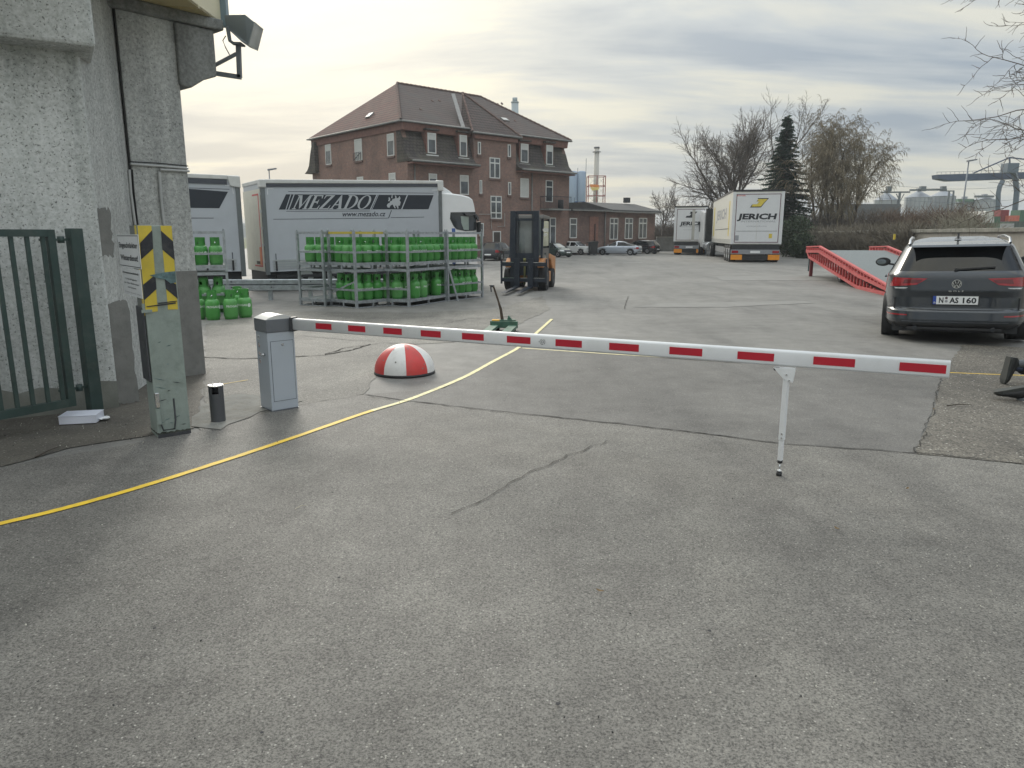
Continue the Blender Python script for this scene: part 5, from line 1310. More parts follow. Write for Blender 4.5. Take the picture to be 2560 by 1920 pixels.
# little hip over the stair block
ap = Vector(((u_s0 + u_s1) / 2 - 1.2, 2.6, zStair + 3.35)); q0 = Vector((u_s0 - .35, -.35, zStair)); q1 = Vector((u_s1 + .35, -.35, zStair))
qb0 = Vector((u_s0 - .35, 1.2, zStair + .2)); qb1 = Vector((u_s1 + .35, 1.2, zStair + .2))
for q in ([q0, q1, ap], [qb0, q0, ap], [q1, qb1, ap]):
    n = (q[1] - q[0]).cross(q[2] - q[0]).normalized(); n = n if n.z > 0 else -n
    mb = MB(); mb.slab(q, n, .12); mb.build('stair_roof', tile_d, house)
for mb in ridge_line(q0, ap, 10): mb.build('ridge_tile', ridge_m, house)
for mb in ridge_line(ap, q1, 10): mb.build('ridge_tile', ridge_m, house)
mb = MB(); d0 = (ap - q0); off = Vector((-.55, .5, -.15)); mb.beam(q0 + off + Vector((0, 0, .5)), ap + off + Vector((0, 0, .1)), .3, .05); mb.build('flashing', M('zinc_flashing', (.24, .23, .22), .5, .3), house)
mb = MB(); mb.cyl(q0, q1, .08, n=8); mb.build('gutter', gutter, house)
mb = MB(); mb.box(u_s0 - .05, u_s1 + .05, -.2, .0, zStair - .4, zStair - .1); mb.build('cornice', fascia, house)
skm = M('skylight_pane', (.5, .5, .5), .2)
def on_slope(px, py, q):  # where a photo pixel meets a roof plane (local)
    Mi = wm(house).inverted(); o = Mi @ Vector((0, 0, CAM_H)); d = Mi.to_3x3() @ ray(px, py)
    n = (q[1] - q[0]).cross(q[2] - q[0]).normalized(); t = (q[0] - o).dot(n) / d.dot(n); return o + d * t, (n if n.z > 0 else -n)
for (cx, cy, q) in ((569, 337, [P01, P00, ra]), (1427, 353, [P00, P10, rb]), (1602, 369, [P00, P10, rb])):
    c_, n = on_slope(*Z4(cx, cy), q); t1 = (q[1] - q[0]).normalized(); t2 = n.cross(t1)
    mb = MB(); mb.slab([c_ + t1 * a * .34 + t2 * b * .28 + n * .1 for a, b in ((-1, -1), (1, -1), (1, 1), (-1, 1))], n, .1); sk = mb.build('skylight', gutter, house)
    mb = MB(); mb.slab([c_ + t1 * a * .28 + t2 * b * .22 + n * .115 for a, b in ((-1, -1), (1, -1), (1, 1), (-1, 1))], n, .01); mb.build('pane', skm, sk)
rv = random.Random(4)
for k in range(16):
    if k % 3 == 0: continue
    q = [P00, P10, rb] if k % 3 else [P01, P00, ra]
    c_, n = on_slope(*Z4(*((rv.uniform(900, 1750), rv.uniform(200, 420)) if k % 3 else (rv.uniform(300, 760), rv.uniform(240, 450)))), q)
    if c_.z < zE + .3 or c_.z > zR - .4: continue
    mb = MB(); mb.slab([c_ + Vector((a * .1, 0, 0)) + n * .06 + Vector((0, b * .07, b * .07)) for a, b in ((-1, -1), (1, -1), (.6, 1), (-.6, 1))], n, .1); mb.build('vent_tile', ridge_m, house)
def window(parent, rect, face, kind='plain', off=0.0, glass=None, sill=True):
    """rect=(u0,u1,z0,z1); face 'F' front (y=-off) or 'L' left end (x=-off)"""
    u0, u1, z0, z1 = rect
    if u1 < u0: u0, u1 = u1, u0
    def bx(mb, a0, a1, d0, d1, b0, b1):
        if face == 'F': mb.box(a0, a1, -off + d0, -off + d1, b0, b1)
        else: mb.box(-off + d0, -off + d1, a0, a1, b0, b1)
    w = .075
    mb = MB()
    for a in ((u0, u1, z0, z0 + w), (u0, u1, z1 - w, z1), (u0, u0 + w, z0 + w, z1 - w), (u1 - w, u1, z0 + w, z1 - w)): bx(mb, a[0], a[1], -.05, .01, a[2], a[3])
    fr = mb.build('window', wfr, parent)
    mb = MB(); bx(mb, u0 + w, u1 - w, -.015, .01, z0 + w, z1 - w); mb.build('pane', glass or wgl, fr)
    um, h = (u0 + u1) / 2, z1 - z0
    mb = MB(); any_ = False
    if kind in ('cross', 'cross2'):
        bx(mb, um - .05, um + .05, -.04, .0, z0 + w, z1 - w); bx(mb, u0 + w, um - .05, -.04, .0, z1 - h * .26 - .05, z1 - h * .26 + .05); bx(mb, um + .05, u1 - w, -.04, .0, z1 - h * .26 - .05, z1 - h * .26 + .05); any_ = True
        if kind == 'cross2': bx(mb, u0 + w, um - .05, -.04, .0, z0 + h * .26 - .04, z0 + h * .26 + .04); bx(mb, um + .05, u1 - w, -.04, .0, z0 + h * .26 - .04, z0 + h * .26 + .04)
    if kind == 'bar': bx(mb, u0 + w, u1 - w, -.04, .0, z1 - h * .3 - .05, z1 - h * .3 + .03); any_ = True
    if any_: mb.build('glazing_bar', wfr, fr)
    if kind == 'blind':
        mb = MB(); bx(mb, u0 + w, u1 - w, -.03, -.016, z1 - w - h * .28, z1 - w); mb.build('roller_blind', shut, fr)
    if sill:
        mb = MB(); bx(mb, u0 - .08, u1 + .08, -.12, .02, z0 - .14, z0 - .002); mb.build('sill', stone, parent)
    return fr
def RF(x0, y0, x1, y1, off=0.0):
    a = FH(x0, y0, off); b = FH(x1, y1, off); return (a[0], b[0], b[1], a[1])
def RL(x0, y0, x1, y1):
    a = LH(x0, y0); b = LH(x1, y1); return (a[0], b[0], b[1], a[1])
for r_, k_, g_ in (((1485, 655, 1565, 820), 'cross', None), ((1492, 950, 1578, 1128), 'cross2', None), ((1395, 535, 1418, 635), 'plain', None), ((1625, 555, 1648, 655), 'plain', None), ((1408, 830, 1428, 935), 'plain', None), ((1628, 845, 1650, 945), 'plain', None),
        ((1018, 778, 1083, 900), 'blind', None), ((1257, 790, 1325, 945), 'blind', None), ((1722, 815, 1785, 965), 'plain', shut), ((1408, 1160, 1440, 1262), 'plain', None), ((1018, 1040, 1083, 1190), 'blind', None), ((1257, 1070, 1325, 1220), 'blind', None)):
    window(house, RF(*r_), 'F', k_, glass=g_)
window(house, RF(1917, 830, 1970, 1000), 'F', 'bar', sill=False)
window(house, RF(1950, 1118, 1992, 1330), 'F', 'bar', sill=False)
window(house, RF(1510, 1222, 1572, 1360), 'F', 'plain', glass=M('brown_dark_panel', (.06, .05, .045), .5), sill=False)
for r_, k_, g_ in (((225, 560, 275, 710), 'blind', None), ((450, 520, 512, 678), 'plain', shut), ((700, 478, 758, 642), 'blind', None), ((715, 778, 770, 930), 'blind', None), ((470, 808, 522, 950), 'blind', None), ((238, 830, 286, 960), 'blind', None)):
    window(house, RL(*r_), 'L', k_, glass=g_)
v0, _z = LH(455, 660); v1, _ = LH(510, 660); mb = MB()
for t in range(5): mb.beam((-.16, lerp(v0, v1, t / 4), _z - .25), (-.16, lerp(v0, v1, t / 4), _z + .35), .03, .03, up=(0, 1, 0))
mb.beam((-.16, v0, _z + .35), (-.16, v1, _z + .35), .03, .03); mb.beam((-.16, v0, _z - .2), (-.16, v1, _z + .3), .04, .04); mb.build('window_grille', dsteel, house)
# dormers
for (x0, y0, x1, y1) in ((1008, 465, 1075, 628), (1255, 482, 1312, 652), (1725, 548, 1782, 698), (1922, 560, 1970, 715)):
    offd = -.12
    a = FH(x0, y0, offd); b = FH(x1, y1, offd); u0, u1 = a[0] - .12, b[0] + .12; z0, z1 = b[1] - .1, a[1] + .18
    mb = MB(); mb.box(u0, u1, -offd + .03, REC + .4, z0, z1); dm = mb.build('dormer', fascia, house)
    mb = MB(); mb.box(u0 - .12, u1 + .12, -offd - .18, REC + .3, z1, z1 + .12); mb.build('dormer_roof', tile_m, dm)
    mb = MB(); mb.box(u0 - .05, u1 + .05, -offd - .1, -offd + .25, z0 - .12, z0); mb.build('dormer_sill', wfr, dm)
    window(house, (a[0], b[0], b[1], a[1]), 'F', 'blind', off=offd, sill=False)
# downpipes, cables, balcony
for x, y0_, y1_ in ((905, 700, 1200), (1808, 790, 1340)):
    u, _ = FH(x, y0_); mb = MB(); mb.cyl((u, -.09, zLow - .2), (u, -.09, .1), .05, n=8); mb.build('downpipe', gutter, house)
for pts in (((1400, 1093), (1492, 1093), (1500, 1210)), ((1600, 1085), (1600, 1185), (1545, 1187)), ((1830, 1080), (1640, 1078))):
    mb = MB(); mb.tube([(FH(*p)[0], -.05, FH(*p)[1]) for p in pts], .03, 5); mb.build('pipe', M('pale_pipe', (.35, .33, .31), .6) if 'pale_pipe' not in bpy.data.materials else bpy.data.materials['pale_pipe'], house)
b0 = FH(1888, 1045, 1.1); b1 = FH(2052, 1045, 1.1); zb = b0[1]
ub0, ub1 = FH(1895, 1045)[0] - .3, FH(2068, 1045)[0] - .4
mb = MB(); mb.box(ub0, ub1, -1.1, 0, zb - .12, zb); bal = mb.build('balcony', rc_dark, house)
mb = MB(); mb.beam((ub0, -1.08, zb + 1.0), (ub1, -1.08, zb + 1.0), .05, .05); mb.beam((ub0 + .02, -1.05, zb + 1.0), (ub0 + .02, 0, zb + 1.0), .05, .05); mb.build('handrail', dsteel, bal)
nb = 18
mb = MB()
for k in range(nb + 1): x = lerp(ub0, ub1, k / nb); mb.beam((x, -1.08, zb), (x, -1.08, zb + .98), .02, .02, up=(0, 1, 0))
for k in range(7): mb.beam((ub0 + .02, -1.05 + k * .17, zb), (ub0 + .02, -1.05 + k * .17, zb + .98), .02, .02, up=(0, 1, 0))
mb.build('balusters', dsteel, bal, kind='stuff')
mb = MB(); mb.cyl((ub1 - .8, -.6, zb), (ub1 - .8, -.6, zb + .75), .25, n=10); mb.build('pot', black_p, bal)
mb = MB(); mb.box(-.08, HL + .05, -.05, -.001, .0, .9); mb.build('plinth', stone, house)

# ---------------------------------------------------------------- low brick annex
AO = HP + FPn.u * HL
anx = thing('brick_annex', 'single storey dark brick annex with tall white cross windows, right of the house', 'building', AO, R(90 - AZF))
z6x = 350 / 1936
def A6(x, y, off=0.0):
    u, z = FPn.hit(1370 + x * z6x, 340 + y * z6x, off); return u - HL, z
wA = A6(1480, 1200)[0]; zA = A6(700, 1045)[1]
mb = MB(); mb.box(.01, wA, 0, 8, 0, zA); mb.build('wall', brick2, anx)
um = A6(830, 1200)[0]
zr0, zr1 = A6(1500, 1030, .5)[1], A6(1500, 958, .5)[1]
mb = MB(); mb.box(-.05, um - .02, -.45, 8.3, zA, zA + .22); mb.build('flat_roof', M('bitumen_roof', (.07, .07, .07), .8, var=.2), anx)
mb = MB(); mb.beam((-.05, -.5, zA + .05), (um, -.5, zA + .05), .1, .1); mb.build('gutter', gutter, anx)
mb = MB(); mb.prism([(-.4, zA - .02), (-.4, zA + .2), (3.0, zA + 1.0), (8.3, zA + 1.0), (8.3, zA - .02)], 'x', um + .02, wA + .5); mb.build('pitched_roof', bpy.data.materials['bitumen_roof'], anx)
mb = MB(); mb.beam((um, -.45, zA + .02), (wA + .5, -.45, zA + .02), .1, .1); mb.build('gutter', gutter, anx)
mb = MB(); u, _ = A6(785, 1100); mb.cyl((u, -.08, .1), (u, -.08, zA), .06, n=8); mb.build('downpipe', gutter, anx)
def RA(x0, y0, x1, y1): a = A6(x0, y0); b = A6(x1, y1); return (a[0], b[0], b[1], a[1])
window(anx, RA(300, 1135, 392, 1412), 'F', 'bar')
for q in ((855, 1132, 960, 1432), (1065, 1132, 1162, 1424), (1258, 1132, 1357, 1416)): window(anx, RA(*q), 'F', 'cross')
a = RA(575, 1115, 690, 1440)
mb = MB(); mb.box(a[0], a[1], -.03, -.001, a[2], a[3]); mb.build('bricked_up_opening', brickmat('pale_red_brick', (.3, .14, .1), (.24, .11, .085), (.2, .16, .14), soot=.3), anx)
mb = MB(); mb.cyl((A6(642, 1220)[0], -.1, .4), (A6(642, 1220)[0], -.1, A6(642, 1215)[1]), .06, n=8); mb.build('pipe', M('rusty_pipe', (.08, .05, .045), .7), anx)
mb = MB(); c_ = A6(1418, 940); mb.cbox((c_[0], 3, zA + 1.35), .5, .5, .5); mb.build('roof_vent', dsteel, anx)

# ---------------------------------------------------------------- bins, boxes beside the annex
def gfac(px, py): return gp(px, py)
bn = gp(1484, 633)
ct = thing('waste_container', 'large dark waste container with a blue lid against the annex wall', 'container', bn, R(-25))
mb = MB(); mb.prism([(-.9, .35), (-1.0, 1.1), (1.0, 1.1), (.9, .35)], 'y', -.5, .5); mb.build('tub', black_p, ct)
mb = MB(); mb.prism([(-.52, 1.1), (-.52, 1.2), (-.2, 1.42), (.3, 1.42), (.52, 1.2), (.52, 1.1)], 'x', -1.02, 1.02); mb.build('lid', M('blue_bin_lid', (.03, .055, .14), .5), ct)
for x in (-.7, .7): wheel(ct, x, 0, .12, .12, .1, axis='x')
b2 = thing('wheelie_bin', 'black wheeled rubbish bin between the white old saloon and the silver coupe', 'bin', gp(1482, 638), R(10))
mb = MB(); mb.prism([(-.28, .1), (-.34, 1.05), (.34, 1.05), (.28, .1)], 'y', -.35, .35); mb.build('tub', black_p, b2)
mb = MB(); mb.prism([(-.42, 1.05), (-.4, 1.12), (.3, 1.2), (.4, 1.05)], 'y', -.4, .4); mb.build('lid', black_p, b2)
for y in (-.2, .2): wheel(b2, .2, y, .1, .1, .06)
b3 = thing('bollard_box', 'small pale grey block standing beside the dark hatchback at the annex corner', 'block', gp(1632, 628), R(42))
mb = MB(); mb.box(-.9, .9, -.15, .15, 0, 1.2); mb.build('block', M('pale_grey_render', (.33, .34, .38), .8), b3, bevel=.03)
lb_ = thing('thin_post', 'thin pale metal post with a cap in front of the bricked up opening', 'post', gp(1482, 634))
mb = MB(); mb.cyl((0, 0, 0), (0, 0, 1.75), .035, n=8); mb.cyl((0, 0, 1.75), (0, 0, 1.82), .05, n=8); mb.build('pole', gutter, lb_)

# ---------------------------------------------------------------- cars
def interp(tab, z):
    if z <= tab[0][0]: return tab[0][1]
    for (a, va), (b, vb) in zip(tab, tab[1:]):
        if z <= b: return va + (vb - va) * (z - a) / (b - a) if b > a else vb
    return tab[-1][1]
class CarShape:
    splits = ()
    def __init__(s, rear, front, halfw, zl, n=5.0, ne=28, ns=64):
        s.rear, s.front, s.hw, s.zl, s.n = rear, front, halfw, zl, n
        sq = []
        for i in range(ne): sq.append((-1 + 2 * i / ne, -1, 'rear'))
        for i in range(ns): sq.append((1, -1 + 2 * i / ns, 'right'))
        for i in range(ne): sq.append((1 - 2 * i / ne, 1, 'front'))
        for i in range(ns): sq.append((-1, 1 - 2 * i / ns, 'left'))
        s.sq = sq
    def ring(s, z):
        yr, yf, b = interp(s.rear, z), interp(s.front, z), interp(s.hw, z); a = (yf - yr) / 2; yc = (yf + yr) / 2
        out = []
        for px, py, _ in s.sq:
            k = 1 / ((abs(px) ** s.n + abs(py) ** s.n) ** (1 / s.n)); out.append(Vector((b * px * k, yc + a * py * k, z)))
        return out
    def rear_pt(s, x, z, off=0.0):
        yr, yf, b = interp(s.rear, z), interp(s.front, z), interp(s.hw, z); a = (yf - yr) / 2; yc = (yf + yr) / 2
        q = max(0.0, 1 - min(.9999, abs(x) / b) ** s.n) ** (1 / s.n); return Vector((x, yc - a * q - off, z))
    def front_pt(s, x, z, off=0.0):
        yr, yf, b = interp(s.rear, z), interp(s.front, z), interp(s.hw, z); a = (yf - yr) / 2; yc = (yf + yr) / 2
        q = max(0.0, 1 - min(.9999, abs(x) / b) ** s.n) ** (1 / s.n); return Vector((x, yc + a * q + off, z))
    def build(s, cls, mats, parent):
        rings = [s.ring(z) for z in s.zl]; n = len(s.sq); parts = {}
        for j in range(len(rings) - 1):
            for i in range(n):
                q = [rings[j][i], rings[j][(i + 1) % n], rings[j + 1][(i + 1) % n], rings[j + 1][i]]
                c_ = (q[0] + q[1] + q[2] + q[3]) / 4
                k = cls(c_, s.sq[i][2])
                if k is None: continue
                if k in ('side_window', 'pillar', 'window_trim'): k = (k, s.sq[i][2], sum(c_.y > b for b in s.splits))
                parts.setdefault(k, []).append(((j, i), (j, (i + 1) % n), (j + 1, (i + 1) % n), (j + 1, i)))
        obs = {}
        for k, fs in parts.items():
            idx = {}; vs_ = []; ff = []
            for f in fs:
                g_ = []
                for key in f:
                    if key not in idx: idx[key] = len(vs_); vs_.append(rings[key[0]][key[1]])
                    g_.append(idx[key])
                ff.append(g_)
            mb = MB(); mb.add(vs_, ff, 0, True)
            if k == 'body': mb.add(rings[-1], [tuple(range(n))], 0, True)
            kn = k if isinstance(k, str) else k[0]; obs[k] = mb.build(kn, mats.get(kn, mats['body']), parent, fix=False)
        return obs
    def patch(s, quad, fn, off=.006, nu=10, nv=4):
        rows = []
        for j in range(nv + 1):
            v = j / nv; row = []
            for i in range(nu + 1):
                u = i / nu
                x = (quad[0][0] * (1 - u) + quad[1][0] * u) * (1 - v) + (quad[3][0] * (1 - u) + quad[2][0] * u) * v
                z = (quad[0][1] * (1 - u) + quad[1][1] * u) * (1 - v) + (quad[3][1] * (1 - u) + quad[2][1] * u) * v
                row.append(fn(x, z, off))
            rows.append(row)
        mb = MB(); mb.grid(rows); return mb
arch = lambda c_, wy, r_, z0=.31: (c_.y - wy) ** 2 + (c_.z - z0) ** 2 < r_ * r_
tail_red = M('tail_light_red', (.3, .006, .012), .15, coat=.8, var=.25, scale=12)
head_gl = M('headlight_glass', (.55, .57, .58), .1, coat=.8, var=.3, scale=25)
platem = M('plate_white', (.75, .76, .76), .45, var=.02)
rimm = M('alloy_rim', (.32, .33, .34), .3, .8)
def car_common(t, sh, L_, W_, wheels, wr=.31, tw=.2, rim=None):
    for wy in wheels:
        for sx in (-1, 1): wheel(t, sx * (W_ - .12), wy, wr, wr, tw, axis='x', rimc=rim or rimm)
    mb = MB(); mb.box(-W_ + .16, W_ - .16, .22, L_ - .25, .15, .62); mb.build('underbody', chassis, t)
# estate car at the right
golf_p = M('dark_grey_metallic_paint', (.022, .028, .036), .32, .3, var=.04, coat=1.0)
zl = [.2, .225, .25, .28, .3, .32, .34, .37, .4, .43, .45, .46, .47, .5, .54, .58, .62, .66, .7, .74, .78, .82, .86, .9, .93, .96] + [.98 + .02 * k for k in range(20)] + [1.375, 1.39, 1.4, 1.41, 1.42, 1.428, 1.433]
GS = CarShape(rear=[(.2, .16), (.23, .03), (.32, 0), (.45, .02), (.47, .075), (.66, .085), (.7, .07), (.9, .1), (.97, .13), (1.30, .44), (1.32, .5), (1.36, .75), (1.40, 1.2), (1.433, 1.75)],
      front=[(.2, 4.5), (.4, 4.63), (.62, 4.6), (.78, 4.42), (.9, 3.9), (.98, 3.55), (1.30, 2.85), (1.38, 2.6), (1.433, 2.2)],
      halfw=[(.2, .82), (.3, .885), (.6, .895), (.8, .885), (.93, .865), (.97, .835), (1.30, .675), (1.34, .64), (1.38, .58), (1.41, .48), (1.433, .34)], zl=zl, n=5.5, ne=56, ns=110)
gcl = gp(2216, 843); grt = gp(2533, 843)
gmid = (gcl + grt) / 2; GAZ_ = 29.5
gf = thing('estate_car', 'dark grey estate car seen from behind, roof rails, number plate N AS 160', 'car', gmid, rot=(0, R(-1.6), R(-GAZ_)))
def gcls(c_, side):
    for wy in (.86, 3.52):
        if abs(c_.x) > .6 and side in ('left', 'right') and arch(c_, wy, .36): return None
        if side in ('rear', 'front') and abs(c_.x) > .6 and arch(c_, wy, .36): return None
    if c_.z < .285: return 'lower_trim'
    if .985 < c_.z < 1.305:
        if side == 'rear' and abs(c_.x) < lerp(.79, .615, (c_.z - .98) / .32): return 'rear_window'
        if side == 'front' and abs(c_.x) < .6: return 'windscreen'
        if side in ('left', 'right') and c_.y > interp(GS.rear, c_.z) + .42 and c_.y < interp(GS.front, c_.z) - .22 and c_.z < 1.285:
            if abs(c_.y - 1.75) < .045 or abs(c_.y - 2.75) < .05: return 'window_trim'
            return 'side_window'
    return 'body'
cgl = glassmat('tinted_car_glass', (.006, .007, .008), .02)
cgl.node_tree.nodes['Principled BSDF'].inputs['Coat Weight'].default_value = 0; cgl.node_tree.nodes['Principled BSDF'].inputs['Specular IOR Level'].default_value = .32
GS.splits = (1.75, 2.75)
gparts = GS.build(gcls, {'body': golf_p, 'lower_trim': black_p, 'rear_window': cgl, 'windscreen': cgl, 'side_window': cgl, 'window_trim': black_p}, gf)
gf.scale = (1.17, 1.17, 1.17); gf.location = gmid - Vector((math.sin(R(GAZ_)), math.cos(R(GAZ_)), 0)) * .86 * 1.17 + Vector((0, 0, .0))
car_common(gf, GS, 4.63, .895, (.86, 3.52), wr=.315, tw=.225)
mb = MB(); mb.prism([(.29, 1.3), (.33, 1.33), (.64, 1.352), (.64, 1.31)], 'x', -.57, .57); mb.build('roof_spoiler', golf_p, gf, bevel=.008)
for sx in (-1, 1):
    mb = MB(); mb.tube([(sx * .6, .72, 1.335), (sx * .6, .82, 1.4), (sx * .59, 1.6, 1.435), (sx * .58, 2.45, 1.42), (sx * .58, 2.55, 1.37)], .018, 8); mb.build('roof_rail', chrome, gf)
    s4 = [(sx * .815, .765), (sx * .47, .8), (sx * .345, .885), (sx * .76, .895)]
    mb = GS.patch(s4, GS.rear_pt, .006, 16, 4); tl = mb.build('tail_light', tail_red, gf, fix=False)
    mb = GS.patch([(sx * .73, .742), (sx * .6, .748), (sx * .57, .762), (sx * .75, .758)], GS.rear_pt, .008, 8, 1); mb.build('clear_strip', head_gl, tl, fix=False)
    mb = GS.patch([(sx * .64, .815), (sx * .44, .83), (sx * .4, .87), (sx * .62, .872)], GS.rear_pt, .01, 8, 2); mb.build('inner_lamp', M('tail_light_dark', (.12, .004, .008), .2, coat=.8) if sx < 0 else bpy.data.materials['tail_light_dark'], tl, fix=False)
    mb = GS.patch([(sx * .82, .378), (sx * .56, .382), (sx * .56, .4), (sx * .83, .398)], GS.rear_pt, .006, 10, 1); mb.build('reflector', tail_red, gf, fix=False)
    # door mirror
    bm = bmesh.new(); bmesh.ops.create_icosphere(bm, subdivisions=3, radius=1)
    for v in bm.verts: v.co = Vector((v.co.x * .12, max(v.co.y, -.25) * .1, v.co.z * .075))
    me = bpy.data.meshes.new('mirror'); bm.to_mesh(me); bm.free(); me.materials.append(black_p)
    for p_ in me.polygons: p_.use_smooth = True
    mo = link('mirror', me, gf); mo.location = (sx * 1.03, 2.95, 1.03)
    mb = MB(); mb.cyl((sx * .02, -.026, 0), (sx * .02, -.029, 0), .06, n=16); mb.v = [(v[0] * 1.25, v[1], v[2] * .75) for v in mb.v]; mb.build('mirror_glass', M('mirror_glass', (.2, .23, .26), .05, .6) if sx < 0 else bpy.data.materials['mirror_glass'], mo)
    mb = MB(); mb.beam((sx * .86, 2.97, .98), (sx * .98, 2.96, 1.0), .05, .03); mb.build('mirror_arm', black_p, gf)
    for y in (1.35, 2.35): mb = MB(); mb.beam((sx * .9, y - .1, .86), (sx * .9, y + .1, .865), .03, .025); mb.build('door_handle', golf_p, gf, bevel=.006)
mb = MB(); mb.prism([(1.02, 1.4), (1.22, 1.415), (1.12, 1.475), (1.05, 1.485)], 'x', -.012, .012); mb.lathe([(.05, 1.405), (.03, 1.42), (.0, 1.425)], 10, (0, 1.13, 0)); mb.build('antenna_fin', black_p, gf)
py0 = GS.rear_pt(0, .6, 0).y
mb = MB(); mb.box(-.275, .275, py0 - .014, py0 + .01, .525, .66); mb.build('plate_holder', black_p, gf, bevel=.004)
mb = MB(); mb.box(-.222, .26, py0 - .018, py0 - .014, .54, .65); mb.build('number_plate', platem, gf)
mb = MB(); mb.box(-.262, -.223, py0 - .018, py0 - .014, .54, .65); mb.build('euro_band', M('plate_blue', (.02, .06, .3), .4), gf)
mb = MB()
text(mb, 'N', (-.19, py0 - .019, .56), (1, 0, 0), (0, 0, 1), w=.052, h=.074, bold=.03)
text(mb, 'AS', (-.068, py0 - .019, .56), (1, 0, 0), (0, 0, 1), w=.105, h=.074, bold=.03)
text(mb, '160', (.085, py0 - .019, .56), (1, 0, 0), (0, 0, 1), w=.155, h=.074, bold=.03)
mb.build('plate_characters', black_ink, gf, kind='stuff')
mb = MB(); mb.cyl((-.105, py0 - .018, .625), (-.105, py0 - .0195, .625), .017, n=12); mb.build('plate_seal', M('seal_brown', (.08, .05, .06), .5), gf)
mb = MB(); mb.cyl((-.105, py0 - .018, .582), (-.105, py0 - .0195, .582), .018, n=12); mb.build('plate_seal', M('seal_grey', (.35, .36, .38), .4, .5), gf)
mb = MB(); text(mb, 'E', (-.25, py0 - .019, .553), (1, 0, 0), (0, 0, 1), h=.02, bold=.02) if False else text(mb, 'D', (-.25, py0 - .019, .553), (1, 0, 0), (0, 0, 1), h=.022, bold=.02); mb.build('country_letter', white_ink, gf)
yl_ = GS.rear_pt(0, .81, 0).y - .006; mb = MB(); n = 28
for i in range(n):
    a0, a1 = 2 * math.pi * i / n, 2 * math.pi * (i + 1) / n
    mb.poly([(q * math.cos(a), yl_ - .004, .812 + q * math.sin(a)) for q, a in ((.058, a0), (.05, a0), (.05, a1), (.058, a1))])
for a, b in (((-.026, .044), (-.008, .006)), ((.026, .044), (.008, .006)), ((-.044, .02), (-.022, -.044)), ((-.022, -.044), (0, -.006)), ((0, -.006), (.022, -.044)), ((.022, -.044), (.044, .02))):
    mb.beam((a[0], yl_ - .004, .812 + a[1]), (b[0], yl_ - .004, .812 + b[1]), .003, .009)
mb.build('badge', chrome, gf, fix=False)
mb = MB(); mb.cyl((0, yl_ + .004, .812), (0, yl_ - .002, .812), .056, n=24); mb.build('badge_disc', black_p, gf)
mb = MB(); text(mb, 'GOLF', (0, GS.rear_pt(0, .72, 0).y - .006, .708), (1, 0, 0), (0, 0, 1), w=.175, h=.02, bold=.02, spacing=1.6, center=True); mb.build('model_lettering', chrome, gf)
rp = lambda x, z, o: GS.rear_pt(x, z, o)
mb = MB(); mb.tube([rp(-.66 + .132 * k, .462 + .01 * abs(k - 5) ** 1.6 * .12, .002) for k in range(11)], .005, 5); mb.build('tailgate_gap', black_ink, gf)
mb = MB(); mb.beam(rp(-.02, 1.0, .02), rp(.42, 1.03, .02), .02, .02); mb.cyl(rp(-.02, 1.0, 0), rp(-.02, 1.0, .035), .02, n=10); mb.build('rear_wiper', black_p, gf)
mb = GS.patch([(-.62, .3), (.62, .3), (.62, .312), (-.62, .312)], GS.rear_pt, .006, 20, 1); mb.build('bumper_crease', M('crease_grey', (.1, .11, .13), .3, .4, coat=.8), gf, fix=False)
mb = MB(); mb.box(-.55, .55, .02, .3, .2, .23); mb.build('diffuser', black_p, gf)
for x in (-.5, .5): mb = MB(); mb.cyl((x * .9, .02, .215), (x * .9, .2, .215), .03, n=10); mb.build('exhaust', dsteel, gf)

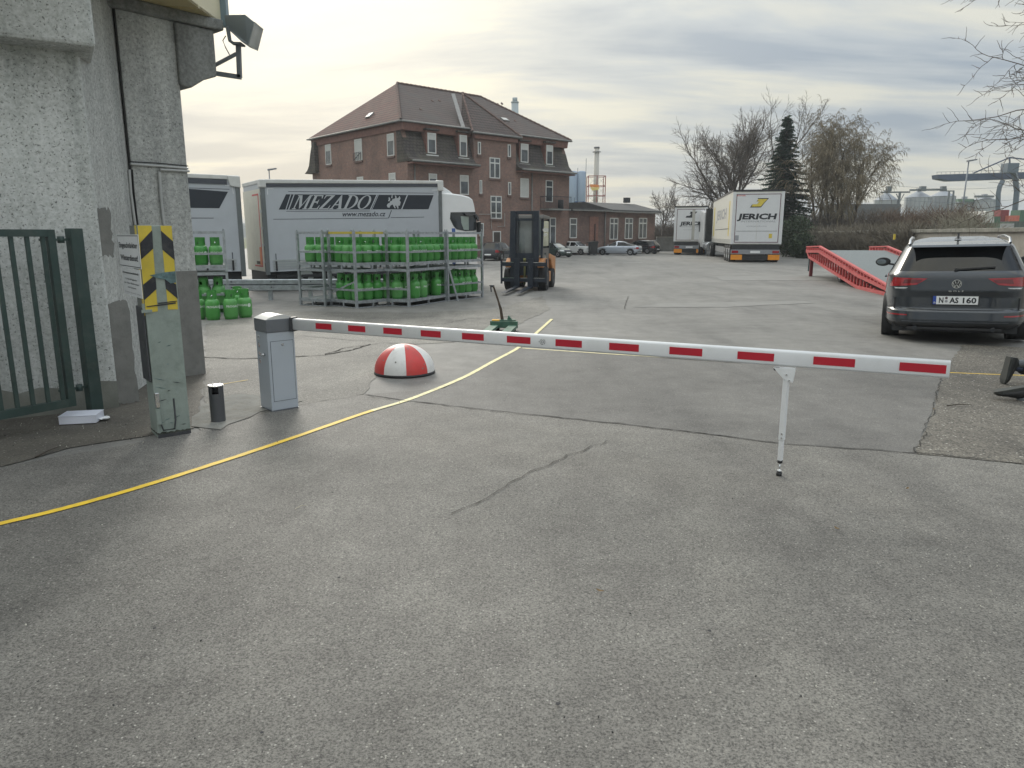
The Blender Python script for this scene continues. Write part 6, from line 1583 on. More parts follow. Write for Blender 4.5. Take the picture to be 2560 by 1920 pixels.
# parked cars in the background: one generator, each with its own shape
def parked(name, label, px, py, az, paint, kind, S=.86, group='cars parked by the brick house'):
    zls = [.2, .26, .32, .4, .5, .6, .68, .74, .8, .84, .88, .92, .96, 1.0, 1.06, 1.12, 1.18, 1.24, 1.3, 1.34, 1.37, 1.39]
    if kind == 'saloon':
        rear = [(.2, .1), (.35, 0), (.7, .03), (.86, .1), (.92, .9), (1.3, 1.35), (1.39, 1.8)]; front = [(.2, 4.6), (.35, 4.7), (.7, 4.68), (.84, 4.6), (.92, 3.55), (1.3, 3.0), (1.39, 2.6)]; n = 7; W_ = .88; L_ = 4.7
    elif kind == 'coupe':
        rear = [(.2, .1), (.35, 0), (.75, .03), (.95, .14), (1.0, .6), (1.3, 1.5), (1.39, 2.0)]; front = [(.2, 4.6), (.35, 4.68), (.6, 4.62), (.78, 4.3), (.92, 3.5), (1.3, 2.7), (1.39, 2.4)]; n = 5; W_ = .87; L_ = 4.68
    elif kind == 'estate':
        rear = [(.2, .1), (.35, 0), (.8, .05), (.92, .1), (1.3, .5), (1.39, .9)]; front = [(.2, 4.2), (.35, 4.3), (.65, 4.22), (.82, 3.8), (.94, 3.2), (1.3, 2.5), (1.39, 2.2)]; n = 5; W_ = .86; L_ = 4.3
    else:
        rear = [(.2, .1), (.35, 0), (.8, .04), (.95, .08), (1.3, .3), (1.39, .7)]; front = [(.2, 3.7), (.35, 3.8), (.65, 3.74), (.84, 3.4), (.96, 2.95), (1.3, 2.25), (1.39, 2.0)]; n = 4.5; W_ = .83; L_ = 3.8
    hw = [(.2, W_ - .06), (.35, W_), (.8, W_ - .01), (.92, W_ - .06), (1.3, W_ - .26), (1.39, W_ - .42)]
    sh = CarShape(rear, front, hw, zls, n, 16, 36)
    t = thing(name, label, 'car', gp(px, py), R(-az), group); t.scale = (S, S, S)
    wy = (L_ * .19, L_ * .81)
    def cls(c_, side):
        for w_ in wy:
            if abs(c_.x) > .55 and arch(c_, w_, .37, .3): return None
        if .93 < c_.z < 1.31:
            if side == 'rear' and abs(c_.x) < W_ - .22: return 'rear_window'
            if side == 'front' and abs(c_.x) < W_ - .2: return 'windscreen'
            if side in ('left', 'right') and interp(rear, c_.z) + .15 < c_.y < interp(front, c_.z) - .12 and c_.z < 1.29:
                return 'pillar' if abs(c_.y - L_ * .5) < .07 else 'side_window'
        return 'body'
    sh.splits = (L_ * .5,)
    sh.build(cls, {'body': paint, 'pillar': paint, 'rear_window': cgl, 'windscreen': bpy.data.materials['windscreen_sky'] if 'windscreen_sky' in bpy.data.materials else glassmat('windscreen_sky', (.1, .115, .12), .06), 'side_window': cgl}, t)
    car_common(t, sh, L_, W_, wy, wr=.3, tw=.19)
    for sx in (-1, 1):
        zr_ = .72 if kind != 'saloon' else .66
        sh.patch([(sx * (W_ - .03), zr_ - .1), (sx * (W_ - .3), zr_ - .1), (sx * (W_ - .3), zr_ + .09), (sx * (W_ - .05), zr_ + .1)], sh.rear_pt, .008, 6, 2).build('tail_light', tail_red, t, fix=False)
        sh.patch([(sx * (W_ - .03), .58), (sx * (W_ - .34), .58), (sx * (W_ - .32), .72), (sx * (W_ - .06), .72)], sh.front_pt, .008, 6, 2).build('headlight', head_gl, t, fix=False)
        mb = MB(); mb.cbox((sx * (W_ + .06), L_ * .68, .98), .16, .1, .12); mb.build('mirror', paint, t, bevel=.02)
    sh.patch([(-W_ + .36, .54), (W_ - .36, .54), (W_ - .36, .72), (-W_ + .36, .72)], sh.front_pt, .01, 6, 3).build('grille', M('grille_' + kind, (.06, .06, .065), .3, .5) if kind != 'saloon' else chrome, t, fix=False)
    for fn, nm in ((sh.rear_pt, 'rear'), (sh.front_pt, 'front')):
        sh.patch([(-.26, .42), (.26, .42), (.26, .52), (-.26, .52)], fn, .02, 2, 1).build('number_plate', platem, t, fix=False)
        sh.patch([(-W_ + .05, .36), (W_ - .05, .36), (W_ - .05, .41), (-W_ + .05, .41)], fn, .03, 10, 1).build('bumper_strip', black_p, t, fix=False)
    return t
wcar = M('car_paint_white', (.66, .67, .66), .3, coat=.6, var=.03); scar = M('car_paint_silver', (.42, .46, .52), .3, .5, coat=.8, var=.04)
bcar = M('car_paint_black', (.02, .022, .026), .25, .2, coat=1.0); gcar = M('car_paint_dark_green', (.025, .05, .045), .25, .2, coat=1.0)
def at_center(px0, px1, py, az, L_, S):  # centre of the visible car -> rear centre
    c_ = gp((px0 + px1) / 2, py); c_.y += .6; return c_ - Vector((math.sin(R(az)), math.cos(R(az)), 0)) * L_ * S / 2
def place(t, px0, px1, py, az, L_): t.location = at_center(px0, px1, py, az, L_, t.scale[0])
t = parked('old_saloon_car', 'white old fashioned saloon car with bright grille, parked beside the house door', 1, 800, 128, wcar, 'saloon', .84); place(t, 1398, 1472, 637, 128, 4.7)
t = parked('small_car', 'small dark green car parked between the forklift and the white saloon', 1, 800, 140, gcar, 'small', .8); place(t, 1368, 1410, 643, 140, 3.8)
t = parked('silver_coupe', 'silver coupe parked side on in front of the annex windows', 1, 800, -64, scar, 'coupe', .86); place(t, 1498, 1600, 638, -64, 4.68)
t = parked('dark_hatchback', 'black hatchback with bright rear window behind the silver coupe', 1, 800, -50, bcar, 'estate', .9); place(t, 1574, 1630, 634.5, -50, 4.3)
t = parked('dark_green_car', 'small dark car standing alone against the yard wall at the annex corner', 1, 800, 150, gcar, 'small', .82); place(t, 1637, 1660, 627, 150, 3.8)
t = parked('dark_van', 'dark car with red tail light half hidden between the racks and the forklift', 1, 800, 20, bcar, 'estate', .9); place(t, 1222, 1268, 651, 20, 4.3)

# ---------------------------------------------------------------- JERICH lorries
jwhite = M('white_trailer_panel', (.66, .67, .68), .4, var=.03, dirt=.1, dirtcol=(.5, .48, .44))
jcream = M('cream_white_tarp', (.62, .61, .55), .5, var=.05, dirt=.1, dirtcol=(.45, .42, .36))
jyel = M('yellow_logo_print', (.66, .52, .08), .4); jdark = M('dark_print', (.015, .018, .022), .4)
jred = M('dark_red_frame_line', (.1, .015, .03), .5); orng = M('orange_marker_board', (.75, .28, .02), .4, var=.05)
zj = 600 / 2164
def jerich(P, az, W_, Ht, zb, Ln, label, corners, detail=True):
    t = thing('lorry_trailer' if not detail else 'lorry', label, 'lorry', P, R(-az), 'white trailer lorries parked at the back')
    h = W_ / 2
    mb = MB(); mb.box(-h, h, 0, Ln, zb, Ht - .12); mb.build('box_body', jcream, t)
    mb = MB(); mb.box(-h - .02, h + .02, -.02, Ln, Ht - .12, Ht); mb.build('roof', black_p if detail else chassis, t)
    for sx in (-1, 1): mb = MB(); mb.box(sx * h - .01 if sx < 0 else h - .15, -h + .15 if sx < 0 else h + .01, -.012, 0, zb, Ht - .12); mb.build('corner_post', jwhite, t)
    dm_ = []
    for sx in (-1, 1):
        mb = MB(); mb.box(-h + .16 if sx < 0 else .01, -.01 if sx < 0 else h - .16, -.02, 0, zb + .05, Ht - .2); dm_.append(mb.build('rear_door', jwhite, t))
    mb = MB(); e = .2
    for q in ((-h + e, h - e, Ht - .3, Ht - .26), (-h + e, h - e, zb + .1, zb + .14), (-h + e, -h + e + .04, zb + .14, Ht - .3), (h - e - .04, h - e, zb + .14, Ht - .3)): mb.box(q[0], q[1], -.025, -.02, q[2], q[3])
    mb.build('outline_tape', jred, t)
    hh = Ht - .12 - zb
    fx = lambda a: -h + a * 2 * h; fz_ = lambda b: Ht - .12 - b * hh
    J = [(.48, .125), (.70, .125), (.62, .215), (.555, .30), (.34, .30), (.375, .245), (.47, .245), (.52, .185), (.46, .185), (.49, .155)]
    mb = MB(); mb.poly([(fx(a), -.0265, fz_(b)) for a, b in J]); mb.build('logo_shadow', jdark, t) if detail else mb.build('logo', jdark, t)  # on the nearer lorry a dark printed outline round the yellow logo
    if detail:
        cx_, cy_ = .52, .21; mb = MB(); mb.poly([(fx(cx_ + (a - cx_) * .86), -.028, fz_(cy_ + (b - cy_) * .8)) for a, b in J]); mb.build('logo', jyel, t)
    mb = MB(); text(mb, 'JERICH', (fx(.1 if detail else .17), -.027, fz_(.52)), (1, 0, 0), (0, 0, 1), w=2 * h * (.76 if detail else .7), h=hh * .105, shear=.18, bold=.045); mb.build('company_name', jdark, t, kind='stuff')
    mb = MB(); text(mb, 'INTERNATIONAL', (fx(.18), -.027, fz_(.58)), (1, 0, 0), (0, 0, 1), w=2 * h * .68, h=hh * .035, shear=.18); text(mb, 'www.jerich.com', (fx(.29), -.027, fz_(.665)), (1, 0, 0), (0, 0, 1), w=2 * h * .4, h=hh * .025)
    mb.build('small_print', M('grey_print', (.3, .31, .33), .5) if 'grey_print' not in bpy.data.materials else bpy.data.materials['grey_print'], t, kind='stuff')
    if detail:
        mb = MB(); text(mb, 'KÖGEL', (fx(.08), -.027, fz_(.085)), (1, 0, 0), (0, 0, 1), w=2 * h * .17, h=hh * .02, bold=.03); mb.build('maker_name', redtape, t, kind='stuff')
        mb = MB(); mb.box(fx(.1), fx(.9), -.026, -.021, fz_(.752), fz_(.746)); mb.build('print_line', jdark, t)
        mb = MB(); mb.box(fx(.08), fx(.155), -.026, -.021, fz_(.93), fz_(.83)); mb.build('grey_label', bpy.data.materials['grey_print'], t)
        mb = MB(); mb.box(fx(.745), fx(.81), -.026, -.021, fz_(.885), fz_(.80)); mb.build('yellow_label', jyel, t)
    else:
        mb = MB(); mb.box(fx(.55), fx(.64), -.03, -.026, zb + .1, Ht - .3); mb.build('door_pole', M('pale_pole', (.45, .44, .4), .5), t)
    # side prints on the left curtain
    if detail:
        for y0, y1, m_ in ((Ln * .86, Ln * .92, jyel), (Ln * .1, Ln * .14, jyel)): mb = MB(); mb.box(-h - .004, -h - .001, y0, y1, zb + .5, Ht - .6); mb.build('side_stripe', m_, t)
        mb = MB(); text(mb, 'JERICH', (-h - .004, Ln * .75, zb + 1.7), (0, -1, 0), (0, 0, 1), w=Ln * .5, h=.7, shear=.18, bold=.03); mb.build('side_name', jdark if False else bpy.data.materials['grey_print'], t, kind='stuff')
        mb = MB(); mb.box(-h - .004, -h - .001, Ln * .1, Ln * .8, zb + .95, zb + 1.0); mb.build('side_line', jdark, t)
        for k in range(22): mb = MB(); y = .4 + k * (Ln - .8) / 21; mb.box(-h - .02, -h - .001, y, y + .06, zb, zb + .3); mb.build('curtain_buckle', bpy.data.materials['grey_print'], t)
    else:
        mb = MB(); mb.box(h + .001, h + .01, 0, Ln, zb, Ht - .12); mb.build('side_curtain', jwhite, t)
    mb = MB(); mb.box(-h + .1, h - .1, .02, .12, zb - .32, zb - .02); mb.build('rear_beam', chassis, t)
    mb = MB(); mb.box(-h + .05, h - .05, -.02, .1, zb - .62, zb - .34); mb.build('light_bar', M('grey_light_bar', (.25, .26, .28), .5) if 'grey_light_bar' not in bpy.data.materials else bpy.data.materials['grey_light_bar'], t)
    for sx in (-1, 1):
        mb = MB(); mb.box(min(sx * (h - .05), sx * (h - .75)), max(sx * (h - .05), sx * (h - .75)), -.04, -.021, zb - .98, zb - .66); mb.build('marker_board', orng, t)
        mb = MB(); mb.box(min(sx * (h - .1), sx * (h - .5)), max(sx * (h - .1), sx * (h - .5)), -.04, -.021, zb - .56, zb - .4); mb.build('tail_light', tail_red, t)
    mb = MB(); mb.box(-.3, .3, -.035, -.021, zb - .56, zb - .42); mb.build('number_plate', platem, t)
    mb = MB(); mb.box(-h + .35, h - .35, .0, Ln, zb - .35, zb - .12); mb.box(-.6, .6, 0, Ln, .55, zb - .3); mb.build('chassis', chassis, t)
    mb = MB(); mb.box(-h + .2, h - .2, .1, .2, zb - .98, zb - .64); mb.build('underrun_bar', chassis, t)
    for k in range(3):
        for sx in (-1, 1): wheel(t, sx * (h - .22), 1.0 + 1.35 * k, .54, .54, .4, axis='x')
    for sx in (-1, 1): mb = MB(); mb.box(sx * (h - .1) - .01, sx * (h - .1) + .01, 5.2, Ln - 3, .5, .9); mb.build('side_guard', alu, t)
    return t
JP = gp(1886, 656)
jl = jerich(JP, 10.8, 3.08, 4.5, 1.14, 15.3, 'nearer white JERICH lorry with a yellow logo, parked with its rear to us', None)
# its tractor, steered slightly to the left
tr_ = Vector((-.25, 13.2, 0)); TM = Matrix.Translation(tr_) @ Matrix.Rotation(R(9.5), 4, 'Z')
def TB(x0, x1, y0, y1, z0, z1, nm, m_, bv=0, par=jl): mb = MB(); mb.box(x0, x1, y0, y1, z0, z1, 0, TM); return mb.build(nm, m_, par, bevel=bv)
mb = MB(); mb.prism([(3.3, .7), (3.3, 3.6), (4.6, 3.8), (5.4, 3.4), (5.6, 2.0), (5.65, .7)], 'x', -1.42, 1.42, 0, TM); cb_ = mb.build('cab', truckw, jl, bevel=.06)
mb = MB(); mb.prism([(4.55, 2.0), (4.55, 2.85), (5.3, 2.85), (5.45, 2.0)], 'x', -1.44, -1.425, 0, TM); mb.build('side_window', cgl, jl)
TB(-1.75, -1.5, 5.3, 5.42, 1.9, 2.9, 'mirror', black_p, .02); TB(1.5, 1.75, 5.3, 5.42, 1.9, 2.9, 'mirror', black_p, .02); TB(-1.6, -1.4, 5.2, 5.5, 2.85, 2.95, 'mirror_arm', black_p)
TB(-1.3, 1.3, 2.9, 3.25, 1.2, 3.9, 'air_duct', chassis); TB(-1.3, -.5, 0, 3.3, .6, 1.0, 'frame', chassis); TB(.5, 1.3, 0, 3.3, .6, 1.0, 'frame', chassis)
mb = MB(); mb.cyl(TM @ Vector((-1.15, 1.5, .78)), TM @ Vector((-1.15, 3.0, .78)), .36, n=16); mb.build('fuel_tank', alu, jl)
for y in (.5, 4.7):
    for x in (-1.25, 1.25):
        c_ = TM @ Vector((x, y, .54)); wheel(jl, c_.x, c_.y, .54, .54, .38, axis='x')
j2 = jerich(gp(1722, 637), 17, 2.75, 4.2, 1.16, 14, 'farther white JERICH trailer with a dark logo, left of the bigger lorry', None, detail=False)

# ---------------------------------------------------------------- red mobile loading ramp
rp0 = gp(2020, 691); rd = Vector((-.172, -.985, 0))
ramp_t = thing('loading_ramp', 'red steel mobile loading ramp with grey grating deck sloping down behind the estate car', 'ramp', rp0, math.atan2(rd.y, rd.x))
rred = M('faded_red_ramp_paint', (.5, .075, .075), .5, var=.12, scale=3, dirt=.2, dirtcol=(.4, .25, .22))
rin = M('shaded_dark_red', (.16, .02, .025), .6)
def Tz(s_): return 1.22 if s_ < 1.6 else max(.1, 1.27 - .117 * (s_ - 1.6))
def Bz(s_): return max(.04, .80 - .108 * max(s_, 0))
RW = 2.5
segs = [(-.55, 1.6), (1.6, 7.2), (7.2, 11.7)]
for y in (0, RW):
    for a, b in segs:
        mb = MB(); mb.beam((a, y, Tz(a + .01)), (b, y, Tz(b)), .1, .05); mb.build('kerb_rail', rred, ramp_t)
        mb = MB(); mb.beam((a, y, Tz(a + .01) - .2), (b, y, Tz(b) - .2 if b < 10 else .06), .1, .1); mb.build('main_beam', rred, ramp_t)
    mb = MB(); mb.beam((-.55, y, Tz(0) - .1), (.0, y, Bz(0)), .09, .09); mb.beam((0, y, Bz(0)), (7.2, y, Bz(7.2)), .09, .09); mb.build('lower_chord', rred, ramp_t)
    mb = MB(); mb.beam((7.2, y, .05), (11.7, y, .05), .1, .1); mb.build('lower_chord', rred, ramp_t)
    n = 0; s_ = -.45
    while s_ < 11.4:
        mb = MB(); mb.beam((s_, y, Tz(s_) - .13), (s_, y, Tz(s_) - .02), .08, .07, up=(1, 0, 0)); mb.build('kerb_upright', rred, ramp_t)
        z1_ = Tz(s_) - .27; z0_ = Bz(s_) + .04
        if z1_ - z0_ > .06 and s_ > 0: mb = MB(); mb.beam((s_, y, z0_), (s_, y, z1_), .06, .06, up=(1, 0, 0)); mb.build('web_post', rred, ramp_t)
        s_ += .36
    mb = MB(); mb.box(.1, 7.1, y - .012, y + .012, 0, .01)
deckm = M('grey_grating', (.17, .19, .195), .85, .0, var=.06, scale=8, bump=.6, bscale=70)
for a, b in ((-.55, 1.6), (1.6, 11.65)):
    mb = MB(); za_, zb__ = Tz(a + .01) - .15, max(.05, Tz(b) - .15)
    mb.add([(a, .06, za_), (b, .06, zb__), (b, RW - .06, zb__), (a, RW - .06, za_), (a, .06, za_ - .04), (b, .06, zb__ - .04), (b, RW - .06, zb__ - .04), (a, RW - .06, za_ - .04)], [(0, 1, 2, 3), (4, 7, 6, 5), (0, 4, 5, 1), (2, 6, 7, 3), (0, 3, 7, 4), (1, 5, 6, 2)])
    mb.build('deck', deckm, ramp_t)
for s_ in (1.6, 3.5, 5.4):
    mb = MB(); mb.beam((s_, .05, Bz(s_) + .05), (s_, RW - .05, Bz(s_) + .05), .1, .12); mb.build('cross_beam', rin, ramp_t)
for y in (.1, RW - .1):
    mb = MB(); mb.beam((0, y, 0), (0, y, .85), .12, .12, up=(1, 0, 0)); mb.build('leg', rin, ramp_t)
    mb = MB(); mb.beam((-.5, y, .2), (-.45, y, 1.0), .05, .05, up=(1, 0, 0)); mb.build('lip_chain', bpy.data.materials['scraped_steel'], ramp_t)
    wheel(ramp_t, 3.9, y + (.25 if y < 1 else -.25), .27, .27, .2)
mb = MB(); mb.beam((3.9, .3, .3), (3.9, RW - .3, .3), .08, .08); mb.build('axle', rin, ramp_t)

# ---------------------------------------------------------------- yard wall on the right, with overgrown part
WA = gp(1985, 638); WB = Vector((WA.x * .0 + 19.5, 27.5, 0))
Wd = (WB - WA).normalized(); WC = WB + Wd * 16
waz = math.atan2(Wd.y, Wd.x); wlen = (WC - WA).length
wallm = M('weathered_plaster_wall', (.27, .25, .215), .9, var=.2, scale=1.2, bump=.4, bscale=18, dirt=.6, dirtcol=(.15, .14, .12))
cap = M('mossy_wall_coping', (.2, .195, .165), .9, var=.3, scale=2.5, bump=.4, dirt=.6, dirtcol=(.32, .31, .28))
yw = thing('yard_wall', 'long weathered plaster wall with a mossy coping behind the estate car', 'wall', WA, waz)
mb = MB(); mb.box(0, wlen, -.12, .12, 0, 1.82); mb.build('wall', wallm, yw)
k = 0; x = 0
while x < wlen:
    l_ = 1.9; mb = MB(); mb.box(x + .01, min(x + l_, wlen) - .01, -.22, .22, 1.823, 1.99); mb.build('coping_stone', cap, yw, bevel=.02); x += l_
ysg = at_y(2236, 592, 37.5); mb = MB(); mb.cbox(ysg, .09, .06, .27); tag(mb.build('warning_plate', ylw, world=True), 'small yellow plate fixed to the overgrown yard wall above the ramp', 'sign')
W2a = gp(1640, 628); W2b = Vector((40, 84, 0)); d2 = (W2b - W2a).normalized()
y2 = thing('yard_wall', 'low grey wall at the far end of the yard beside the annex, trees behind', 'wall', W2a, math.atan2(d2.y, d2.x))
mb = MB(); mb.box(0, (W2b - W2a).length, -.15, .15, 0, 1.45); mb.build('wall', M('grey_far_wall', (.17, .17, .165), .9, var=.3, scale=1, dirt=.5, dirtcol=(.1, .1, .08)), y2)
mb = MB(); mb.box(0, (W2b - W2a).length, -.22, .22, 1.453, 1.55); mb.build('coping', cap, y2)
# ---------------------------------------------------------------- vegetation
bark = M('grey_brown_bark', (.085, .07, .058), .9, var=.35, scale=4, bump=.3)
bark2 = M('pale_birch_bark', (.22, .2, .175), .85, var=.45, scale=3)
twigm = M('bare_twigs', (.11, .088, .07), .9, var=.3, scale=2)
twigy = M('birch_twigs_with_catkins', (.2, .165, .11), .9, var=.4, scale=1.5)
needle = M('fir_needles', (.022, .05, .028), .8, var=.5, scale=2)
twigb = M('brown_scrub_twigs', (.17, .12, .085), .9, var=.4, scale=1)
def rnd_perp(d, r):
    v = Vector((r.gauss(0, 1), r.gauss(0, 1), r.gauss(0, 1))); v -= d * v.dot(d); return v.normalized()
def grow(tr_mb, tw_mb, p, d, ln, rad, lvl, r, P):
    k = P.get('seg', 4); pts = [p.copy()]; rs = [rad]; dd = d.copy(); q = p.copy()
    for i in range(k):
        dd = (dd + rnd_perp(dd, r) * P['wig'] + Vector((0, 0, P['up'][min(lvl, len(P['up']) - 1)])) * .25).normalized()
        q = q + dd * ln / k; pts.append(q.copy()); rs.append(rad * (1 - (i + 1) / k * .55))
    (tr_mb if lvl < P.get('split', 2) else tw_mb).tube(pts, rs, 6 if lvl < 2 else 3)
    if lvl >= P['lv']: return
    n = P['n'][lvl]
    for j in range(n):
        t = P['t0'][min(lvl, len(P['t0']) - 1)] + (1 - P['t0'][min(lvl, len(P['t0']) - 1)]) * (j + r.random()) / n
        f = t * k; i = min(k - 1, int(f)); a = pts[i].lerp(pts[i + 1], f - i); base = (pts[i + 1] - pts[i]).normalized()
        nd = (base * math.cos(P['ang']) + rnd_perp(base, r) * math.sin(P['ang'])).normalized()
        grow(tr_mb, tw_mb, a, nd, ln * P['len'][lvl] * r.uniform(.7, 1.15) * (1.15 - .45 * t), max(rad * (1 - t * .5) * P['rr'], P['rmin']), lvl + 1, r, P)
    if lvl > 0: grow(tr_mb, tw_mb, pts[-1], dd, ln * P['len'][lvl] * .8, max(rs[-1], P['rmin']), lvl + 1, r, P)
def bare_tree(name, label, base, Ht, seed, P, m1, m2, group=None, lean=(0, 0), stems=1, spread=0.0):
    t = thing(name, label, 'tree', base, 0, group); r = random.Random(seed); a = MB(); b = MB()
    for s_ in range(stems):
        an = 2 * math.pi * (s_ + r.random() * .5) / stems
        d = Vector((lean[0] + spread * math.cos(an), lean[1] + spread * math.sin(an), 1)).normalized()
        grow(a, b, Vector((.25 * math.cos(an) * (stems > 1), .25 * math.sin(an) * (stems > 1), 0)), d, Ht * P['trunk'] * r.uniform(.85, 1.05), P['rad'], 0, r, P)
    a.build('trunk', m1, t, fix=False); b.build('crown', m2, t, fix=False, kind='stuff'); return t
R0 = R(42)
PT = dict(seg=5, wig=.16, up=(.3, .4, .25, .1, .05), lv=4, n=(12, 9, 8, 6), t0=(.22, .2, .2, .15), ang=R(40), len=(.66, .6, .58, .5), rr=.55, rmin=.015, trunk=.62, rad=.34, split=2)
def base_at(px, zc): X = (px - 1280) / FPX * zc; return Vector((X, zc / _c, 0))
bare_tree('bare_tree', 'big broad bare deciduous tree behind the gap between the two JERICH lorries', base_at(1852, 74), 16.2, 3, PT, bark, twigm, 'bare trees behind the yard')
PT2 = dict(PT, n=(6, 5, 5, 4), trunk=.72, rad=.24, ang=R(38))
bare_tree('bare_tree', 'taller thin bare tree leaning to the right behind the fir', base_at(1905, 71), 14.6, 9, PT2, bark, twigm, 'bare trees behind the yard', lean=(.22, 0))
PB = dict(seg=6, wig=.12, up=(.5, .25, -.1, -.9, -1.6), lv=4, n=(9, 6, 5, 4), t0=(.3, .2, .15, .1), ang=R(32), len=(.5, .55, .55, .6), rr=.5, rmin=.015, trunk=.72, rad=.13, split=1)
bare_tree('birch_tree', 'multi stemmed birch with yellowish catkins right of the fir', base_at(2055, 62), 12.2, 21, PB, bark, twigy, 'birches behind the yard wall', stems=4, spread=.16)
bare_tree('birch_tree', 'drooping bare birch farther right, its twigs hanging over the scrub', base_at(2112, 60), 10.8, 25, PB, bark, twigy, 'birches behind the yard wall', stems=4, spread=.2)
PS = dict(seg=4, wig=.2, up=(.4, .3, .1, .0), lv=3, n=(7, 5, 5), t0=(.25, .2, .1), ang=R(40), len=(.6, .6, .55), rr=.5, rmin=.011, trunk=.7, rad=.09, split=1)
bare_tree('bare_tree', 'small bare yard tree behind the low wall, just right of the annex', base_at(1657, 86), 8.6, 31, dict(PT, n=(7, 5, 5, 4), rad=.16), bark, twigm, 'small trees behind the low wall')
bare_tree('bare_tree', 'small bare tree close to the left side of the farther JERICH trailer', base_at(1700, 88), 7.4, 33, dict(PT, n=(6, 5, 4, 4), rad=.13), bark, twigm, 'small trees behind the low wall')
bare_tree('bare_tree', 'bare bushy tree low behind the farther JERICH trailer roof', base_at(1748, 90), 8.0, 35, dict(PT, n=(6, 5, 4, 4), rad=.13), bark, twigm, 'small trees behind the low wall')
# fir
ft = thing('fir_tree', 'dark green fir tree between the bare trees behind the nearer JERICH lorry', 'tree', base_at(1948, 66), 0)
r = random.Random(8); tb = MB(); nb_ = MB(); Hf = 12.0
tb.tube([(0, 0, 0), (0, 0, Hf * .6), (.05, 0, Hf)], [.22, .12, .03], 7)
z = 1.2
while z < Hf - .2:
    rl = (Hf - z) * .29 + .2; nb2 = 9
    for k in range(nb2):
        a = r.random() * 6.283; l_ = rl * r.uniform(.45, 1.3); p0 = Vector((0, 0, z + r.uniform(-.15, .15))); p1 = p0 + Vector((math.cos(a) * l_, math.sin(a) * l_, -l_ * .18 + r.uniform(-.1, .25)))
        tb.tube([p0, p0.lerp(p1, .5) + Vector((0, 0, .08)), p1], [.03, .02, .01], 3)
        d = (p1 - p0).normalized(); sd = Vector((-d.y, d.x, 0)).normalized()
        m_ = int(12 + l_ * 22)
        for q in range(m_):
            t = r.random() ** .7; c_ = p0.lerp(p1, t); s_ = r.uniform(.14, .36) * (1.15 - t * .5); side = r.choice((-1, 1))
            e = c_ + sd * side * s_ + d * s_ * .7 + Vector((0, 0, r.uniform(-.16, .05))); w = Vector((0, 0, .06)) + d * .06
            nb_.add([c_ - w, e, c_ + w], [(0, 1, 2)])
    z += .2
tb.build('trunk', bark, ft, fix=False); nb_.build('crown', needle, ft, fix=False, kind='stuff')
# scrub and ivy
def scrub(name, label, cat, pts, h, n, m, seed, wig=.35, wd=.012, up=1.0, stuff=True):
    """upright twiggy growth between ground points pts"""
    r = random.Random(seed); mb = MB(); L_ = len(pts) - 1
    for i in range(n):
        t = r.random() * L_; k = int(t); a = pts[k].lerp(pts[k + 1], t - k); p = Vector((a.x + r.uniform(-.5, .5), a.y + r.uniform(-.5, .5), a.z)); hh = h * r.uniform(.45, 1.1)
        d = Vector((r.gauss(0, wig), r.gauss(0, wig), up)).normalized(); q = [p]
        for j in range(3): d = (d + rnd_perp(d, r) * .25).normalized(); q.append(q[-1] + d * hh / 3)
        mb.tube(q, [wd * 1.6, wd, wd, wd * .6], 3)
        for j in range(3):
            c_ = q[1].lerp(q[3], r.random()); e = c_ + (d + rnd_perp(d, r) * .9).normalized() * hh * .3; mb.tube([c_, e], [wd, wd * .5], 3)
    o = mb.build(name, m, fix=False, world=True); tag(o, label, cat); o['kind'] = 'stuff' if stuff else None
    return o
def wallp(t, off=0.0, z=0.0): p = WA + Wd * t; n = Vector((Wd.y, -Wd.x, 0)); n = n if n.y < 0 else -n; return p + n * off + Vector((0, 0, z))
ivm = M('dry_climber_twigs', (.15, .13, .1), .95, var=.45, scale=1.3)
scrub('dry_hedge', 'dense grey brown climber and dry scrub covering the left part of the yard wall', 'scrub', [wallp(-4, .3), wallp(8, .35), wallp(20, .25), wallp(25.5, .12)], 2.05, 9000, ivm, 41, wig=.12, wd=.017)
scrub('hanging_ivy', 'matted twigs hanging over the top of the wall', 'scrub', [wallp(0, .3, 1.95), wallp(23, .2, 1.9)], 1.0, 2500, ivm, 42, wig=.5, wd=.014, up=-1.0)
grn = M('dark_green_bush', (.04, .06, .028), .8, var=.5, scale=3)
def bush(label, c, rx, rz, n, seed, m=grn):
    r = random.Random(seed); mb = MB()
    for i in range(n):
        v = Vector((r.gauss(0, 1), r.gauss(0, 1), r.gauss(0, 1))).normalized() * (r.random() ** .4) * (1 + .3 * noise.noise(Vector((i * .01, seed, 0))))
        p = Vector((c.x + v.x * rx, c.y + v.y * rx * .7, max(.05, rz * .9 + v.z * rz))); s_ = r.uniform(.05, .12)
        a = Vector((r.gauss(0, 1), r.gauss(0, 1), r.gauss(0, 1))).normalized() * s_; b = rnd_perp(a.normalized(), r) * s_ * .5
        mb.add([p - a, p + b, p + a, p - b], [(0, 1, 2, 3)])
    o = mb.build('evergreen_bush', m, fix=False, world=True); tag(o, label, 'bush', 'evergreen bushes by the lorry'); o['kind'] = 'stuff'
bush('dark evergreen bush directly right of the nearer JERICH lorry', base_at(1992, 57), 1.6, 1.7, 5000, 1)
bush('lower dark bush at the start of the dry hedge', base_at(2012, 54), 1.1, 1.0, 3000, 2)
scr2 = [base_at(2180, 70), base_at(2260, 66), base_at(2350, 62), base_at(2420, 60)]
scrub('brown_scrub', 'brown leafless scrub growing behind the yard wall below the silos', 'scrub', scr2, 3.6, 3500, twigb, 43, wig=.3, wd=.02)
scrub('brown_scrub', 'grey brown undergrowth under the birches', 'scrub', [base_at(1980, 66), base_at(2090, 66), base_at(2200, 68)], 3.4, 2500, twigm, 44, wig=.3, wd=.018)
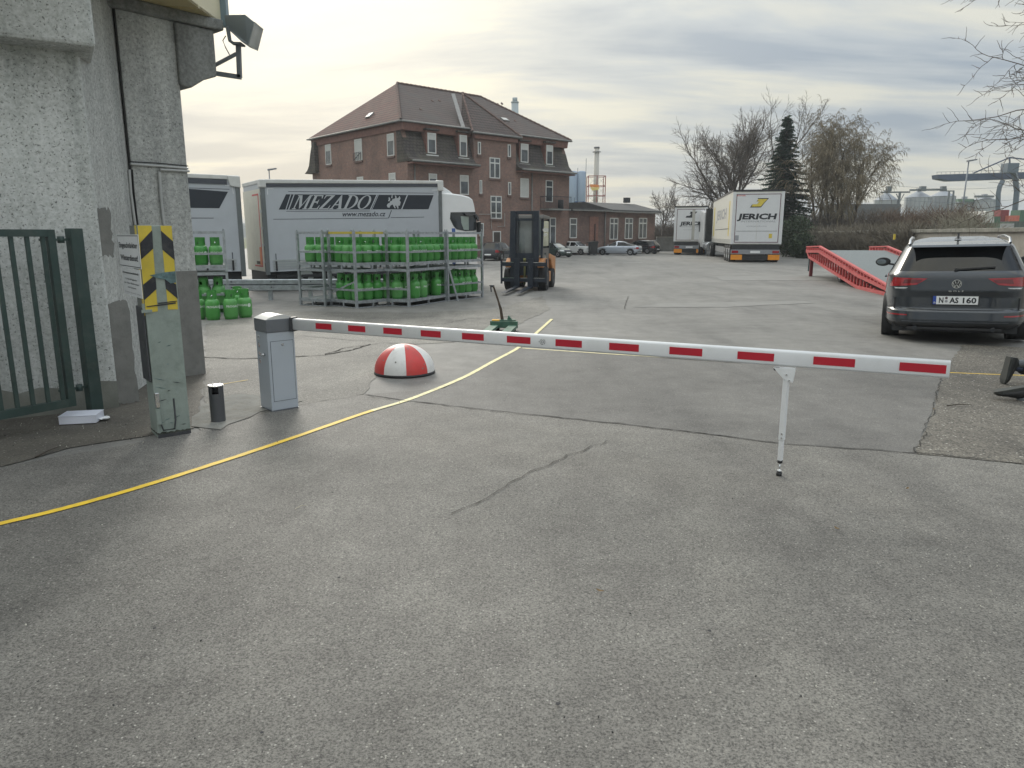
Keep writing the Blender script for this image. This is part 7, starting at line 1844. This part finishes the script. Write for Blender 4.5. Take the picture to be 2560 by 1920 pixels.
scrub('brown_scrub', 'low scrub behind the lorries and the far wall', 'scrub', [base_at(1640, 95), base_at(1800, 85), base_at(1980, 80)], 3.0, 3000, twigm, 45, wig=.3, wd=.022)
scrub('reed_plume', 'pale grassy plume behind the wall coping right of the lamp', 'scrub', [base_at(2388, 45), base_at(2420, 45)], 2.9, 400, M('pale_grass', (.3, .28, .22), .9), 46, wig=.12, wd=.012)
# tree whose branches hang in from the right edge
PO = dict(seg=6, wig=.22, up=(.2, .1, -.1, -.15, .1), lv=4, n=(13, 9, 8, 5), t0=(.52, .1, .15, .1), ang=R(64), len=(.85, .55, .5, .45), rr=.42, rmin=.0065, trunk=.6, rad=.2, split=2)
bare_tree('bare_tree', 'nearer bare tree whose thin twigs hang in from the upper right edge', Vector((12.4, 14.8, 0)), 9.4, 57, PO, bark, twigm, lean=(-.12, 0))
# ---------------------------------------------------------------- far things
galv = M('silo_galvanised', (.4, .42, .44), .5, .3, var=.1, scale=.3)
silod = M('silo_roof', (.3, .32, .35), .5, .3, var=.1)
z7 = 460 / 1659
def Z77(x, y): return (2100 + x * z7, 300 + y * z7)
def far_pt(x, y, zc):
    px, py = Z77(x, y); d = ray(px, py); t = (zc / _c) / d.y; return Vector((d.x * t, d.y * t, CAM_H + d.z * t))
def silo(x0, x1, ye, ya, zc, label, open_l=False):
    a = far_pt(x0, ye, zc); b = far_pt(x1, ye, zc); c_ = (a + b) / 2; rr_ = (b - a).length / 2; top = far_pt((x0 + x1) / 2, ya, zc).z
    t = thing('grain_silo', label, 'silo', (c_.x, c_.y, 0), 0, 'grain silos beyond the yard wall')
    n = 36; mb = MB(); rows = []
    for z in (0, a.z): rows.append([Vector((rr_ * (1 - .012 * (i % 2)) * math.cos(2 * math.pi * i / n), rr_ * (1 - .012 * (i % 2)) * math.sin(2 * math.pi * i / n), z)) for i in range(n)])
    mb.grid(rows, closed=True, smooth=False); mb.build('silo_wall', galv, t)
    mb = MB(); mb.lathe([(rr_ + .1, a.z), (.5, top - .1), (.45, top), (0, top + .1)], n, smooth=False); mb.build('cone_roof', silod, t)
    mb = MB(); mb.box(-.5, .5, -.5, .5, top + .05, top + .6); mb.build('roof_cap', silod, t)
    for k in range(9):
        an = -math.pi * (k + .5) / 9; mb = MB(); mb.beam((rr_ * math.cos(an), rr_ * math.sin(an), 0), (rr_ * math.cos(an), rr_ * math.sin(an), a.z), .09, .08, up=(1, 0, 0)); mb.build('stiffener', silod, t)
    for zz in (.3, .55, .8):
        mb = MB(); n_ = 24; pts = [Vector(((rr_ + .05) * math.cos(2 * math.pi * i / n_), (rr_ + .05) * math.sin(2 * math.pi * i / n_), a.z * zz)) for i in range(n_ + 1)]; mb.tube(pts, .03, 3); mb.build('wall_ring', silod, t)
silo(315, 515, 725, 655, 170, 'leftmost grain silo, half hidden by bare twigs and scrub')
silo(595, 815, 700, 640, 170, 'middle grain silo with a flat cone roof under the conveyor')
silo(820, 1028, 690, 635, 172, 'rightmost of the three big grain silos')
silo(1195, 1400, 722, 690, 190, 'ribbed pale silo in the smaller group left of the crane leg')
silo(1045, 1190, 745, 712, 192, 'lower pale silo with a green top right of the street lamp')
cv = thing('conveyor', 'raised conveyor gallery running over the grain silos', 'conveyor', far_pt(700, 640, 168) * Vector((1, 1, 0)) if False else Vector((far_pt(700, 640, 168).x, far_pt(700, 640, 168).y, 0)))
csm = M('conveyor_steel', (.13, .15, .16), .6, .3)
mb = MB(); mb.beam(far_pt(370, 652, 168), far_pt(630, 650, 168), .3, .34); mb.beam(far_pt(630, 632, 168), far_pt(960, 628, 168), .4, .4); mb.beam(far_pt(960, 640, 168), far_pt(1030, 640, 168), .2, .26); mb.build('gallery', csm, cv, True)
mb = MB(); p = far_pt(540, 655, 168); mb.beam(Vector((p.x, p.y, 0)), p, .4, .4, up=(0, 1, 0)); mb.beam(far_pt(540, 735, 168), far_pt(508, 665, 168), .15, .15); mb.beam(far_pt(540, 735, 168), far_pt(578, 665, 168), .15, .15); mb.build('support', csm, cv, True)
for q in (1025, 985): mb = MB(); p = far_pt(q, 645, 168); mb.beam(Vector((p.x, p.y, 0)), p, .3, .3, up=(0, 1, 0)); mb.build('support', csm, cv, True)
for q, w in ((440, 5), (745, 6), (930, 5)): mb = MB(); p = far_pt(q, 620, 168); mb.cbox(p, w * .2, .9, 1.1); mb.build('elevator_head', csm, cv, True)
mb = MB(); p = far_pt(1300, 690, 188); mb.cbox(p, 4.6, 1, .5); mb.build('gallery', csm, cv, True)
mb = MB(); p = far_pt(1115, 725, 190); mb.cbox(p, 4.2, 2, .7); mb.build('green_gallery', M('green_gallery_sheet', (.12, .2, .14), .6), cv, True)
# gantry crane
cz = 140
cr = thing('gantry_crane', 'large blue grey harbour gantry crane with a long boom at the right edge', 'crane', Vector((far_pt(1500, 600, cz).x, far_pt(1500, 600, cz).y, 0)))
cbl = M('crane_blue_paint', (.05, .075, .13), .5, var=.1); cgr = M('crane_grey_paint', (.11, .145, .18), .5, var=.1)
mb = MB(); q = [(885, 492), (890, 528), (1000, 549), (1900, 520), (1900, 462)]
mb.slab([far_pt(x, y, cz) for x, y in q], (0, 1, 0), -2.2); mb.build('boom', cbl, cr, True)
rlm = M('railing_pale', (.4, .4, .42), .5)
mb = MB(); mb.beam(far_pt(870, 470, cz), far_pt(1900, 440, cz), .08, .08); mb.build('handrail', rlm, cr, True)
for k in range(26): x = 875 + k * 40; mb = MB(); mb.beam(far_pt(x, 490 - k * .8, cz), far_pt(x, 468 - k * .9, cz), .07, .07, up=(0, 1, 0)); mb.build('rail_post', rlm, cr, True)
for q, w in (([(1470, 545), (1440, 600), (1428, 660), (1420, 930)], 1.5), ([(1545, 400), (1580, 520), (1595, 640), (1565, 950)], 1.8)):
    mb = MB(); mb.tube([far_pt(x, y, cz - 3) for x, y in q] + [Vector((far_pt(q[-1][0], 950, cz - 3).x, far_pt(q[-1][0], 950, cz - 3).y, 0))], w * .32, 4, smooth=False); mb.build('leg', cgr, cr, True)
mb = MB(); p = far_pt(1530, 435, cz - 3); mb.cbox(p, 2.1, 2, 1.7); mb.build('machine_house', cgr, cr, True)
mb = MB(); mb.beam(far_pt(1205, 478, cz), far_pt(1530, 338, cz), .22, .22); mb.beam(far_pt(1530, 338, cz), far_pt(1800, 372, cz), .22, .22); mb.beam(far_pt(1530, 338, cz), far_pt(1530, 410, cz), .2, .2, up=(0, 1, 0)); mb.build('stay', cbl, cr, True)
# street lamp by the crane, tiny lamp behind the lorries
def lamp(px, y0, y1, zc, w, label):
    a = base_at(px, zc); top = CAM_H + (588 - y0) * zc / 1838
    t = thing('street_lamp', label, 'street lamp', a)
    mb = MB(); mb.cyl((0, 0, 0), (w * .12, 0, top), .09, .05, n=8); mb.build('pole', M('grey_lamp_pole', (.2, .22, .25), .5, .3) if 'grey_lamp_pole' not in bpy.data.materials else bpy.data.materials['grey_lamp_pole'], t)
    mb = MB(); mb.prism([(w * .12 - .1, top - .02), (w * .12 + w, top + .12), (w * .12 + w, top + .22), (w * .12 - .1, top + .12)], 'y', -.15, .15); mb.build('lamp_head', bpy.data.materials['grey_lamp_pole'], t)
lamp(2397, 408, 560, 62, .62, 'tall thin street lamp between the silos and the crane boom')
lamp(681, 429, 560, 70, .7, 'tiny street lamp showing above the MEZADO trailer roof')
# containers and buildings beyond the wall
for x0, x1, y0, y1, zc, col, lb in ((1440, 1520, 810, 915, 120, (.25, .03, .03), 'dark red shipping container stacked behind the crane leg'), (1340, 1440, 870, 985, 118, (.06, .15, .09), 'green shipping container left of the crane leg'), (1520, 1612, 862, 912, 119, (.6, .16, .1), 'orange red container under the dark ones'), (1615, 1760, 812, 915, 121, (.05, .14, .08), 'green container at the right edge'), (1520, 1700, 915, 985, 117, (.06, .08, .07), 'dark container in the bottom row')):
    a = far_pt(x0, y1, zc); b = far_pt(x1, y0, zc); c_ = (a + b) / 2; w = b.x - a.x; h = b.z - a.z
    t = thing('shipping_container', lb, 'container', (c_.x, c_.y, max(0, a.z)), 0, 'shipping containers beyond the wall'); mm = M('container_paint_%d' % x0, col, .6, dirt=.2)
    mb = MB(); n = 14
    pf = [(-w / 2 + w * i / n, -.06 * (i % 2)) for i in range(n + 1)] + [(w / 2, 2.4), (-w / 2, 2.4)]
    mb.prism(pf, 'z', 0, h); mb.build('box', mm, t)
    for sx in (-1, 1): mb = MB(); mb.box(sx * w / 2 - .08, sx * w / 2 + .08, -.12, .05, 0, h); mb.build('corner_post', mm, t)
sh_ = thing('storage_hall', 'low pale roofed storage hall behind the wall right of the silos', 'building', Vector((far_pt(1250, 930, 110).x, far_pt(1250, 930, 110).y, 0)))
mb = MB(); q = [(1075, 925), (1075, 872), (1305, 852), (1315, 820), (1390, 820), (1390, 925)]; mb.slab([far_pt(x, y, 110) for x, y in q], (0, 1, 0), -12); mb.build('roof', M('pale_sheet_roof', (.6, .59, .56), .6), sh_, True)
mb = MB(); a = far_pt(1180, 925, 109); b = far_pt(1560, 985, 109); mb.box(a.x, b.x, a.y, a.y + 4, 0, a.z); mb.build('green_wall', M('grey_green_wall', (.14, .18, .13), .8), sh_, True)
gfn = thing('bar_fence', 'short pale bar fence standing above the yard wall at the right', 'fence', Vector((far_pt(1500, 985, 90).x, far_pt(1500, 985, 90).y, 0)))
for k in range(10): x = 1452 + k * 12.5; mb = MB(); p = far_pt(x, 935, 90); mb.beam(Vector((p.x, p.y, 0)), p, .09, .09, up=(0, 1, 0)); mb.build('bar', rlm, gfn, True)
mb = MB(); mb.beam(far_pt(1448, 938, 90), far_pt(1568, 938, 90), .1, .12); mb.build('rail', rlm, gfn, True)
dbl = thing('far_building', 'dark flat building with a white door seen through the birches', 'building', base_at(2155, 140))
mb = MB(); mb.box(-5.5, 7, 0, 8, 0, 7.6); mb.build('wall', M('dark_far_wall', (.1, .105, .11), .8), dbl)
mb = MB(); mb.box(-1.5, 1.8, -.1, 0, 2, 4.8); mb.build('door', wfr, dbl)
# distant low wooded ridge and town edge
hill = MB(); r = random.Random(2); rows = [[], [], []]
for k in range(80):
    x = -700 + k * 20; h = 9 + 5 * noise.noise(Vector((k * .13, 3, 0))) + r.uniform(0, 2)
    rows[0].append((x, 560, -1)); rows[1].append((x, 600, h)); rows[2].append((x, 720, h + 4))
hill.grid([[Vector(p) for p in rr_] for rr_ in rows]); hill.build('hills', M('distant_trees', (.07, .08, .075), .95, var=.3, scale=.02), kind='structure', fix=False)
# chimney stack with lattice tower, tanks, billboard
st = thing('chimney_stack', 'slim pale steel chimney rising through a red lattice tower behind the annex', 'chimney', base_at(1487, 150))
sc150 = 150 / 1838
def zz6(y): return CAM_H + (588 - (340 + y * z6x)) * sc150
stc = M('pale_grey_stack', (.42, .4, .36), .6, var=.05, scale=.3)
mb = MB(); mb.cyl((0, 0, 0), (0, 0, zz6(182)), .53, n=18); mb.build('stack', stc, st)
mb = MB(); mb.cyl((0, 0, zz6(250)), (0, 0, zz6(243)), .85, n=18); mb.cyl((0, 0, zz6(200)), (0, 0, zz6(180)), .6, n=18); mb.build('platform', M('stack_top_grey', (.16, .16, .17), .6), st)
ltm = M('red_lattice_steel', (.3, .07, .06), .5, var=.1)
tw_ = 1.72; zT = zz6(573)
for x in (-tw_, 0, tw_):
    for y in ((-tw_, tw_) if x else (-tw_,)): mb = MB(); mb.beam((x, y, 0), (x, y, zT), .16, .16, up=(0, 1, 0)); mb.build('tower_leg', ltm, st)
for k in range(8):
    za = zT - k * 1.93; zb__ = za - 1.93
    if zb__ < 0: break
    mb = MB(); mb.beam((-tw_, -tw_, za), (tw_, -tw_, za), .12, .12); mb.beam((-tw_, tw_, za), (tw_, tw_, za), .12, .12); mb.beam((-tw_, -tw_, za), (-tw_, tw_, za), .12, .12); mb.beam((tw_, -tw_, za), (tw_, tw_, za), .12, .12); mb.build('tower_ring', ltm, st)
    for x0_, x1_ in ((-tw_, 0), (0, tw_)): mb = MB(); mb.beam((x0_, -tw_, za), (x1_, -tw_, zb__), .06, .06); mb.beam((x1_, -tw_ + .1, za), (x0_, -tw_ + .1, zb__), .06, .06); mb.build('tower_brace', wfr, st)
mb = MB(); y_ = -tw_ - .1; z_m = zz6(725)
mb.slab([Vector((x, y_, z)) for x, z in ((-1.5, z_m + .6), (.3, z_m + .5), (.5, z_m), (-1.3, z_m + .05))], (0, 1, 0), .08); mb.build('orange_banner', M('orange_banner', (.75, .25, .05), .6), st)
mb = MB(); mb.slab([Vector((x, y_ - .02, z)) for x, z in ((-1.3, z_m), (.5, z_m - .02), (.3, z_m - .55), (-1.0, z_m - .65))], (0, 1, 0), .08); mb.build('yellow_banner', M('yellow_banner', (.75, .6, .2), .6), st)
tnk = M('pale_blue_tank', (.27, .35, .46), .5, var=.04, scale=.2)
for x, w, zt__, lb in ((1430, 11.5, 520, 'left pale blue tall storage tank beside the brick house'), (1451, 10.5, 518, 'right pale blue tall storage tank next to the lattice tower')):
    p = base_at(x, 165); t = thing('storage_tank', lb, 'tank', p, 0, 'pale blue tanks behind the house'); rr_ = w * 165 / FPX; h = CAM_H + (588 - (340 + zt__ * z6x)) * 165 / 1838
    mb = MB(); mb.lathe([(0, 0), (rr_, 0), (rr_, h), (rr_ * .8, h + .25), (0, h + .35)], 28); mb.build('shell', tnk, t)
    mb = MB(); mb.beam((rr_, -.2, 0), (rr_, -.2, h + (3 if x > 1440 else 1)), .1, .1, up=(0, 1, 0)); mb.build('ladder', cgr, t)
p = base_at(1446, 100); bb = thing('billboard', 'small blue roof sign with a white panel above the annex roof', 'sign', p)
zb0, zb1 = CAM_H + (588 - 514) * 100 / 1838, CAM_H + (588 - 504) * 100 / 1838
mb = MB(); mb.box(-.7, .75, 0, .2, zb0 - .3, zb1); mb.build('panel', M('blue_sign', (.06, .12, .25), .5), bb)
mb = MB(); mb.box(-.15, .65, -.02, 0, zb0, zb1 - .08); mb.build('white_field', wfr, bb)
mb = MB(); mb.beam((-.65, 0, 0), (-.65, 0, zb1 + .5), .08, .08, up=(0, 1, 0)); mb.beam((.6, .1, 0), (.6, .1, zb0), .08, .08, up=(0, 1, 0)); mb.build('post', cgr, bb)
rf_ = thing('far_red_roof', 'low dull red flat roof under the lattice tower', 'building', base_at(1480, 130)); mb = MB(); mb.box(-5, 3, 0, 6, 0, CAM_H + (588 - 517) * 130 / 1838); mb.build('wall', M('dull_red_wall', (.2, .08, .07), .8), rf_)
p = base_at(1287, 150); fc = thing('far_chimney', 'pale distant power station chimney above the brick house roof', 'chimney', p); h = CAM_H + (588 - 257) * 150 / 1838
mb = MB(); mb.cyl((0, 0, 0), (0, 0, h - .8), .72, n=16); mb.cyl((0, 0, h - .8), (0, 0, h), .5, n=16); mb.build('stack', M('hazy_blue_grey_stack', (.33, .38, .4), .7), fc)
mb = MB(); mb.cyl((0, 0, h - .95), (0, 0, h - .75), .8, n=16); mb.build('collar', bpy.data.materials['hazy_blue_grey_stack'], fc)
p1 = base_at(2160, 150); p2 = base_at(2600, 150)
wire = thing('overhead_line', 'thin overhead wires crossing the sky below the crane boom', 'wire', p1)
for z in (9.5, 12.2): mb = MB(); mb.tube([Vector((lerp(p1.x, p2.x, k / 10), lerp(p1.y, p2.y, k / 10), z - 1.2 * math.sin(math.pi * k / 10))) for k in range(11)], .035, 3); mb.build('wire', cgr, wire, True)

# ---------------------------------------------------------------- person kneeling at the right edge (only the feet reach the picture)
def skin_body(name, pts, edges, radii, m, parent, sub=2):
    me = bpy.data.meshes.new(name); me.from_pydata([tuple(p) for p in pts], edges, []); me.materials.append(m)
    o = bpy.data.objects.new(name, me); COL.objects.link(o); o.parent = parent
    mod = o.modifiers.new('skin', 'SKIN'); mod.use_smooth_shade = True
    sv = me.skin_vertices[0].data
    for v, r_ in zip(sv, radii): v.radius = r_ if isinstance(r_, tuple) else (r_, r_)
    sv[0].use_root = True
    sb = o.modifiers.new('sub', 'SUBSURF'); sb.levels = sub; sb.render_levels = sub
    return o
pp = gp(2558, 1000); pe = thing('person', 'person kneeling at the right edge in black trousers and black work shoes', 'person', Vector((5.71, 8.0, 0)), 0)
trm = M('black_work_trousers', (.012, .013, .017), .8, var=.3, scale=6, bump=.2); skn = M('skin', (.45, .28, .2), .55, var=.05); jkt = M('dark_blue_work_jacket', (.03, .04, .07), .8, var=.2, bump=.2)
shm = M('black_shoe_leather', (.01, .011, .012), .35, var=.3, coat=.3); slm = M('grey_shoe_sole', (.035, .038, .035), .6, var=.2); grs = M('grey_shoe_mesh', (.1, .11, .12), .6)
# joints (local): pelvis, spine, chest, neck, head; far leg toe tucked, near leg laid flat
J = [(.55, 0, .62), (.68, 0, .85), (.82, 0, 1.08), (.92, 0, 1.22), (.99, 0, 1.36),
     (.58, .14, .56), (.92, .22, .12), (.36, .24, .17), (.1, .2, .2),
     (.56, -.14, .56), (.3, -.42, .1), (-.02, -.54, .1), (-.3, -.62, .1),
     (.86, .2, 1.12), (1.05, .27, .86), (1.24, .18, .68), (.86, -.2, 1.12), (1.06, -.28, .86), (1.26, -.16, .66)]
E_ = [(0, 1), (1, 2), (2, 3), (3, 4), (0, 5), (5, 6), (6, 7), (7, 8), (0, 9), (9, 10), (10, 11), (11, 12), (2, 13), (13, 14), (14, 15), (2, 16), (16, 17), (17, 18)]
rad = [.14, .13, .15, .055, .06, .1, .075, .055, .045, .1, .075, .055, .045, .065, .045, .03, .065, .045, .03]
skin_body('body', J, E_, rad, jkt, pe)
skin_body('trousers', [J[0], J[5], J[6], J[7], (.16, .21, .19), J[9], J[10], J[11], (-.24, -.6, .1)], [(0, 1), (1, 2), (2, 3), (3, 4), (0, 5), (5, 6), (6, 7), (7, 8)], [.155, .12, .09, .075, .075, .12, .09, .075, .07], trm, pe)
bm = bmesh.new(); bmesh.ops.create_uvsphere(bm, u_segments=20, v_segments=14, radius=1)
for v in bm.verts: v.co = Vector((v.co.x * .1 + (.018 if v.co.x > .6 and abs(v.co.y) < .3 and abs(v.co.z) < .3 else 0), v.co.y * .078, v.co.z * .12))
me = bpy.data.meshes.new('head'); bm.to_mesh(me); bm.free(); me.materials.append(skn); hd_ = link('head', me, pe); hd_.location = (1.03, 0, 1.46); hd_.rotation_euler = (0, R(35), 0)
mb = MB(); mb.lathe([(.0, .128), (.05, .122), (.085, .08), (.088, .03), (.08, -.02)], 16, (-.012, 0, 0)); h_ = mb.build('hair', M('dark_hair', (.03, .022, .015), .7), hd_)
for sy in (-1, 1):
    mb = MB(); mb.cyl((.085, sy * .03, .01), (.093, sy * .03, .01), .011, n=8); mb.build('eye', black_p, hd_)
    mb = MB(); mb.cyl((0, sy * .074, -.01), (0, sy * .086, -.005), .026, n=10); mb.build('ear', skn, hd_)
mb = MB(); mb.beam((.095, -.022, -.055), (.095, .022, -.055), .006, .008); mb.build('mouth', M('lip', (.3, .12, .1), .5), hd_)
for (w, t_) in (((1.25, .18, .67), 1), ((1.27, -.16, .65), -1)):
    pts = [Vector(w), Vector(w) + Vector((.07, 0, -.03))]; ed = [(0, 1)]; rr = [.026, .03]
    for k in range(4):
        b = Vector(w) + Vector((.09, (k - 1.5) * .02, -.04)); l_ = (.065, .078, .072, .055)[k]; i0 = len(pts)
        pts += [b, b + Vector((l_ * .55, 0, -l_ * .3)), b + Vector((l_ * .8, 0, -l_ * .8))]; ed += [(1, i0), (i0, i0 + 1), (i0 + 1, i0 + 2)]; rr += [.0095, .009, .008]
    i0 = len(pts); pts += [Vector(w) + Vector((.03, t_ * -.035, -.03)), Vector(w) + Vector((.07, t_ * -.05, -.07))]; ed += [(0, i0), (i0, i0 + 1)]; rr += [.012, .01]
    skin_body('hand', pts, ed, rr, skn, pe)
def shoe(M4, nm='shoe'):
    """foot along +X (toe), sole at z=0"""
    secs = [(-.09, .034, .0, .09), (-.06, .042, .0, .115), (0, .042, .0, .12), (.06, .043, .0, .095), (.12, .05, .0, .07), (.17, .05, .0, .058), (.205, .036, .004, .045), (.225, .012, .01, .028)]
    rows = []
    for x, w, z0, z1 in secs:
        rows.append([M4 @ Vector((x, w * math.copysign(abs(math.cos(a)) ** .7, math.cos(a)), (z0 + z1) / 2 + (z1 - z0) / 2 * math.copysign(abs(math.sin(a)) ** .8, math.sin(a)))) for a in [2 * math.pi * k / 16 for k in range(16)]])
    mb = MB(); mb.grid(rows, closed=True); n = 16; L0 = len(rows) * n
    mb.add(rows[0], [tuple(range(n))]); mb.add(rows[-1], [tuple(range(n))]); s_ = mb.build(nm, shm, pe)
    rows = []
    for x, w, z0, z1 in secs: rows.append([M4 @ Vector((x * 1.03, y * w * 1.08, z0 + dz)) for y, dz in ((-1, -.012), (1, -.012), (1, .016), (-1, .016))])
    mb = MB(); mb.grid(rows, closed=True, smooth=False); mb.add(rows[0], [(0, 1, 2, 3)]); mb.add(rows[-1], [(0, 1, 2, 3)]); mb.build('sole', slm, s_)
    mb = MB()
    for k in range(4): mb.beam(M4 @ Vector((.03 + .022 * k, -.025, .1 - .011 * k)), M4 @ Vector((.03 + .022 * k, .025, .1 - .011 * k)), .006, .006)
    mb.build('laces', grs, s_, kind='stuff')
    mb = MB(); mb.tube([M4 @ Vector((-.02, 0, .1)), M4 @ Vector((-.03, 0, .17))], [.045, .05], 12); mb.build('collar', grs, s_)
# far shoe: toes on the ground, sole facing left, heel up; near shoe: instep on the ground
shoe(Matrix.Translation((.02, .2, .235)) @ Matrix.Rotation(R(97), 4, 'Y') @ Matrix.Rotation(R(0), 4, 'X'))
shoe(Matrix.Translation((-.42, -.64, .135)) @ Matrix.Rotation(R(180 - 8), 4, 'Z') @ Matrix.Rotation(R(12), 4, 'Y') @ Matrix.Rotation(R(180), 4, 'X'))

# ---------------------------------------------------------------- air
hzmat = bpy.data.materials.new('haze'); hzmat.use_nodes = True; hn = hzmat.node_tree; hn.nodes.clear()
ho = hn.nodes.new('ShaderNodeOutputMaterial'); hv = hn.nodes.new('ShaderNodeVolumePrincipled'); hn.links.new(hv.outputs[0], ho.inputs['Volume'])
hv.inputs['Density'].default_value = .0006; hv.inputs['Color'].default_value = (.86, .92, .98, 1); hv.inputs['Anisotropy'].default_value = .2
mb = MB(); mb.box(-750, 950, -80, 1550, -1.2, 31); hz_o = mb.build('haze', hzmat, kind='stuff')
